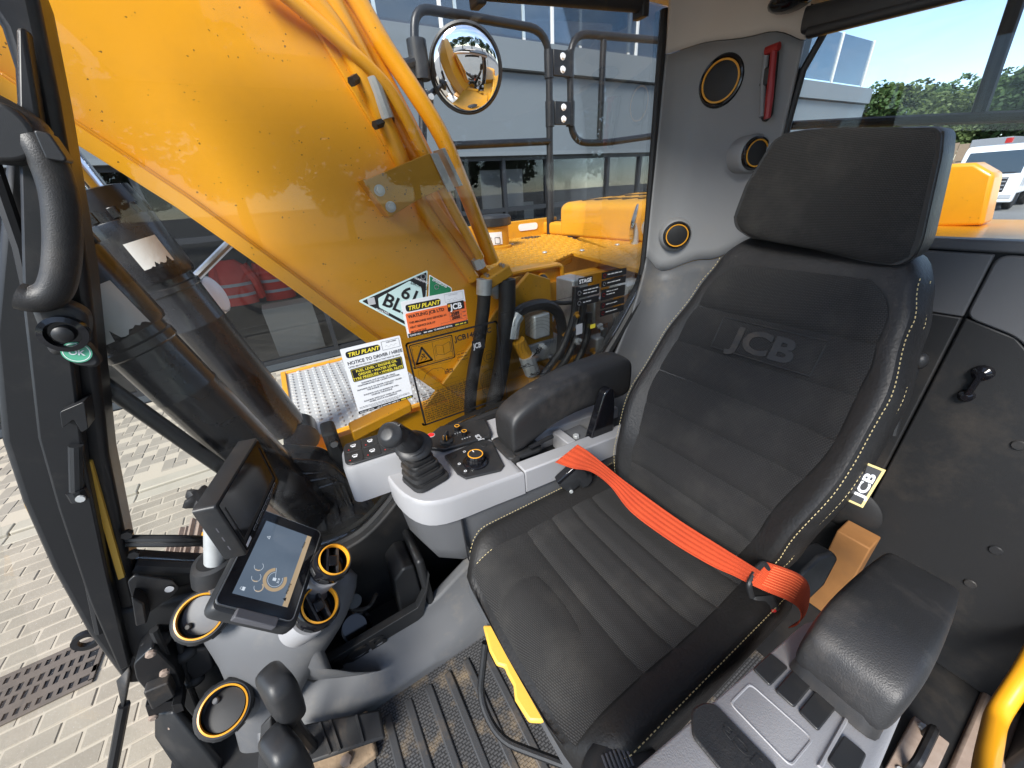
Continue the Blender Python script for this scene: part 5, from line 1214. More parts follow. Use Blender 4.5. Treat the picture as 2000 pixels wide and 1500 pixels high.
# rectangle fitted from the photograph's four corners
cf2 = rectframe((-.1719, .732, .8218), (.303, .9528, .02), (.0205, .0142, -.9997))
CW, CH, CT = .195, .123, .034
MB().rbox(CW, CH, CT, .006, cf2.at(0, 0, -CT)).build('housing', 'black_plastic', cmn)
MB().prism(rrect(CW-.012, CH-.010, .004), .0, .0018, cf2, hole=rrect(CW-.024, CH-.036, .003)).build('bezel', 'black_gloss', cmn)
MB().prism([(-.08, -.034), (.08, -.034), (.08, .045), (-.08, .045)], -.0005, .0008, cf2.at(0, .0, 0)).build('screen', 'black_gloss', cmn)
for i in range(8): MB().prism(rrect(.011, .004, .001, 2), .0018, .0026, cf2.at(-.046+i*.0165, -.0475)).build('button', 'ink_grey' if False else 'black_rubber', cmn); 
for i in range(8): MB().prism(rrect(.0125, .0055, .0012, 2), .0018, .0022, cf2.at(-.046+i*.0165, -.0475), hole=rrect(.0115, .0045, .001, 2)).build('button_outline', 'ink_grey', cmn)
MB().prism([(-.010, -.003), (.010, -.003), (.010, .003), (-.010, .003)], .0018, .0022, cf2.at(-.078, -.0475)).build('badge', 'ink_white', cmn)
for i in range(3): MB().box((-.008+i*.022-.03, -.001, 0), (.002+i*.022-.03, .001, .0008), Fr(cf2(-CW/2-.0003, 0, -CT/2), cf2.y, cf2.z)).build('side_slot', 'ink_soft', cmn)
# mount: steel post in a black clamp, knob, arm from the pillar
mt_ = thing('monitor_mount', 'galvanised monitor post in a black clamp with star knob', 'mount', dep(418, 1105, .88))
pa, pb_ = dep(420, 1000, .84), dep(420, 1095, .885)
MB().tube([pa, pb_], .0215, 18).build('post', 'zinc', mt_)
kf = Fr(dep(393, 975, .80), (.5, .3, -.2), (0, 1, .4))
MB().loft([[kf((.026+.006*math.cos(6*a))*math.cos(a)*k, (.026+.006*math.cos(6*a))*math.sin(a)*k, h) for a in [2*math.pi*i/36 for i in range(36)]] for h, k in ((-.012, .8), (-.008, 1), (.008, 1), (.014, .8))]).build('star_knob', 'black_rubber', mt_, smooth=50)
MB().tube([kf.o, dep(425, 985, .80)], .010, 8).build('knob_bolt', 'zinc', mt_)
clf = Fr(dep(418, 1103, .90), (1, 0, 0), (0, 1, 0), (pa-pb_).normalized())
MB().lathe([(.034, -.035), (.046, -.03), (.048, 0), (.046, .018), (.036, .022), (.024, .018)], clf, 30).build('clamp', 'black_plastic', mt_)
MB().tube([dep(418, 1125, .905), dep(425, 1150, .92), dep(445, 1180, .95)], .018, 12).build('lower_tube', 'steel', mt_)
for dx in (0, 9):
    MB().tube(fillet([on(250, 1052+dx, 'y', .97), on(350, 1052+dx, 'y', .93), dep(400, 1053+dx*.7, .91), dep(412, 1075, .91)], .03), .0085, 8).build('arm_tube', 'frame_black', mt_)
for a, b in ((250, 1040), (263, 1078)): MB().lathe([(.010, 0), (.010, .012)], Fr(on(a, b, 'y', .965), (1, 0, 0), (0, 0, 1)), 6).build('bolt', 'frame_black', mt_)

# ------------------------------------------------------------------ travel levers and pedal
def lever(px, py, d, w, h, label, tilt, dn):
    c = dep(px, py, d); t = thing('travel_lever', label, 'lever', c+V((0, 0, -.4)), 'travel levers')
    up = V(tilt).normalized(); f = Fr(c, V((.45, -.9, 0)), V((.9, .45, 0)), up)
    MB().loft([[f(x_*k, y_*k, z_) for x_, y_ in rrect(w, w*.62, w*.26, 4)] for z_, k in ((-h/2, .72), (-h/2+.008, .92), (-h*.2, 1.0), (h*.25, 1.02), (h/2-.016, .95), (h/2-.004, .72), (h/2, .45))]).build('grip', 'black_plastic', t, smooth=60)
    MB().tube(cr_path([f(0, 0, -h/2+.01), f(0, 0, -h/2-.06), c+V(dn)], 4), .015, 10).build('shaft', 'frame_black', t)
lever(549, 1355, .80, .088, .128, 'upper black rubber travel lever grip in front of the lowest vent', (.06, .12, 1), (-.03, .05, -.42))
lever(560, 1478, .77, .092, .125, 'lower black rubber travel lever grip at the bottom edge', (.0, .12, 1), (-.03, .05, -.40))
pd = thing('foot_pedal', 'worn black rubber foot pedal on a muddy bracket', 'pedal', (-.2, .65, 0))
pc = [on(570, 1418, 'z', .10), on(742, 1384, 'z', .07), on(752, 1440, 'z', .055), on(600, 1492, 'z', .085)]
MB().loft([[p+V((0, 0, -.012)) for p in pc], [p for p in pc]]).build('tread', 'black_rubber', pd, bevel=.006)
for k in (.3, .42, .72):
    a, b = pc[0].lerp(pc[1], k), pc[3].lerp(pc[2], k); MB().tube([a.lerp(b, .06)+V((0, 0, .001)), a.lerp(b, .94)+V((0, 0, .001))], .0045, 6).build('tread_bar', 'black_rubber', pd)
q0 = on(650, 1475, 'z', .03)
MB().box((q0.x-.09, q0.y-.06, .004), (q0.x+.10, q0.y+.05, .035)).build('bracket', 'mud', pd, bevel=.008)
for dx, dy in ((-.05, -.03), (.03, -.035), (.06, -.01)): MB().lathe([(.014, .03), (.014, .046), (.006, .05)], Fr((q0.x+dx, q0.y+dy, 0), (1, 0, 0), (0, 1, 0)), 6).build('bolt', 'rust_steel', pd)
MB().add([dep(508, 1420, .86), dep(528, 1400, .86), dep(535, 1500, .86), dep(500, 1520, .87)], [(0, 1, 2, 3)]).build('left_tread', 'black_rubber', pd, solid=.02, bevel=.004)

# ------------------------------------------------------------------ right console
rc = thing('right_console', 'light grey right hand console with switch pod, dials and storage slot', 'console', (.4, .78, .3))
def zt(x_): return .672-.085*(x_-.1)     # top surface of the console
SLX = V((1, 0, -.085)).normalized()
def cfr(x_, y_): return Fr((x_, y_, zt(x_)), SLX, (0, 1, 0))
outer = [(.085, .90), (.075, .80), (.10, .70), (.16, .655), (.30, .648), (.385, .645)]
op = [(p.x, p.y) for p in cr_path([V((a, b, 0)) for a, b in outer], 4)]
front = op+[(.385, .93), (.12, .93)]
def ring(poly, dz, grow=0.0): 
    c = V((.25, .79)); return [V((x_+(x_-c.x)*grow, y_+(y_-c.y)*grow, zt(x_)+dz)) for x_, y_ in poly]
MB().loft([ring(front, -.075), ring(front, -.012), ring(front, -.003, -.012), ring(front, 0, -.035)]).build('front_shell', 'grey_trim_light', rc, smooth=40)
rear = [(.3875, .645), (.86, .640), (.86, .688), (.3875, .690)]
MB().loft([ring(rear, -.075), ring(rear, -.008), ring(rear, 0, -.004)]).build('inner_rail', 'grey_trim_light', rc, bevel=.004)
r2 = [(.3875, .785), (.86, .77), (.86, .93), (.3875, .93)]
MB().loft([ring(r2, -.075), ring(r2, -.004), ring(r2, .0, -.004)]).build('outer_rail', 'grey_trim_light', rc, bevel=.004)
MB().prism([(.3875, .692), (.86, .690), (.86, .768), (.3875, .783)], .555, .57).build('slot_floor', 'black_plastic', rc)
MB().box((.57, .691, .571), (.60, .768, .628)).build('slot_divider', 'grey_trim_light', rc, bevel=.003)
MB().prism([(.60, .692), (.68, .692), (.68, .768), (.60, .768)], .60, .61).build('slot_shelf', 'grey_trim_mid', rc)
MB().lathe([(.011, 0), (.010, .010)], Fr((.625, .72, .61), (1, 0, 0), (0, 1, 0)), 6).build('slot_bolt', 'zinc', rc, bevel=.001)
# latch lever in the slot
MB().loft([[V((.395+dx, .70+dy, z_)) for dx, dy in rrect(.02, .014, .005, 3)] for z_ in (.60, .652)]).build('slot_lever', 'black_plastic', rc)
MB().tube([V((.395, .70, .65)), V((.40, .745, .645)), V((.40, .775, .648))], .008, 8).build('slot_lever', 'black_plastic', rc)
# darker lower shell
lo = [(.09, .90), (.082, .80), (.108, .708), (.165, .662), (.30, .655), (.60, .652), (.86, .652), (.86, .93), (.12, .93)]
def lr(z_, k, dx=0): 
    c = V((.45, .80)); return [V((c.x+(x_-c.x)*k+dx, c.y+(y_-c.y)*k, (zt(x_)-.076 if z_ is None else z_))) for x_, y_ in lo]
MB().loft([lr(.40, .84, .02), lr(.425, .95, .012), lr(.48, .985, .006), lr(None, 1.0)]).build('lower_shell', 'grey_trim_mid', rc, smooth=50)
sp_ = on(868, 1080, 'y', .66); MB().box((.199, .6495, .43), (.2005, .660, .585)).build('shell_joint', 'ink_black', rc)
# switch pod at the front
pf = Fr((.072, .868, .622), (1, -.10, 0), (.10, 1, 0))
MB().rbox(.165, .112, .112, .028, pf, 5).build('switch_pod', 'grey_trim_light', rc)
pk = MB().prism(rrect(.150, .100, .024, 5), .112, .117, pf).build('pod_keypad', 'black_plastic', rc, bevel=.002)
for i, (a, b) in enumerate(((-.050, .024), (-.050, -.024), (-.008, .024), (-.008, -.024), (.034, -.024), (.034, .024))):
    MB().prism(rrect(.039, .045, .006, 3), .1165, .1185, pf.at(a, b)).build('key', 'dark_panel', pk, bevel=.001)
    MB().prism(circ(.0016, 8), .1186, .119, pf.at(a-.012, b-.012)).build('key_lamp', 'ink_red', pk)
    MB().prism(rrect(.013, .008, .003, 3), .1186, .119, pf.at(a, b+.004), hole=rrect(.010, .005, .002, 3)).build('key_symbol', 'ink_white', pk)
    MB().box((-.004, -.008, .1186), (.005, -.0055, .119), pf.at(a, b+.004)).build('key_symbol', 'ink_white', pk)
# dial panel
def poly_on(pl, dz=0.0):
    out = []
    for a, b in pl:
        p = on(a, b, 'z', .66)
        for _ in range(4): p = on(a, b, 'z', zt(p.x)+dz)
        out.append(p)
    return out
dpv = poly_on([(868, 893), (945, 860), (962, 866), (985, 912), (978, 922), (910, 938), (893, 928)])
FT = Fr((0, 0, 0), (1, 0, 0), (0, 1, 0))
def slab(P, t, name, mt, par, bev=.003): return MB().loft([[p for p in P], [p+V((0, 0, t)) for p in P]]).build(name, mt, par, bevel=bev, seg=3)
pan = slab(dpv, .007, 'dial_panel', 'black_plastic', rc)
kc = poly_on([(929, 903)], .007)[0]; kf2 = Fr(kc, SLX, (0, 1, 0))
MB().lathe([(.034, 0), (.034, .004), (.027, .006)], kf2, 30).build('dial_base', 'black_gloss', pan)
kn = MB().loft([[kf2(r*(1+.035*math.cos(14*a))*math.cos(a), r*(1+.035*math.cos(14*a))*math.sin(a), h) for a in [2*math.pi*i/56 for i in range(56)]] for r, h in ((.0235, .005), (.0225, .024), (.0205, .027))]).build('rotary_dial', 'black_gloss', pan, smooth=40)
MB().prism(circ(.0205, 36), .0272, .0284, kf2, hole=circ(.0180, 36)).build('dial_ring', 'amber_ring', kn)
MB().prism(circ(.0178, 32), .0268, .0278, kf2).build('dial_cap', 'black_plastic', kn)
MB().box((-.001, .009, .0278), (.001, .017, .0285), kf2).build('dial_mark', 'ink_white', kn)
for a, b, s_ in ((886, 890, 0), (907, 883, 1), (897, 907, 1), (909, 921, 1), (945, 869, 0)):
    p = poly_on([(a, b)], .007)[0]; q = Fr(p, SLX, (0, 1, 0)); MB().prism(circ(.0095, 18), 0, .0018, q).build('button', 'dark_panel', pan, bevel=.0008)
    if s_: MB().prism(circ(.004, 12), .0018, .0022, q, hole=circ(.0026, 12)).build('button_symbol', 'ink_white', pan)
# ignition panel
ipv = poly_on([(838, 856), (860, 838), (948, 823), (960, 850), (958, 858), (868, 884), (838, 880)], .002)
ip = slab(ipv, .012, 'ignition_panel', 'black_plastic', rc, .004)
def ifr(a, b): return Fr(poly_on([(a, b)], .0142)[0], SLX, (0, 1, 0))
q = ifr(842, 850); MB().prism(circ(.0095, 22), 0, .002, q).build('start_button', 'ink_red', ip); MB().prism(circ(.0115, 22), 0, .001, q, hole=circ(.0098, 22)).build('start_bezel', 'ink_grey', ip)
q = ifr(872, 862); MB().lathe([(.020, 0), (.019, .005), (.014, .008)], q, 26).build('key_rosette', 'black_plastic', ip)
ky = MB().box((-.016, -.0045, .008), (.016, .0045, .030), q.rot(.9)).build('key_grip', 'black_plastic', ip, bevel=.004); MB().box((-.012, -.0055, .012), (-.009, .0055, .026), q.rot(.9)).build('key_mark', 'amber_ring', ky)
for a, b in ((893, 840), (907, 850)):
    q = ifr(a, b); k_ = MB().lathe([(.0085, 0), (.0082, .013), (.007, .015)], q, 18).build('knob', 'black_gloss', ip); MB().prism(circ(.0078, 20), .0148, .0157, q, hole=circ(.006, 20)).build('knob_ring', 'amber_ring', k_)
    for j in range(4): MB().box((-.0018, -.0018, 0), (.0018, .0018, .0005), q.at(-.014+.008*j, -.016)).build('knob_mark', 'ink_grey', ip)
jf = ifr(939, 853); text('JCB', .020, Fr(jf.o, V((.05, 1, 0)), V((-1, .05, .085))), 'ink_grey', ip, bold=.03, align='CENTER')
q = ifr(815, 858); MB().lathe([(.010, 0), (.009, .02)], q, 16).build('knob', 'black_gloss', ip)
MB().prism(circ(.009, 18), .0198, .0206, q, hole=circ(.0068, 18)).build('knob_ring', 'amber_ring', ip)
# joystick
jy = thing('joystick', 'black operator joystick with ribbed rubber boot on the right console', 'joystick', poly_on([(835, 935)])[0])
jb = poly_on([(832, 935)])[0]; jx = Fr(jb, V((1, .25, -.085)), V((-.25, 1, 0)))
W0 = .098
tops = V((-.012, .02, .0))
rings = []
lev = 4
for i in range(lev):
    k = 1-.10*i; z0 = i*.019
    for dz, kk in ((0, .93), (.003, 1.0), (.013, .97), (.0135, .80), (.018, .80)):
        rings.append([jx(x_*k*kk+tops.x*i/lev, y_*k*kk+tops.y*i/lev, z0+dz) for x_, y_ in rrect(W0, W0*.92, .022, 3)])
rings.append([jx(x_*.50+tops.x, y_*.50+tops.y, lev*.019+.016) for x_, y_ in rrect(W0, W0*.9, .03, 3)])
MB().loft(rings).build('boot', 'black_rubber', jy, smooth=50)
g0 = jx(tops.x, tops.y, .088)
cd = 1.0
tip = dep(762, 852, .80)
base = g0
ax = [base+V((0, 0, -.012)), base+V((-.004, .004, .012)), base.lerp(tip, .30)+V((.008, -.003, .012)), base.lerp(tip, .55)+V((.006, 0, .017)), base.lerp(tip, .80)+V((.0, .0, .014)), tip+V((.0, 0, .002)), tip+(tip-base).normalized()*.018]
rr_ = [.040, .036, .021, .020, .027, .030, .014]
AX = cr_path(ax, 5); 
import bisect
def rint(t):
    i = min(int(t), len(rr_)-2); k = t-i; k = k*k*(3-2*k); return rr_[i]*(1-k)+rr_[i+1]*k
rads = [rint(i/5) for i in range(len(AX))]
MB().tube(AX, rads, 18).build('grip', 'black_plastic', jy, sub=1, smooth=60)
MB().lathe([(.020, -.004), (.038, -.006), (.046, -.001), (.042, .006), (.024, .012)], Fr(base+V((.002, .002, .008)), (1, 0, 0), (0, 1, 0), (ax[2]-ax[0])), 30).build('palm_collar', 'black_plastic', jy, smooth=60)
ht = (tip-base).normalized(); upv = (V((.25, -.25, 1))-ht*V((.25, -.25, 1)).dot(ht)).normalized(); hd = Fr(tip+upv*.020, ht, upv.cross(ht), upv)
MB().rbox(.036, .015, .013, .004, hd.at(-.012, .0, .0)).build('rocker_switch', 'black_gloss', jy)
for a, b in ((-.040, .008), (-.040, -.008)): MB().lathe([(.0065, 0), (.006, .010), (.003, .0115)], hd.at(a, b, -.001), 14).build('thumb_button', 'black_rubber', jy)
# right armrest
ra = rc
def arm(pts, y0, y1, name, par, mt, n=14):
    rings = []
    for x_, zb, zt_ in pts:
        c = ((y0+y1)/2, (zb+zt_)/2); w, h = (y1-y0), zt_-zb
        rings.append([V((x_, c[0]+a, c[1]+b)) for a, b in rrect(w, h, min(w, h)*.28, 3)])
    return MB().loft(rings).build(name, mt, par, sub=1, smooth=60)
arm([(.392, .665, .742), (.397, .655, .765), (.42, .652, .785), (.47, .668, .805), (.54, .698, .822), (.62, .703, .832), (.70, .700, .835), (.78, .690, .835), (.83, .690, .825), (.84, .70, .81)], .705, .805, 'armrest_pad', ra, 'armrest_rubber')
MB().rbox(.115, .115, .012, .02, Fr((.432, .758, .640), SLX, (0, 1, 0)), 4).build('armrest_foot', 'black_plastic', ra)
MB().tube([V((.44, .70, .668)), V((.52, .70, .672))], .006, 8).build('lift_bar', 'frame_black', ra)
MB().prism(round_poly([(.635, .595), (.735, .585), (.735, .70), (.728, .765), (.708, .775), (.690, .765)], .012), -.70, -.672, FXZ(0)).build('hinge_bracket', 'black_gloss', ra, bevel=.004)
# ------------------------------------------------------------------ operator seat
YC = .385
seat = thing('operator_seat', 'black leather and mesh operator seat with headrest', 'seat', (.45, YC, 0))
def lerp_tab(tab, t):
    for (a, b), (c, d) in zip(tab[:-1], tab[1:]):
        if t <= c: 
            k = (t-a)/(c-a) if c > a else 0; k = k*k*(3-2*k); return b+(d-b)*k
    return tab[-1][1]
# cushion: a across (+ = operator's right, +Y), b from front to back
CX0, CLEN, CHW = .174, .555, .258
def cush_w(b): return CHW-.05*max(0, (.07-b)/.07)**2*1.0
def cush(a, b, lift=0.0):
    w = cush_w(b); t = min(1, abs(a)/w)
    z = .505+.018*(1-b/CLEN)
    z += .040*(max(0, t-.60)/.40)**1.3*(1-.6*max(0, t-.9)/.1)                       # side bolsters
    if b < .09: z -= .060*((.09-b)/.09)**2.2                       # rounded front
    z -= .012*math.sin(math.pi*b/CLEN)*(1-t*t)                     # dip where one sits
    return V((CX0+b, YC+a, z+lift))
def cushion_shell():
    rings = []
    nb = 22
    for j in range(nb+1):
        b = CLEN*j/nb; w = cush_w(b); r = []
        for i in range(25):
            s = -1+2*i/24; a = s*w; r.append(cush(a, b))
        zb = .40 if b > .03 else .44
        e = r[-1]; s0 = r[0]
        r += [V((e.x+.002, e.y+.010, e.z-.03)), V((e.x+.002, e.y+.004, zb+.02)), V((e.x, e.y-.03, zb)), V((e.x, YC, zb-.005)), V((s0.x, s0.y+.03, zb)), V((s0.x+.002, s0.y-.004, zb+.02)), V((s0.x+.002, s0.y-.010, s0.z-.03))]
        rings.append(r)
    f0 = rings[0]; c = V((CX0-.012, YC, .455))
    rings.insert(0, [p.lerp(V((CX0-.018, p.y, .455)), .75) for p in f0])
    return MB().loft(rings)
cushion_shell().build('cushion', 'leather', seat, smooth=60, sub=1)
def patch(fn, a0, a1, b0, b1, name, puff, nu=16, nv=6, lift=.003, mt='fabric', edge=.0, label=None):
    """Upholstery piece sewn on: domed between its seams."""
    def g(u, v):
        b = b0+(b1-b0)*v; la = a0(b) if callable(a0) else a0; ra = a1(b) if callable(a1) else a1; a = la+(ra-la)*u
        h = (1-.55*abs(2*u-1)**24)*(1-abs(2*v-1)**8)
        return fn(a, b, lift-.0028*(1-h)+puff*h)
    mb = MB(); mb.grid(g, nu, nv, uvf=lambda u, v: (u*.32, b0+(b1-b0)*v))
    return mb.build(name, mt, seat, smooth=70)
def cw_(b): return .178+.012*math.sin(math.pi*b/CLEN)
seams = [.165, .245, .315, .385, .47, .56]
for s0, s1 in zip(seams[:-1], seams[1:]): patch(cush, lambda b: -cw_(b), lambda b: cw_(b), s0, s1, 'cushion_panel', .006)
patch(cush, lambda b: -cw_(b)-.012*(1-b/.165), lambda b: cw_(b)+.012*(1-b/.165), .004, .165, 'cushion_panel', .004, 24, 12)
def insert_g(u, v):
    x_, y_ = 2*u-1, 2*v-1
    a = x_*math.sqrt(1-y_*y_*.38)*.105; b = .068+y_*math.sqrt(1-x_*x_*.40)*.072
    h = 1-max(abs(x_), abs(y_))**5
    return cush(a, max(.003, b), .0035+.008*h-.003*(1-h))
mb = MB(); mb.grid(insert_g, 20, 14, uvf=lambda u, v: (u*.2, v*.14)); mb.build('cushion_insert', 'fabric', seat, smooth=70)
def stitches(fn, pts, par, name='stitching', off=.0012, r=.0008, mt='stitch_cream', gap=.0042, ln=.0045):
    """Row of short thread stitches along a path of surface parameters."""
    P = [fn(a, b, off) for a, b in pts]; mb = MB(); acc = 0
    tot = [0]
    for p, q in zip(P[:-1], P[1:]): tot.append(tot[-1]+(q-p).length)
    def at_(s_):
        for i in range(len(P)-1):
            if s_ <= tot[i+1]: return P[i].lerp(P[i+1], (s_-tot[i])/max(1e-9, tot[i+1]-tot[i]))
        return P[-1]
    t = 0
    while t+ln < tot[-1]: mb.tube([at_(t), at_(t+ln)], r, 4); t += ln+gap
    if mb.v: struct(mb.build(name, mt, par, smooth=0), 'stuff')
bs = [.02+i*.02 for i in range(27)]
stitches(cush, [(cush_w(b)*.985, b) for b in bs], seat); stitches(cush, [(-cush_w(b)*.985, b) for b in bs], seat)
stitches(cush, [(cw_(.02)+.012, .02+i*.01) for i in range(6)], seat)
# backrest: a across, v along the height (metres)
JB = V((.672, YC, .500)); TB = V((.988, YC, 1.172))
UPB = (TB-JB).normalized(); NB = V((-UPB.z, 0, UPB.x)); BL = (TB-JB).length
WT = [(0, .205), (.12, .235), (.30, .258), (.45, .252), (.60, .222), (.68, .198), (BL, .165)]
def backp(a, v, lift=0.0):
    w = lerp_tab(WT, v); t = min(1.0, abs(a)/w)
    d = .020*math.sin(math.pi*min(1, v/.35))-.012*math.sin(math.pi*max(0, min(1, (v-.3)/.4)))
    d += (.055*math.sin(math.pi*min(1, max(0, (v+.12)/.78)))+.004)*(max(0, t-.52)/.48)**1.25
    d -= .040*max(0, (t-.90)/.10)**2
    if v > BL-.06: d -= .030*((v-BL+.06)/.06)**2
    return JB+UPB*v+V((0, a, 0))+NB*(d+lift)
rings = []
nv = 26
for j in range(nv+1):
    v = BL*j/nv; w = lerp_tab(WT, v); r = [backp(w*(-1+2*i/28), v) for i in range(29)]
    dth = .075 if v < BL-.03 else .06
    e, s0 = r[-1], r[0]
    r += [e+V((0, .008, 0))-NB*.025, e+V((0, .004, 0))-NB*(dth*.8), JB+UPB*v+V((0, w*.85, 0))-NB*dth, JB+UPB*v-NB*(dth+.01), JB+UPB*v-V((0, w*.85, 0))-NB*dth, s0-V((0, .004, 0))-NB*(dth*.8), s0-V((0, .008, 0))-NB*.025]
    rings.append(r)
rings.append([p.lerp(TB-NB*.03+UPB*.012+V((0, (p.y-YC)*.75, 0)), .8) for p in rings[-1]])
MB().loft(rings).build('backrest', 'leather', seat, smooth=60, sub=1)
def bw(v): return lerp_tab([(0, .150), (.15, .172), (.35, .203), (.50, .193), (.60, .172), (.66, .150)], v)
bsm = [.02, .095, .18, .27, .362, .452, .552, .66]
for i, (s0, s1) in enumerate(zip(bsm[:-1], bsm[1:])):
    if i < 6: patch(backp, lambda v: -bw(v), lambda v: bw(v), s0, s1, 'backrest_panel', .0055, 20, 7)
def toppanel(u, v):
    y_ = v; b = .552+.118*v; x_ = 2*u-1
    k = 1-(max(0, (v-.2)/.8))**2.6*.30
    a = x_*(bw(.552)-.006*v)*k
    h = (1-.55*abs(x_)**24)*(1-abs(2*v-1)**8)
    return backp(a, b, .003-.0035*(1-h)+.0055*h)
mb = MB(); mb.grid(toppanel, 22, 12, uvf=lambda u, v: (u*.32, .552+.105*v)); mb.build('backrest_panel', 'fabric', seat, smooth=70)
for k in (-1, 1):
    ve = [.03+.02*i for i in range(34) if .03+.02*i < BL-.03]
    stitches(backp, [(k*lerp_tab(WT, v)*.955, v) for v in ve], seat); stitches(backp, [(k*lerp_tab(WT, v)*1.0, v) for v in ve], seat, off=-.006)
# embossed name on the backrest
def backtext(v0, size):
    c = bpy.data.curves.new('t', 'FONT'); c.body = 'JCB'; c.size = size; c.offset = .035*size; c.align_x = 'CENTER'; c.resolution_u = 3; c.extrude = .001
    t = bpy.data.objects.new('t', c); COL.objects.link(t); dg = bpy.context.evaluated_depsgraph_get(); me = bpy.data.meshes.new_from_object(t.evaluated_get(dg)); bpy.data.objects.remove(t)
    for q in me.vertices: x_, y_, z_ = q.co; q.co = backp(-x_*1.25*(-1), v0+y_, .0105+z_) if False else backp(-x_*1.22, v0+y_, .0098+z_)
    me.materials.clear(); me.materials.append(MATS['black_rubber']); o = bpy.data.objects.new('embossed_lettering', me); COL.objects.link(o); adopt(o, seat)
backtext(.475, .072)
fp = []
for (x0, y0), (x1, y1) in (((-.110, .463), (.110, .463)), ((.110, .463), (.110, .540)), ((.110, .540), (-.110, .540)), ((-.110, .540), (-.110, .463))):
    fp += [backp(x0+(x1-x0)*i/6, y0+(y1-y0)*i/6, .0088) for i in range(6)]
MB().tube(fp+[fp[0]], .0016, 6).build('embossed_frame', 'black_rubber', seat)
# woven label on the left edge
lv = .30; lf = [backp(-lerp_tab(WT, lv+dv)*1.0, lv+dv, -.010) for dv in (-.035, .045)]
lfr = Fr((lf[0]+lf[1])/2+V((0, .004, 0))-NB*.004, UPB, V((0, 1, 0))+NB*.25)
MB().prism([(-.04, -.030), (.04, -.030), (.04, .0), (-.04, .0)], -.0006, .0006, lfr).build('woven_label', 'label_cream', seat)
MB().prism([(-.036, -.026), (.036, -.026), (.036, -.006), (-.036, -.006)], .0007, .0010, lfr).build('woven_label_ground', 'ink_black', seat)
text('JCB', .021, lfr.at(0, -.0235, .0011), 'ink_white', seat, bold=.03, align='CENTER', sx=1.5)
# headrest
HXf = .975
hpoly = yz([(1502, 272), (1528, 258), (1575, 250), (1825, 246), (1838, 256), (1836, 300), (1804, 470), (1792, 500), (1762, 520), (1700, 513), (1590, 487), (1462, 464), (1436, 446), (1431, 425), (1452, 360)], HXf)
hp3 = round_poly(hpoly, .012, 3); hc_ = V((sum(p[0] for p in hp3)/len(hp3), sum(p[1] for p in hp3)/len(hp3)))
def hring(x_, k, sh=0): return [V((x_+.10*(z_-1.25)+sh, hc_.x+(y_-hc_.x)*k, hc_.y+(z_-hc_.y)*k)) for y_, z_ in hp3]
MB().loft([hring(HXf+.004, .90), hring(HXf+.002, .985), hring(HXf+.012, 1.0), hring(HXf+.075, .99), hring(HXf+.11, .93), hring(HXf+.125, .8)]).build('headrest', 'leather', seat, smooth=60)
def hface(u, v):
    n = 24
    zs = [p[1] for p in hpoly]; z0, z1 = min(zs)+.004, max(zs)-.003; z = z0+(z1-z0)*v
    ys = []
    m = len(hpoly)
    for i in range(m):
        (ya, za), (yb, zb) = hpoly[i], hpoly[(i+1) % m]
        if (za-z)*(zb-z) <= 0 and za != zb: ys.append(ya+(yb-ya)*(z-za)/(zb-za))
    y0, y1 = min(ys), max(ys); y = y0+(y1-y0)*u
    e = (1-abs(2*u-1)**8)*(1-abs(2*v-1)**8)
    return V((HXf+.10*(z-1.25)+.008-.012*e-.008*(1-(2*u-1)**2), y, z))
mb = MB(); mb.grid(hface, 24, 16, uvf=lambda u, v: (u*.4, v*.22)); mb.build('headrest_face', 'fabric_rib', seat, smooth=70)
for y_ in (YC-.06, YC+.07): MB().tube([V((1.03, y_, 1.20)), V((1.0, y_, 1.08))], .007, 8).build('headrest_post', 'black_gloss', seat)
# seat base, front pull flap, slide bar, suspension bellows
MB().box((CX0+.06, YC-.20, .30), (CX0+.56, YC+.20, .398)).build('seat_pan', 'dark_panel', seat, bevel=.02)
brs = []
for i, z_ in enumerate((.06, .10, .14, .18, .22, .26, .30)): k = .19 if i % 2 else .165; brs.append([V((CX0+.32+x_, YC+y_, z_)) for x_, y_ in rrect(k*2.2, k*2, .05, 3)])
MB().loft(brs).build('bellows', 'black_rubber', seat, smooth=30)
MB().box((CX0+.1, YC-.18, .006), (CX0+.58, YC+.18, .06)).build('base_plate', 'frame_black', seat, bevel=.01)
MB().prism(round_poly([(CX0-.01, .40), (CX0+.09, .40), (CX0+.09, .455), (CX0+.0, .465)], .01), -(YC+.21), -(YC-.21), FXZ(0)).build('front_valance', 'grey_trim_mid', seat, bevel=.006)
yl = [(on(a, b, 'z', .425).x, on(a, b, 'z', .425).y) for a, b in ((943, 1222), (1000, 1222), (1100, 1398), (1056, 1412), (1033, 1411), (1006, 1368), (1003, 1340), (990, 1316), (986, 1304), (970, 1300), (956, 1272))]
MB().prism(yl, .418, .430).build('pull_flap', 'yellow_plastic', seat, bevel=.005)
barp = [on(948, 1255, 'z', .36), on(936, 1365, 'z', .25), on(975, 1445, 'z', .22), on(1120, 1500, 'z', .24), on(1240, 1535, 'z', .26)]
MB().tube(fillet(barp, .04, 5), .0085, 10).build('slide_bar', 'frame_black', seat)
# reclining gear cover on the left flank
rp2 = on(1560, 1125, 'y', .155)
rq = [dep(a, b, .96) for a, b in ((1555, 1130), (1600, 1088), (1630, 1078), (1640, 1092), (1612, 1145), (1570, 1185))]
MB().loft([[p for p in rq], [p+V((.01, .045, -.01)) for p in rq]]).build('recliner_cover', 'black_plastic', seat, bevel=.008)
# seat-back adjuster seen beside the backrest
ad = on(1795, 705, 'x', 1.16); MB().tube([ad, on(1760, 800, 'x', 1.16), on(1745, 850, 'x', 1.15)], .006, 8).build('back_cable', 'black_plastic', seat); MB().ell(ad, .016, .016, .02).build('cable_end', 'black_plastic', seat)

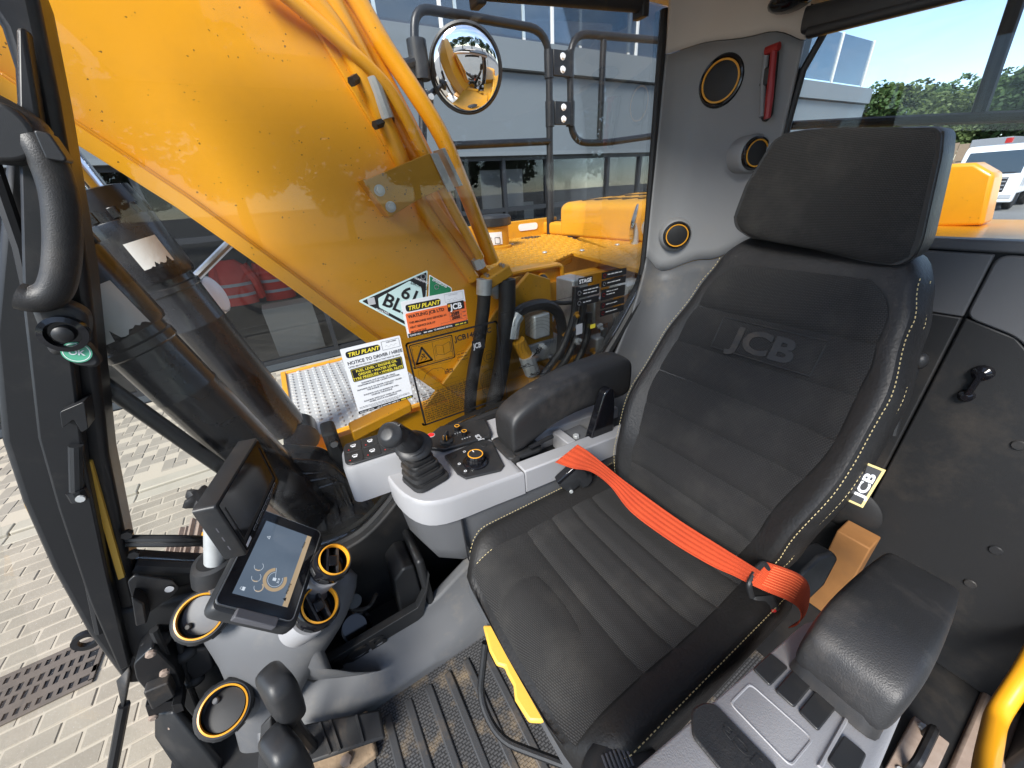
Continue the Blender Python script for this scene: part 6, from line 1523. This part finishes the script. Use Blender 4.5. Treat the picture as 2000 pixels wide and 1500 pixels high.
# ------------------------------------------------------------------ seat belt
bt_ = thing('seat_belt', 'orange seat belt lying across the seat', 'seat belt', (.6, .4, .6))
ue = [(1128, 868, .700), (1150, 882, .685), (1178, 905, .655), (1215, 935, .615), (1265, 972, .590), (1330, 1018, .580), (1400, 1062, .590), (1450, 1093, .605), (1490, 1118, .625)]
le = [(1084, 903, .665), (1118, 915, .655), (1155, 922, .640), (1192, 950, .60), (1232, 1000, .572), (1310, 1058, .562), (1385, 1103, .568), (1435, 1126, .580), (1468, 1143, .60)]
U = cr_path([on(a, b, 'z', z) for a, b, z in ue], 5); Lw = cr_path([on(a, b, 'z', z) for a, b, z in le], 5)
mb = MB(); n = len(U)-1
def beltp(u, v):
    i = int(round(v*n)); p = U[i].lerp(Lw[i], u); nn = (EYE-p).normalized(); return p+nn*(.0012*math.cos(u*2*math.pi*5))
mb.grid(beltp, 24, n, uvf=lambda u, v: (u*.048, v*.62)); mb.build('webbing', 'belt_weave', bt_, smooth=80, solid=.0015)
# reel housing
rf = Fr(on(1112, 925, 'y', .632), V((.55, -.2, .5)), V((-.5, .2, .6)))
MB().rbox(.085, .062, .045, .022, rf.at(0, -.01, -.02), 4).build('reel_housing', 'black_plastic', bt_)
MB().tube([rf(.015, -.055, .0), rf(.015, -.01, .0)], .026, 18).build('reel_drum', 'black_plastic', bt_)
MB().lathe([(.006, 0), (.005, .003)], rf.at(-.03, -.03, .026), 10).build('screw', 'zinc', bt_)
MB().box((-.035, .018, .0), (.03, .03, .028), rf).build('belt_mouth', 'black_gloss', bt_, bevel=.004)
# tongue, folded end and buckle
ea = cr_path([dep(x_, y_, d_-.125) for x_, y_, d_ in ((1492, 1096, .86), (1530, 1108, .86), (1562, 1122, .865), (1580, 1142, .87), (1581, 1175, .87), (1571, 1205, .87), (1552, 1220, .87))], 5)
eb = cr_path([dep(x_, y_, d_-.105) for x_, y_, d_ in ((1462, 1140, .82), (1500, 1157, .82), (1537, 1172, .82), (1561, 1188, .82), (1566, 1206, .82), (1557, 1221, .82), (1541, 1227, .82))], 5)
mb = MB(); n2 = len(ea)-1
mb.grid(lambda u, v: ea[int(round(v*n2))].lerp(eb[int(round(v*n2))], u), 8, n2, uvf=lambda u, v: (u*.048, v*.14)); mb.build('folded_end', 'belt_weave', bt_, smooth=80, solid=.0018)
for k in range(9):
    pts = [ea[i].lerp(eb[i], .10+k*.09)+(EYE-ea[i]).normalized()*.0022 for i in range(3, 13)]; MB().tube(pts, .0009, 4).build('stitch_row', 'belt_stitch', bt_)
MB().tube(fillet([dep(1468, 1165, .72), dep(1462, 1142, .713), dep(1478, 1112, .725), dep(1492, 1098, .733), dep(1500, 1112, .733)], .008), .0055, 8).build('tongue_bar', 'black_plastic', bt_)
bk_ = thing('belt_buckle', 'black seat belt buckle with red release button', 'buckle', dep(1490, 1190, .86))
bf_ = Fr(dep(1492, 1182, .76), V((.8, -.5, .1)), V((-.3, -.2, .9)))
MB().rbox(.045, .075, .026, .008, bf_.at(0, -.02, -.013)).build('case', 'black_plastic', bk_); MB().rbox(.026, .016, .006, .003, bf_.at(0, .008, .010)).build('release_button', 'ink_red', bk_)

# ------------------------------------------------------------------ left console, tilted up
LCo = V((.187, .082, .763)); LX = V((.915, 0, -.403)).normalized()
LF = Fr(LCo, LX, (0, 1, 0))
lc = thing('left_console', 'light grey left hand console tilted up beside the seat', 'console', (.4, .0, .4))
def onL(x_, y_, h=0.0):
    d = CR*((x_-1000)/FPX)-CU*((y_-750)/FPX)+_fw; o = LCo+LF.z*h; k = (o-EYE).dot(LF.z)/d.dot(LF.z); p = EYE+d*k-LCo
    return (p.dot(LF.x), p.dot(LF.y))
Lpts = [onL(1230, 1524), onL(1284, 1478), onL(1430, 1345), onL(1575, 1214)]
Ly = 0.0; Ry = onL(1720, 1500)[1]
body_ = round_poly([(-.12, 0), (.485, 0), (.56, -.02), (.56, Ry+.0), (-.12, Ry)], [.02, .03, .02, .02, .02])
cen = V((.22, Ry/2))
def lring(h, k): return [LF(cen.x+(x_-cen.x)*(1-(1-k)*.3), cen.y+(y_-cen.y)*k, h) for x_, y_ in body_]
MB().loft([lring(-.07, 1.0), lring(-.008, 1.0), lring(-.002, .985), lring(.0, .95)]).build('housing', 'grey_trim_light', lc, smooth=50)
MB().loft([[LF(cen.x+(x_-cen.x)*.97, cen.y+(y_-cen.y)*.9, h) for x_, y_ in body_] for h in (-.16, -.071)]).build('underside', 'dark_panel', lc)
def lpoly(pl, h, t, name, mt, bev=.0015, r=.004):
    P = round_poly([onL(a, b, h) for a, b in pl], r, 3)
    return MB().loft([[LF(x_, y_, h) for x_, y_ in P], [LF(x_, y_, h+t) for x_, y_ in P]]).build(name, mt, lc, bevel=bev)
for pl in ([(1469, 1308), (1503, 1277), (1538, 1306), (1503, 1342)], [(1512, 1350), (1545, 1312), (1583, 1344), (1550, 1384)], [(1558, 1391), (1590, 1352), (1631, 1387), (1597, 1430)], [(1614, 1487), (1646, 1438), (1691, 1476), (1668, 1530), (1650, 1525)]):
    lpoly(pl, .0005, .0035, 'switch_blank', 'black_plastic')
lpoly([(1348, 1400), (1352, 1386), (1372, 1375), (1395, 1378), (1520, 1508), (1480, 1600), (1350, 1440)], .0003, .004, 'grip_mat', 'armrest_rubber', .002, .006)
ef = [(1423, 1373), (1463, 1333), (1590, 1445), (1545, 1500)]
P = [onL(a, b) for a, b in ef]; P0 = round_poly(P, .008, 3); cc = V((sum(p[0] for p in P)/4, sum(p[1] for p in P)/4))
MB().loft([[LF(cc.x+(x_-cc.x)*k, cc.y+(y_-cc.y)*k, h) for x_, y_ in P0] for h, k in ((.0, 1.0), (.0012, .985), (.0012, .95), (.0002, .92))], caps=False).build('panel_outline', 'grey_trim_light', lc)
r_ = [onL(1660, 1440), onL(1560, 1530)]
MB().tube([LF(*onL(1655, 1400), .001), LF(*onL(1600, 1500), .001)], .0025, 6).build('moulded_rib', 'grey_trim_light', lc)
tj = onL(1415, 1478, .0045); tfr = Fr(LF(tj[0], tj[1], .0046), V((0, -1, 0)), LF.x)
text('JCB', .020, Fr(LF(onL(1418, 1440)[0]+.012, onL(1440, 1458)[1], .0045), V((0, 1, 0)), -LF.x), 'black_rubber', lc, bold=.02, ext=.0006, align='CENTER', sx=1.3)
la = lc
hh = .125
def LP(a, b, h): x_, y_ = onL(a, b, h); return (x_, y_)
fa = LP(1640, 1185, hh); fb = LP(1770, 1300, hh); ra_ = LP(1740, 1066, hh); rb_ = LP(1893, 1150, hh)
x0 = (fa[0]+fb[0])/2+.055; x1 = (ra_[0]+rb_[0])/2; ya = max(fa[1], ra_[1])*.9; yb2 = (fb[1]+rb_[1])/2-.010
ym = (ya+yb2)/2; wa = abs(ya-yb2)
secs = []
for x_, b0, t0, k in ((x0-.055, .02, .062, .80), (x0-.05, .012, .078, .90), (x0-.035, .010, .095, .98), (x0-.01, .022, .115, 1.0), (x0+.03, .035, .124, 1.02), ((x0+x1)/2, .045, .128, 1.03), (x1-.04, .045, .126, 1.0), (x1-.01, .05, .118, .95), (x1, .06, .105, .85)):
    secs.append([LF(x_, ym+a, (b0+t0)/2+b) for a, b in rrect(wa*k, t0-b0, min(wa, t0-b0)*.24, 3)])
MB().loft(secs).build('armrest_pad', 'armrest_rubber', la, sub=1, smooth=60)
MB().loft([[LF(x0-.01+a, ym+b, h) for a, b in rrect(.09*k, wa*.92*k, .02, 3)] for h, k in ((.001, 1), (.03, .95))]).build('armrest_foot', 'black_plastic', la)
MB().loft([[LF(x_, ym+.035+a, h+b) for a, b in rrect(.02, .03, .006, 2)] for x_, h in ((x0+.02, .02), (x0+.12, .05))]).build('hinge_arm', 'dark_panel', la)
# left joystick seen from above at the bottom edge
lj = thing('left_joystick', 'dark ridged joystick top at the bottom edge beside the seat', 'joystick', dep(1215, 1530, .60))
jt = dep(1218, 1522, .56); ljf = Fr(jt, (1, -.3, 0), (.3, 1, 0), V((-.1, .1, 1)))
MB().loft([[ljf(r*math.cos(2*math.pi*k/28), .8*r*math.sin(2*math.pi*k/28), h) for k in range(28)] for r, h in ((.035, -.14), (.04, -.08), (.060, -.02), (.068, 0), (.062, .018), (.040, .028), (.01, .031))]).build('grip', 'black_plastic', lj, smooth=60)
for i in range(7): MB().box((-.002, -.012, .0), (.002, .012, .006), ljf.at(-.02+.0065*i, .012, .027)).build('thumb_ridge', 'ink_soft', lj, bevel=.001)
MB().lathe([(.012, 0), (.011, .006), (.006, .008)], ljf.at(-.035, -.005, .022), 16).build('thumb_button', 'black_rubber', lj)
# ------------------------------------------------------------------ notices and stickers on the inside of the side window
GI = .9975
def gfr(px, py, k=0): p = on(px, py, 'y', GI-.0008*k); return p
WX, WZ = V((1, 0, 0)), V((0, 0, 1))
def gbox(name, par, mt, x0, z0, x1, z1, lay, r=.001):
    return MB().prism(round_poly([(x0, z0), (x1, z0), (x1, z1), (x0, z1)], r, 3), -(GI-.0006*lay), -(GI-.0006*lay-.0005), FXZ(0)).build(name, mt, par)
def gtext(s_, x, z, size, mt, par, lay, bold=.0, align='LEFT', sx=1.0, shear=0.0, rot=0.0):
    f = Fr((x, GI-.0006*lay-.0004, z), V((math.cos(rot), 0, math.sin(rot))), V((-math.sin(rot), 0, math.cos(rot))))
    return text(s_, size, f, mt, par, bold=bold, ext=.00008, align=align, sx=sx, shear=shear)
def gline(par, pts, w, mt, lay, name='line'):
    mb = MB()
    for (xa, za), (xb, zb) in zip(pts[:-1], pts[1:]):
        d = V((xb-xa, zb-za)); L = d.length
        if L < 1e-6: continue
        d /= L; n = V((-d.y, d.x))*w/2; e = d*w*.3; y = GI-.0006*lay-.0004
        A, B = V((xa, za))-e, V((xb, zb))+e
        mb.add([(A.x+n.x, y, A.y+n.y), (B.x+n.x, y, B.y+n.y), (B.x-n.x, y, B.y-n.y), (A.x-n.x, y, A.y-n.y)], [(0, 1, 2, 3)])
    return mb.build(name, mt, par, smooth=0)
def grect(par, x0, z0, x1, z1, w, mt, lay, name='outline'): return gline(par, [(x0, z0), (x1, z0), (x1, z1), (x0, z1), (x0, z0)], w, mt, lay, name)
def circ2(cx, cz, r, a0=0, a1=360, n=24): return [(cx+r*math.cos(R(a0+(a1-a0)*i/n)), cz+r*math.sin(R(a0+(a1-a0)*i/n))) for i in range(n+1)]
def gdash(par, x0, z, x1, h, mt, lay, seed=1, name='small_print'):
    """Print too small to read in the photograph: a row of word-length strokes."""
    r0 = random.Random(seed); mb = MB(); x_ = x0; y = GI-.0006*lay-.0004
    while x_ < x1:
        w_ = min(h*r0.uniform(1.2, 4.5), x1-x_); k = max(1, int(w_/(h*.55)))
        for i in range(k):
            a = x_+w_*i/k; t = h*r0.uniform(.55, 1.0); mb.add([(a, y, z), (a+w_/k*.72, y, z), (a+w_/k*.72, y, z+t), (a, y, z+t)], [(0, 1, 2, 3)])
        x_ += w_+h*.6
    return mb.build(name, mt, par, smooth=0)
# white notice to the driver
NX0, NX1, NZ0, NZ1 = .067, .224, .772, .968
no = thing('driver_notice', 'white notice to driver or hirer stuck low on the window', 'notice', (.145, GI, NZ0))
gbox('sheet', no, 'paper_white', NX0, NZ0, NX1, NZ1, 1, .003)
gbox('logo_ground', no, 'ink_black', NX0+.010, NZ1-.028, NX0+.098, NZ1-.010, 2, .007)
gtext('TRU PLANT', NX0+.014, NZ1-.0245, .0148, 'ink_yellow', no, 3, .03, shear=.25, sx=1.05)
grect(no, NX0+.104, NZ1-.030, NX1-.005, NZ1-.006, .0007, 'ink_soft', 2); gtext('FLEET NUMBER', NX0+.117, NZ1-.0115, .0040, 'ink_soft', no, 2, .01)
gline(no, [(NX0+.112+i*.004, NZ1-.021+.003*math.sin(i*1.9)) for i in range(9)], .0006, 'ink_grey', 2, 'handwriting')
gtext('NOTICE TO DRIVER / HIREE', NX0+.008, NZ1-.047, .0132, 'ink_soft', no, 2, .02, sx=.90)
gtext('LISTED BELOW ARE DAILY CHECKS THAT MUST BE MADE', NX0+.008, NZ1-.056, .0062, 'ink_soft', no, 2, sx=.86)
gbox('black_panel', no, 'ink_black', NX0+.010, NZ1-.098, NX1-.008, NZ1-.060, 2, .003)
grect(no, NX0+.0125, NZ1-.0955, NX1-.0105, NZ1-.0625, .0007, 'ink_yellow', 3)
xm = (NX0+NX1)/2
for i, s_ in enumerate(('FUEL LEVEL \u2022 ENGINE OIL', 'GREASE \u2022 WATER LEVEL', 'TYRE PRESSURE \u2022 WHEEL NUTS')): gtext(s_, xm, NZ1-.0725-.0105*i, .0098, 'ink_yellow', no, 3, .02, 'CENTER')
for i, s_ in enumerate(('RUNNING OUT OF FUEL OR USING', 'CONTAMINATED FUEL CAUSES DOWNTIME', '', 'RUNNING OUT OF WATER COOLANT CAUSES', 'THE ENGINE TO OVERHEAT', '', 'RUNNING OUT OF ENGINE OIL WILL', 'DAMAGE THE ENGINE', '', 'RUNNING WITH FLAT TYRES OR LOOSE', 'WHEEL NUTS IS DANGEROUS')):
    if s_: gtext(s_, xm-.004, NZ1-.108-.0062*i, .0058, 'ink_soft', no, 2, .01, 'CENTER')
for i in range(3): gdash(no, NX0+.006+(.03 if i == 2 else 0), NZ0+.0185-.0036*i, NX1-.008-(.03 if i == 2 else 0), .0018, 'ink_soft', 2, i)
gbox('footer', no, 'ink_black', NX0, NZ0, NX1, NZ0+.0085, 2, .001); gtext('FOR ALL SERVICE', NX0+.004, NZ0+.002, .0055, 'ink_white', no, 3, .01, sx=.9); gdash(no, NX0+.052, NZ0+.0022, NX1-.040, .0035, 'ink_white', 3, 4); gdash(no, NX1-.036, NZ0+.002, NX1-.004, .0045, 'ink_yellow', 3, 5)
# orange service card
p0 = on(783, 592, 'y', GI); p1 = on(905, 562, 'y', GI); p2 = on(913, 628, 'y', GI); p3 = on(799, 663, 'y', GI)
OX0, OX1 = (p0.x+p3.x)/2-.002, (p1.x+p2.x)/2; OZ1, OZ0 = (p0.z+p1.z)/2, (p2.z+p3.z)/2
oc = thing('service_card', 'orange and white service record card on the window', 'card', ((OX0+OX1)/2, GI, OZ0))
gbox('sheet', oc, 'paper_white', OX0, OZ0, OX1, OZ1, 4, .003)
H = OZ1-OZ0; W = OX1-OX0
gbox('logo_ground', oc, 'ink_black', OX0+.010, OZ1-.030, OX0+.11, OZ1-.011, 5, .007); gtext('TRU PLANT', OX0+.015, OZ1-.0265, .0160, 'ink_yellow', oc, 6, .03, shear=.25, sx=1.1)
grect(oc, OX1-.062, OZ1-.026, OX1-.006, OZ1-.004, .0007, 'ink_grey', 5); gtext('FLEET NUMBER', OX1-.050, OZ1-.0095, .0042, 'ink_grey', oc, 5)
gline(oc, [(OX1-.056+i*.004, OZ1-.020+.0025*math.sin(i*2.3)) for i in range(9)], .0006, 'ink_grey', 5, 'handwriting')
gbox('orange_panel', oc, 'paper_orange', OX0+.006, OZ0+.012, OX1, OZ1-.034, 5, .004)
gtext('WATLING JCB LTD', OX0+.011, OZ1-.048, .0128, 'ink_black', oc, 6, .02, sx=.98)
gbox('brand_block', oc, 'ink_black', OX1-.058, OZ1-.054, OX1-.006, OZ1-.030, 6, .002); gtext('JCB', OX1-.049, OZ1-.0505, .0235, 'ink_white', oc, 7, .035, sx=.98); gbox('brand_square', oc, 'amber_ring', OX1-.0565, OZ1-.041, OX1-.0495, OZ1-.034, 7, .0005)
for i, s_ in enumerate(('THIS MACHINE WAS SERVICED AT', 'NEXT SERVICE DUE AT', 'PFI DATE DUE')): gtext(s_, OX0+.011, OZ1-.064-.0135*i, .0082, 'ink_black', oc, 6, .012, sx=.88)
grect(oc, OX1-.055, OZ1-.068, OX1-.018, OZ1-.057, .0005, 'ink_soft', 6); grect(oc, OX1-.055, OZ1-.080, OX1-.018, OZ1-.069, .0005, 'ink_soft', 6); grect(oc, OX1-.085, OZ1-.094, OX1-.004, OZ1-.083, .0005, 'ink_soft', 6)
gtext('2589', OX1-.051, OZ1-.0668, .0125, 'ink_black', oc, 7, .03, sx=1.05); gtext('2000', OX1-.050, OZ1-.0788, .0125, 'ink_black', oc, 7, .03, sx=1.05)
for z_ in (.0655, .0775): gtext('HRS', OX1-.014, OZ1-z_, .0055, 'ink_soft', oc, 6)
for i in range(4): gdash(oc, OX0+.035+.01*i, OZ1-.101-.0036*i, OX1-.02-.008*i, .0018, 'ink_black', 6, i+9)
gbox('footer', oc, 'ink_black', OX0+.002, OZ0, OX1, OZ0+.0115, 5, .001); gtext('PLEASE CALL', OX0+.006, OZ0+.0035, .0066, 'ink_white', oc, 6, .01, sx=.86); gdash(oc, OX0+.047, OZ0+.0035, OX0+.074, .0045, 'ink_white', 6, 3); gtext('TO ARRANGE SERVICE', OX0+.077, OZ0+.0035, .0066, 'ink_white', oc, 6, .01, sx=.86); gdash(oc, OX1-.042, OZ0+.0035, OX1-.004, .005, 'ink_yellow', 6, 7)
# diamond registration sticker
dv = [on(a, b, 'y', GI) for a, b in ((699, 588), (835, 527), (830, 580), (826, 656))]
dt = thing('diamond_sticker', 'pale mint diamond security sticker behind the service card', 'sticker', (dv[0].x, GI, dv[3].z))
L_, T_, Rr, B_ = [(p.x, p.z) for p in dv]; Rr = (Rr[0]+.004, Rr[1])
def gpoly(name, par, mt, pts, lay, r=.003): return MB().prism(round_poly(pts, r, 3), -(GI-.0006*lay), -(GI-.0006*lay-.0005), FXZ(0)).build(name, mt, par)
P4 = [L_, B_, Rr, T_]; c4 = (sum(p[0] for p in P4)/4, sum(p[1] for p in P4)/4)
sh_ = lambda k: [(c4[0]+(x_-c4[0])*k, c4[1]+(z_-c4[1])*k) for x_, z_ in P4]
gpoly('sheet', dt, 'sticker_mint', P4, 1, .006); gpoly('black_band', dt, 'ink_black', sh_(.93), 2, .004)
hexp = [(p.x, p.z) for p in [on(a, b, 'y', GI) for a, b in ((738, 582), (740, 600), (800, 632), (826, 640), (826, 585), (822, 560), (800, 548))]]
gpoly('number_field', dt, 'sticker_mint', hexp, 3, .004)
def dtx(s_, px, py, size, mt, lay, bold, rot, sx=1.0): p = on(px, py, 'y', GI); gtext(s_, p.x, p.z, size, mt, dt, lay, bold, rot=rot, sx=sx)
dtx('61', 780, 579, .046, 'ink_black', 4, .022, -.58, 1.1); dtx('BL7', 744, 594, .048, 'ink_black', 4, .022, -.62, 1.05)
dtx('DATATAG', 801, 554, .0115, 'ink_black', 4, .012, -.52, .9); dtx('WARNING', 808, 544, .0085, 'ink_white', 4, .012, -.52)
p = on(826, 540, 'y', GI); gline(dt, circ2(p.x, p.z, .006), .002, 'ink_white', 4, 'emblem'); dtx('DATATAG', 733, 605, .0075, 'ink_white', 4, .01, -.56)
p = on(725, 588, 'y', GI); gbox('blank_patch', dt, 'ink_grey', p.x-.009, p.z-.009, p.x+.009, p.z+.009, 4)
# green emissions sticker
em = thing('emissions_sticker', 'green triangular emissions sticker peeking above the service card', 'sticker', on(850, 560, 'y', GI))
ev = [on(a, b, 'y', GI) for a, b in ((838, 536), (882, 562), (880, 600), (836, 600))]; gpoly('sheet', em, 'ink_white', [(p.x, p.z) for p in ev][::-1], 1, .003)
ec = V((sum(p.x for p in ev)/4, sum(p.z for p in ev)/4)); gpoly('green_field', em, 'sticker_green', [(ec.x+(p.x-ec.x)*.93, ec.y+(p.z-ec.y)*.93) for p in ev][::-1], 2, .003)
gtext('EMISSIONS', ev[0].x+.005, ev[0].z-.0165, .0098, 'ink_white', em, 3, .02, rot=-.62); gline(em, circ2(ev[0].x+.015, ev[0].z-.036, .006), .002, 'ink_white', 3, 'emblem')
# machine data decal printed on the glass
DX0, DX1, DZ0, DZ1 = .236, .530, .664, .940
dd = thing('data_decal', 'large transparent machine data decal with black print on the window', 'decal', (.38, GI, DZ0))
gline(dd, [(x_, z_) for x_, z_ in round_poly([(DX0, DZ0), (DX1, DZ0), (DX1, DZ1), (DX0, DZ1)], .008, 4)+[(DX0+.008, DZ0)]], .0058, 'ink_black', 1, 'border')
wx0, wx1, wz0, wz1 = DX0+.008, DX0+.138, DZ1-.080, DZ1-.008
gline(dd, round_poly([(wx0, wz0), (wx1, wz0), (wx1, wz1), (wx0, wz1)], .004, 3)+[(wx0+.004, wz0)], .0032, 'ink_black', 1, 'border'); grect(dd, wx0+.005, wz0+.005, wx1-.005, wz1-.005, .0010, 'ink_black', 1)
gline(dd, [((wx0+wx1)/2+.002, wz0+.005), ((wx0+wx1)/2+.002, wz1-.005)], .001, 'ink_black', 1)
tx, tz_ = wx0+.034, wz0+.012; gline(dd, [(tx-.024, tz_), (tx+.024, tz_), (tx, tz_+.045), (tx-.024, tz_), (tx+.024, tz_)], .006, 'ink_black', 1, 'warning_triangle')
rr = random.Random(3)
gline(dd, [(tx-.009, tz_+.008), (tx-.002, tz_+.016), (tx-.006, tz_+.020), (tx+.002, tz_+.014), (tx+.004, tz_+.024), (tx-.003, tz_+.026), (tx+.009, tz_+.010), (tx+.003, tz_+.006)], .0022, 'ink_black', 1, 'warning_figure')
bx_, bz_ = wx0+.098, wz0+.018
for s_ in (-1, 1):
    gline(dd, [(bx_, bz_), (bx_+s_*.022, bz_+.006), (bx_+s_*.022, bz_+.036), (bx_, bz_+.030), (bx_, bz_)], .0010, 'ink_black', 1, 'book_symbol'); gline(dd, [(bx_+s_*.022, bz_+.004), (bx_+s_*.026, bz_+.002), (bx_+s_*.026, bz_+.032), (bx_+s_*.022, bz_+.032)], .0008, 'ink_black', 1, 'book_symbol')
gtext('JCB140X LC', wx1+.009, DZ1-.031, .0235, 'ink_black', dd, 1, .03, sx=1.02)
bx0, bz0 = wx1+.062, DZ1-.078
gbox('brand_block', dd, 'ink_black', bx0, bz0, bx0+.044, bz0+.034, 1, .003)
gtext('JCB', bx0+.004, bz0+.008, .024, 'ink_grey', dd, 2, .03, sx=.72)
def sketch(x_, z_, w, h, n, seed, wd=.0009):
    r0 = random.Random(seed); gline(dd, [(x_+r0.random()*w, z_+r0.random()*h) for _ in range(n)], wd, 'ink_black', 1, 'diagram')
ez = DZ0+.165
gline(dd, [(DX0+.030, ez-.012), (DX0+.040, ez+.004), (DX0+.062, ez+.014), (DX0+.090, ez+.010), (DX0+.100, ez), (DX0+.098, ez-.014), (DX0+.125, ez-.014), (DX0+.125, ez-.004), (DX0+.104, ez+.0)], .0012, 'ink_black', 1, 'excavator_diagram')
sketch(DX0+.098, ez-.015, .028, .014, 22, 5)
gline(dd, [(DX0+.018, ez-.035), (DX0+.018, ez+.020), (DX0+.055, ez+.022)], .0006, 'ink_black', 1); gline(dd, [(DX0+.060, ez+.026), (DX0+.12, ez+.022), (DX0+.15, ez+.045), (DX0+.185, ez+.045)], .0006, 'ink_black', 1); gline(dd, [(DX0+.018, ez-.035), (DX0+.14, ez-.035)], .0005, 'ink_black', 1)
for i in range(3): gdash(dd, DX0+.145, ez+.035-.010*i, DX0+.18, .004, 'ink_black', 1, i+30)
# load table
tx0, tz0, tx1, tz1 = DX0+.010, DZ0+.008, DX0+.185, DZ0+.115
for i in range(15): gline(dd, [(tx0, tz0+(tz1-tz0)*i/14), (tx1, tz0+(tz1-tz0)*i/14)], .0005, 'ink_black', 1, 'table_rule')
for i in range(13): gline(dd, [(tx0+(tx1-tx0)*i/12, tz0), (tx0+(tx1-tx0)*i/12, tz1)], .0005, 'ink_black', 1, 'table_rule')
for i in range(13):
    gdash(dd, tx0+.004, tz0+(tz1-tz0)*(i+.2)/14, tx1-.004, .0042, 'ink_black', 1, i+40)
# reach chart and slew symbol
cx, cz_ = DX1-.040, DZ0+.105
gline(dd, circ2(cx, DZ1-.110, .020, 30, 330), .0010, 'ink_black', 1, 'slew_symbol'); grect(dd, cx-.009, DZ1-.119, cx+.009, DZ1-.103, .0012, 'ink_black', 1, 'slew_symbol')
for i in range(10): gline(dd, [(cx-.036+.0076*i, DZ0+.018), (cx-.036+.0076*i, DZ0+.105)], .0005, 'ink_black', 1, 'chart_rule')
for i in range(11): gline(dd, [(cx-.036, DZ0+.018+.0087*i), (cx+.033, DZ0+.018+.0087*i)], .0005, 'ink_black', 1, 'chart_rule')
gline(dd, circ2(cx-.006, DZ0+.085, .034, -30, 215), .0012, 'ink_black', 1, 'reach_curve'); gline(dd, circ2(cx+.004, DZ0+.060, .040, 140, 300), .0010, 'ink_black', 1, 'reach_curve'); sketch(cx+.012, DZ0+.085, .018, .016, 16, 8)
# second chart decal further back
sx0, sx1 = .545, .845; s_z0 = .655; s_z1 = .93
cdc = thing('load_chart_decal', 'transparent lifting chart decal with concentric arcs on the window', 'decal', (.7, GI, s_z0))
dd_keep = dd; dd = cdc
grect(cdc, sx0, s_z0, sx1, s_z1+.03, .0016, 'ink_black', 1, 'border')
for r_ in (.05, .062, .074, .086, .098, .11): gline(cdc, circ2(.69, .83, r_, -20, 200, 30), .0007, 'ink_black', 1, 'arc')
sketch(.655, .78, .05, .03, 20, 2, .0016); sketch(.60, .745, .07, .02, 14, 9, .0012); sketch(.64, .70, .08, .02, 14, 12, .0014); grect(cdc, sx0+.01, s_z1-.02, sx0+.05, s_z1+.01, .001, 'ink_black', 1)
dd = dd_keep
# emissions stage decal
st_ = thing('stage_decal', 'transparent engine stage decal with black warning bars', 'decal', (.98, GI, .82))
qx0, qz0, qx1, qz1 = .850, .800, 1.10, 1.03
grect(st_, qx0, qz0, qx1, qz1, .0007, 'ink_soft', 1, 'border')
gbox('title_block', st_, 'ink_black', qx0+.012, qz1-.036, qx0+.078, qz1-.012, 1, .003); gtext('STAGE', qx0+.016, qz1-.031, .0190, 'ink_white', st_, 2, .03)
for z_, h, s_ in ((-.082, .036, 'Exhaust aftertreatment\nCleaning in progress'), (-.112, .024, 'Cleaning off')):
    gbox('text_bar', st_, 'ink_black', qx0+.004, qz1+z_, qx0+.112, qz1+z_+h, 1, .002); [gdash(st_, qx0+.036, qz1+z_+h-.014-.011*j, qx0+.036+.0032*len(q_), .0042, 'ink_white', 2, len(q_)) for j, q_ in enumerate(s_.split(chr(10)))]; gline(st_, circ2(qx0+.018, qz1+z_+h/2, .007, 0, 300), .002, 'ink_white', 2, 'pictogram')
for z_, h, s_ in ((-.030, .026, 'High exhaust temperature'), (-.060, .026, 'Regeneration inhibited'), (-.108, .042, 'Regeneration needed\nPress to start'), (-.140, .026, 'Engine stop warning'), (-.170, .026, 'Service required now')):
    gbox('text_bar', st_, 'ink_black', qx0+.122, qz1+z_-.004, qx1-.004, qz1+z_+h-.006, 1, .002); [gdash(st_, qx0+.150, qz1+z_+h-.018-.011*j, qx0+.150+.003*len(q_), .0042, 'ink_white', 2, len(q_)) for j, q_ in enumerate(s_.split(chr(10)))]; gline(st_, circ2(qx0+.136, qz1+z_+h/2-.005, .006, 0, 300), .002, 'ink_red' if 'Regeneration inhibited' != s_ else 'ink_white', 2, 'pictogram')
gbox('blank_patch', st_, 'ink_grey', qx0+.006, qz0+.012, qx0+.036, qz0+.052, 1); gbox('yellow_tag', st_, 'ink_yellow', qx0+.075, qz0+.020, qx0+.10, qz0+.036, 1)
# DIRECTOR lettering printed on the outer skin of the boom side is mirrored in the glass only, so it is left out
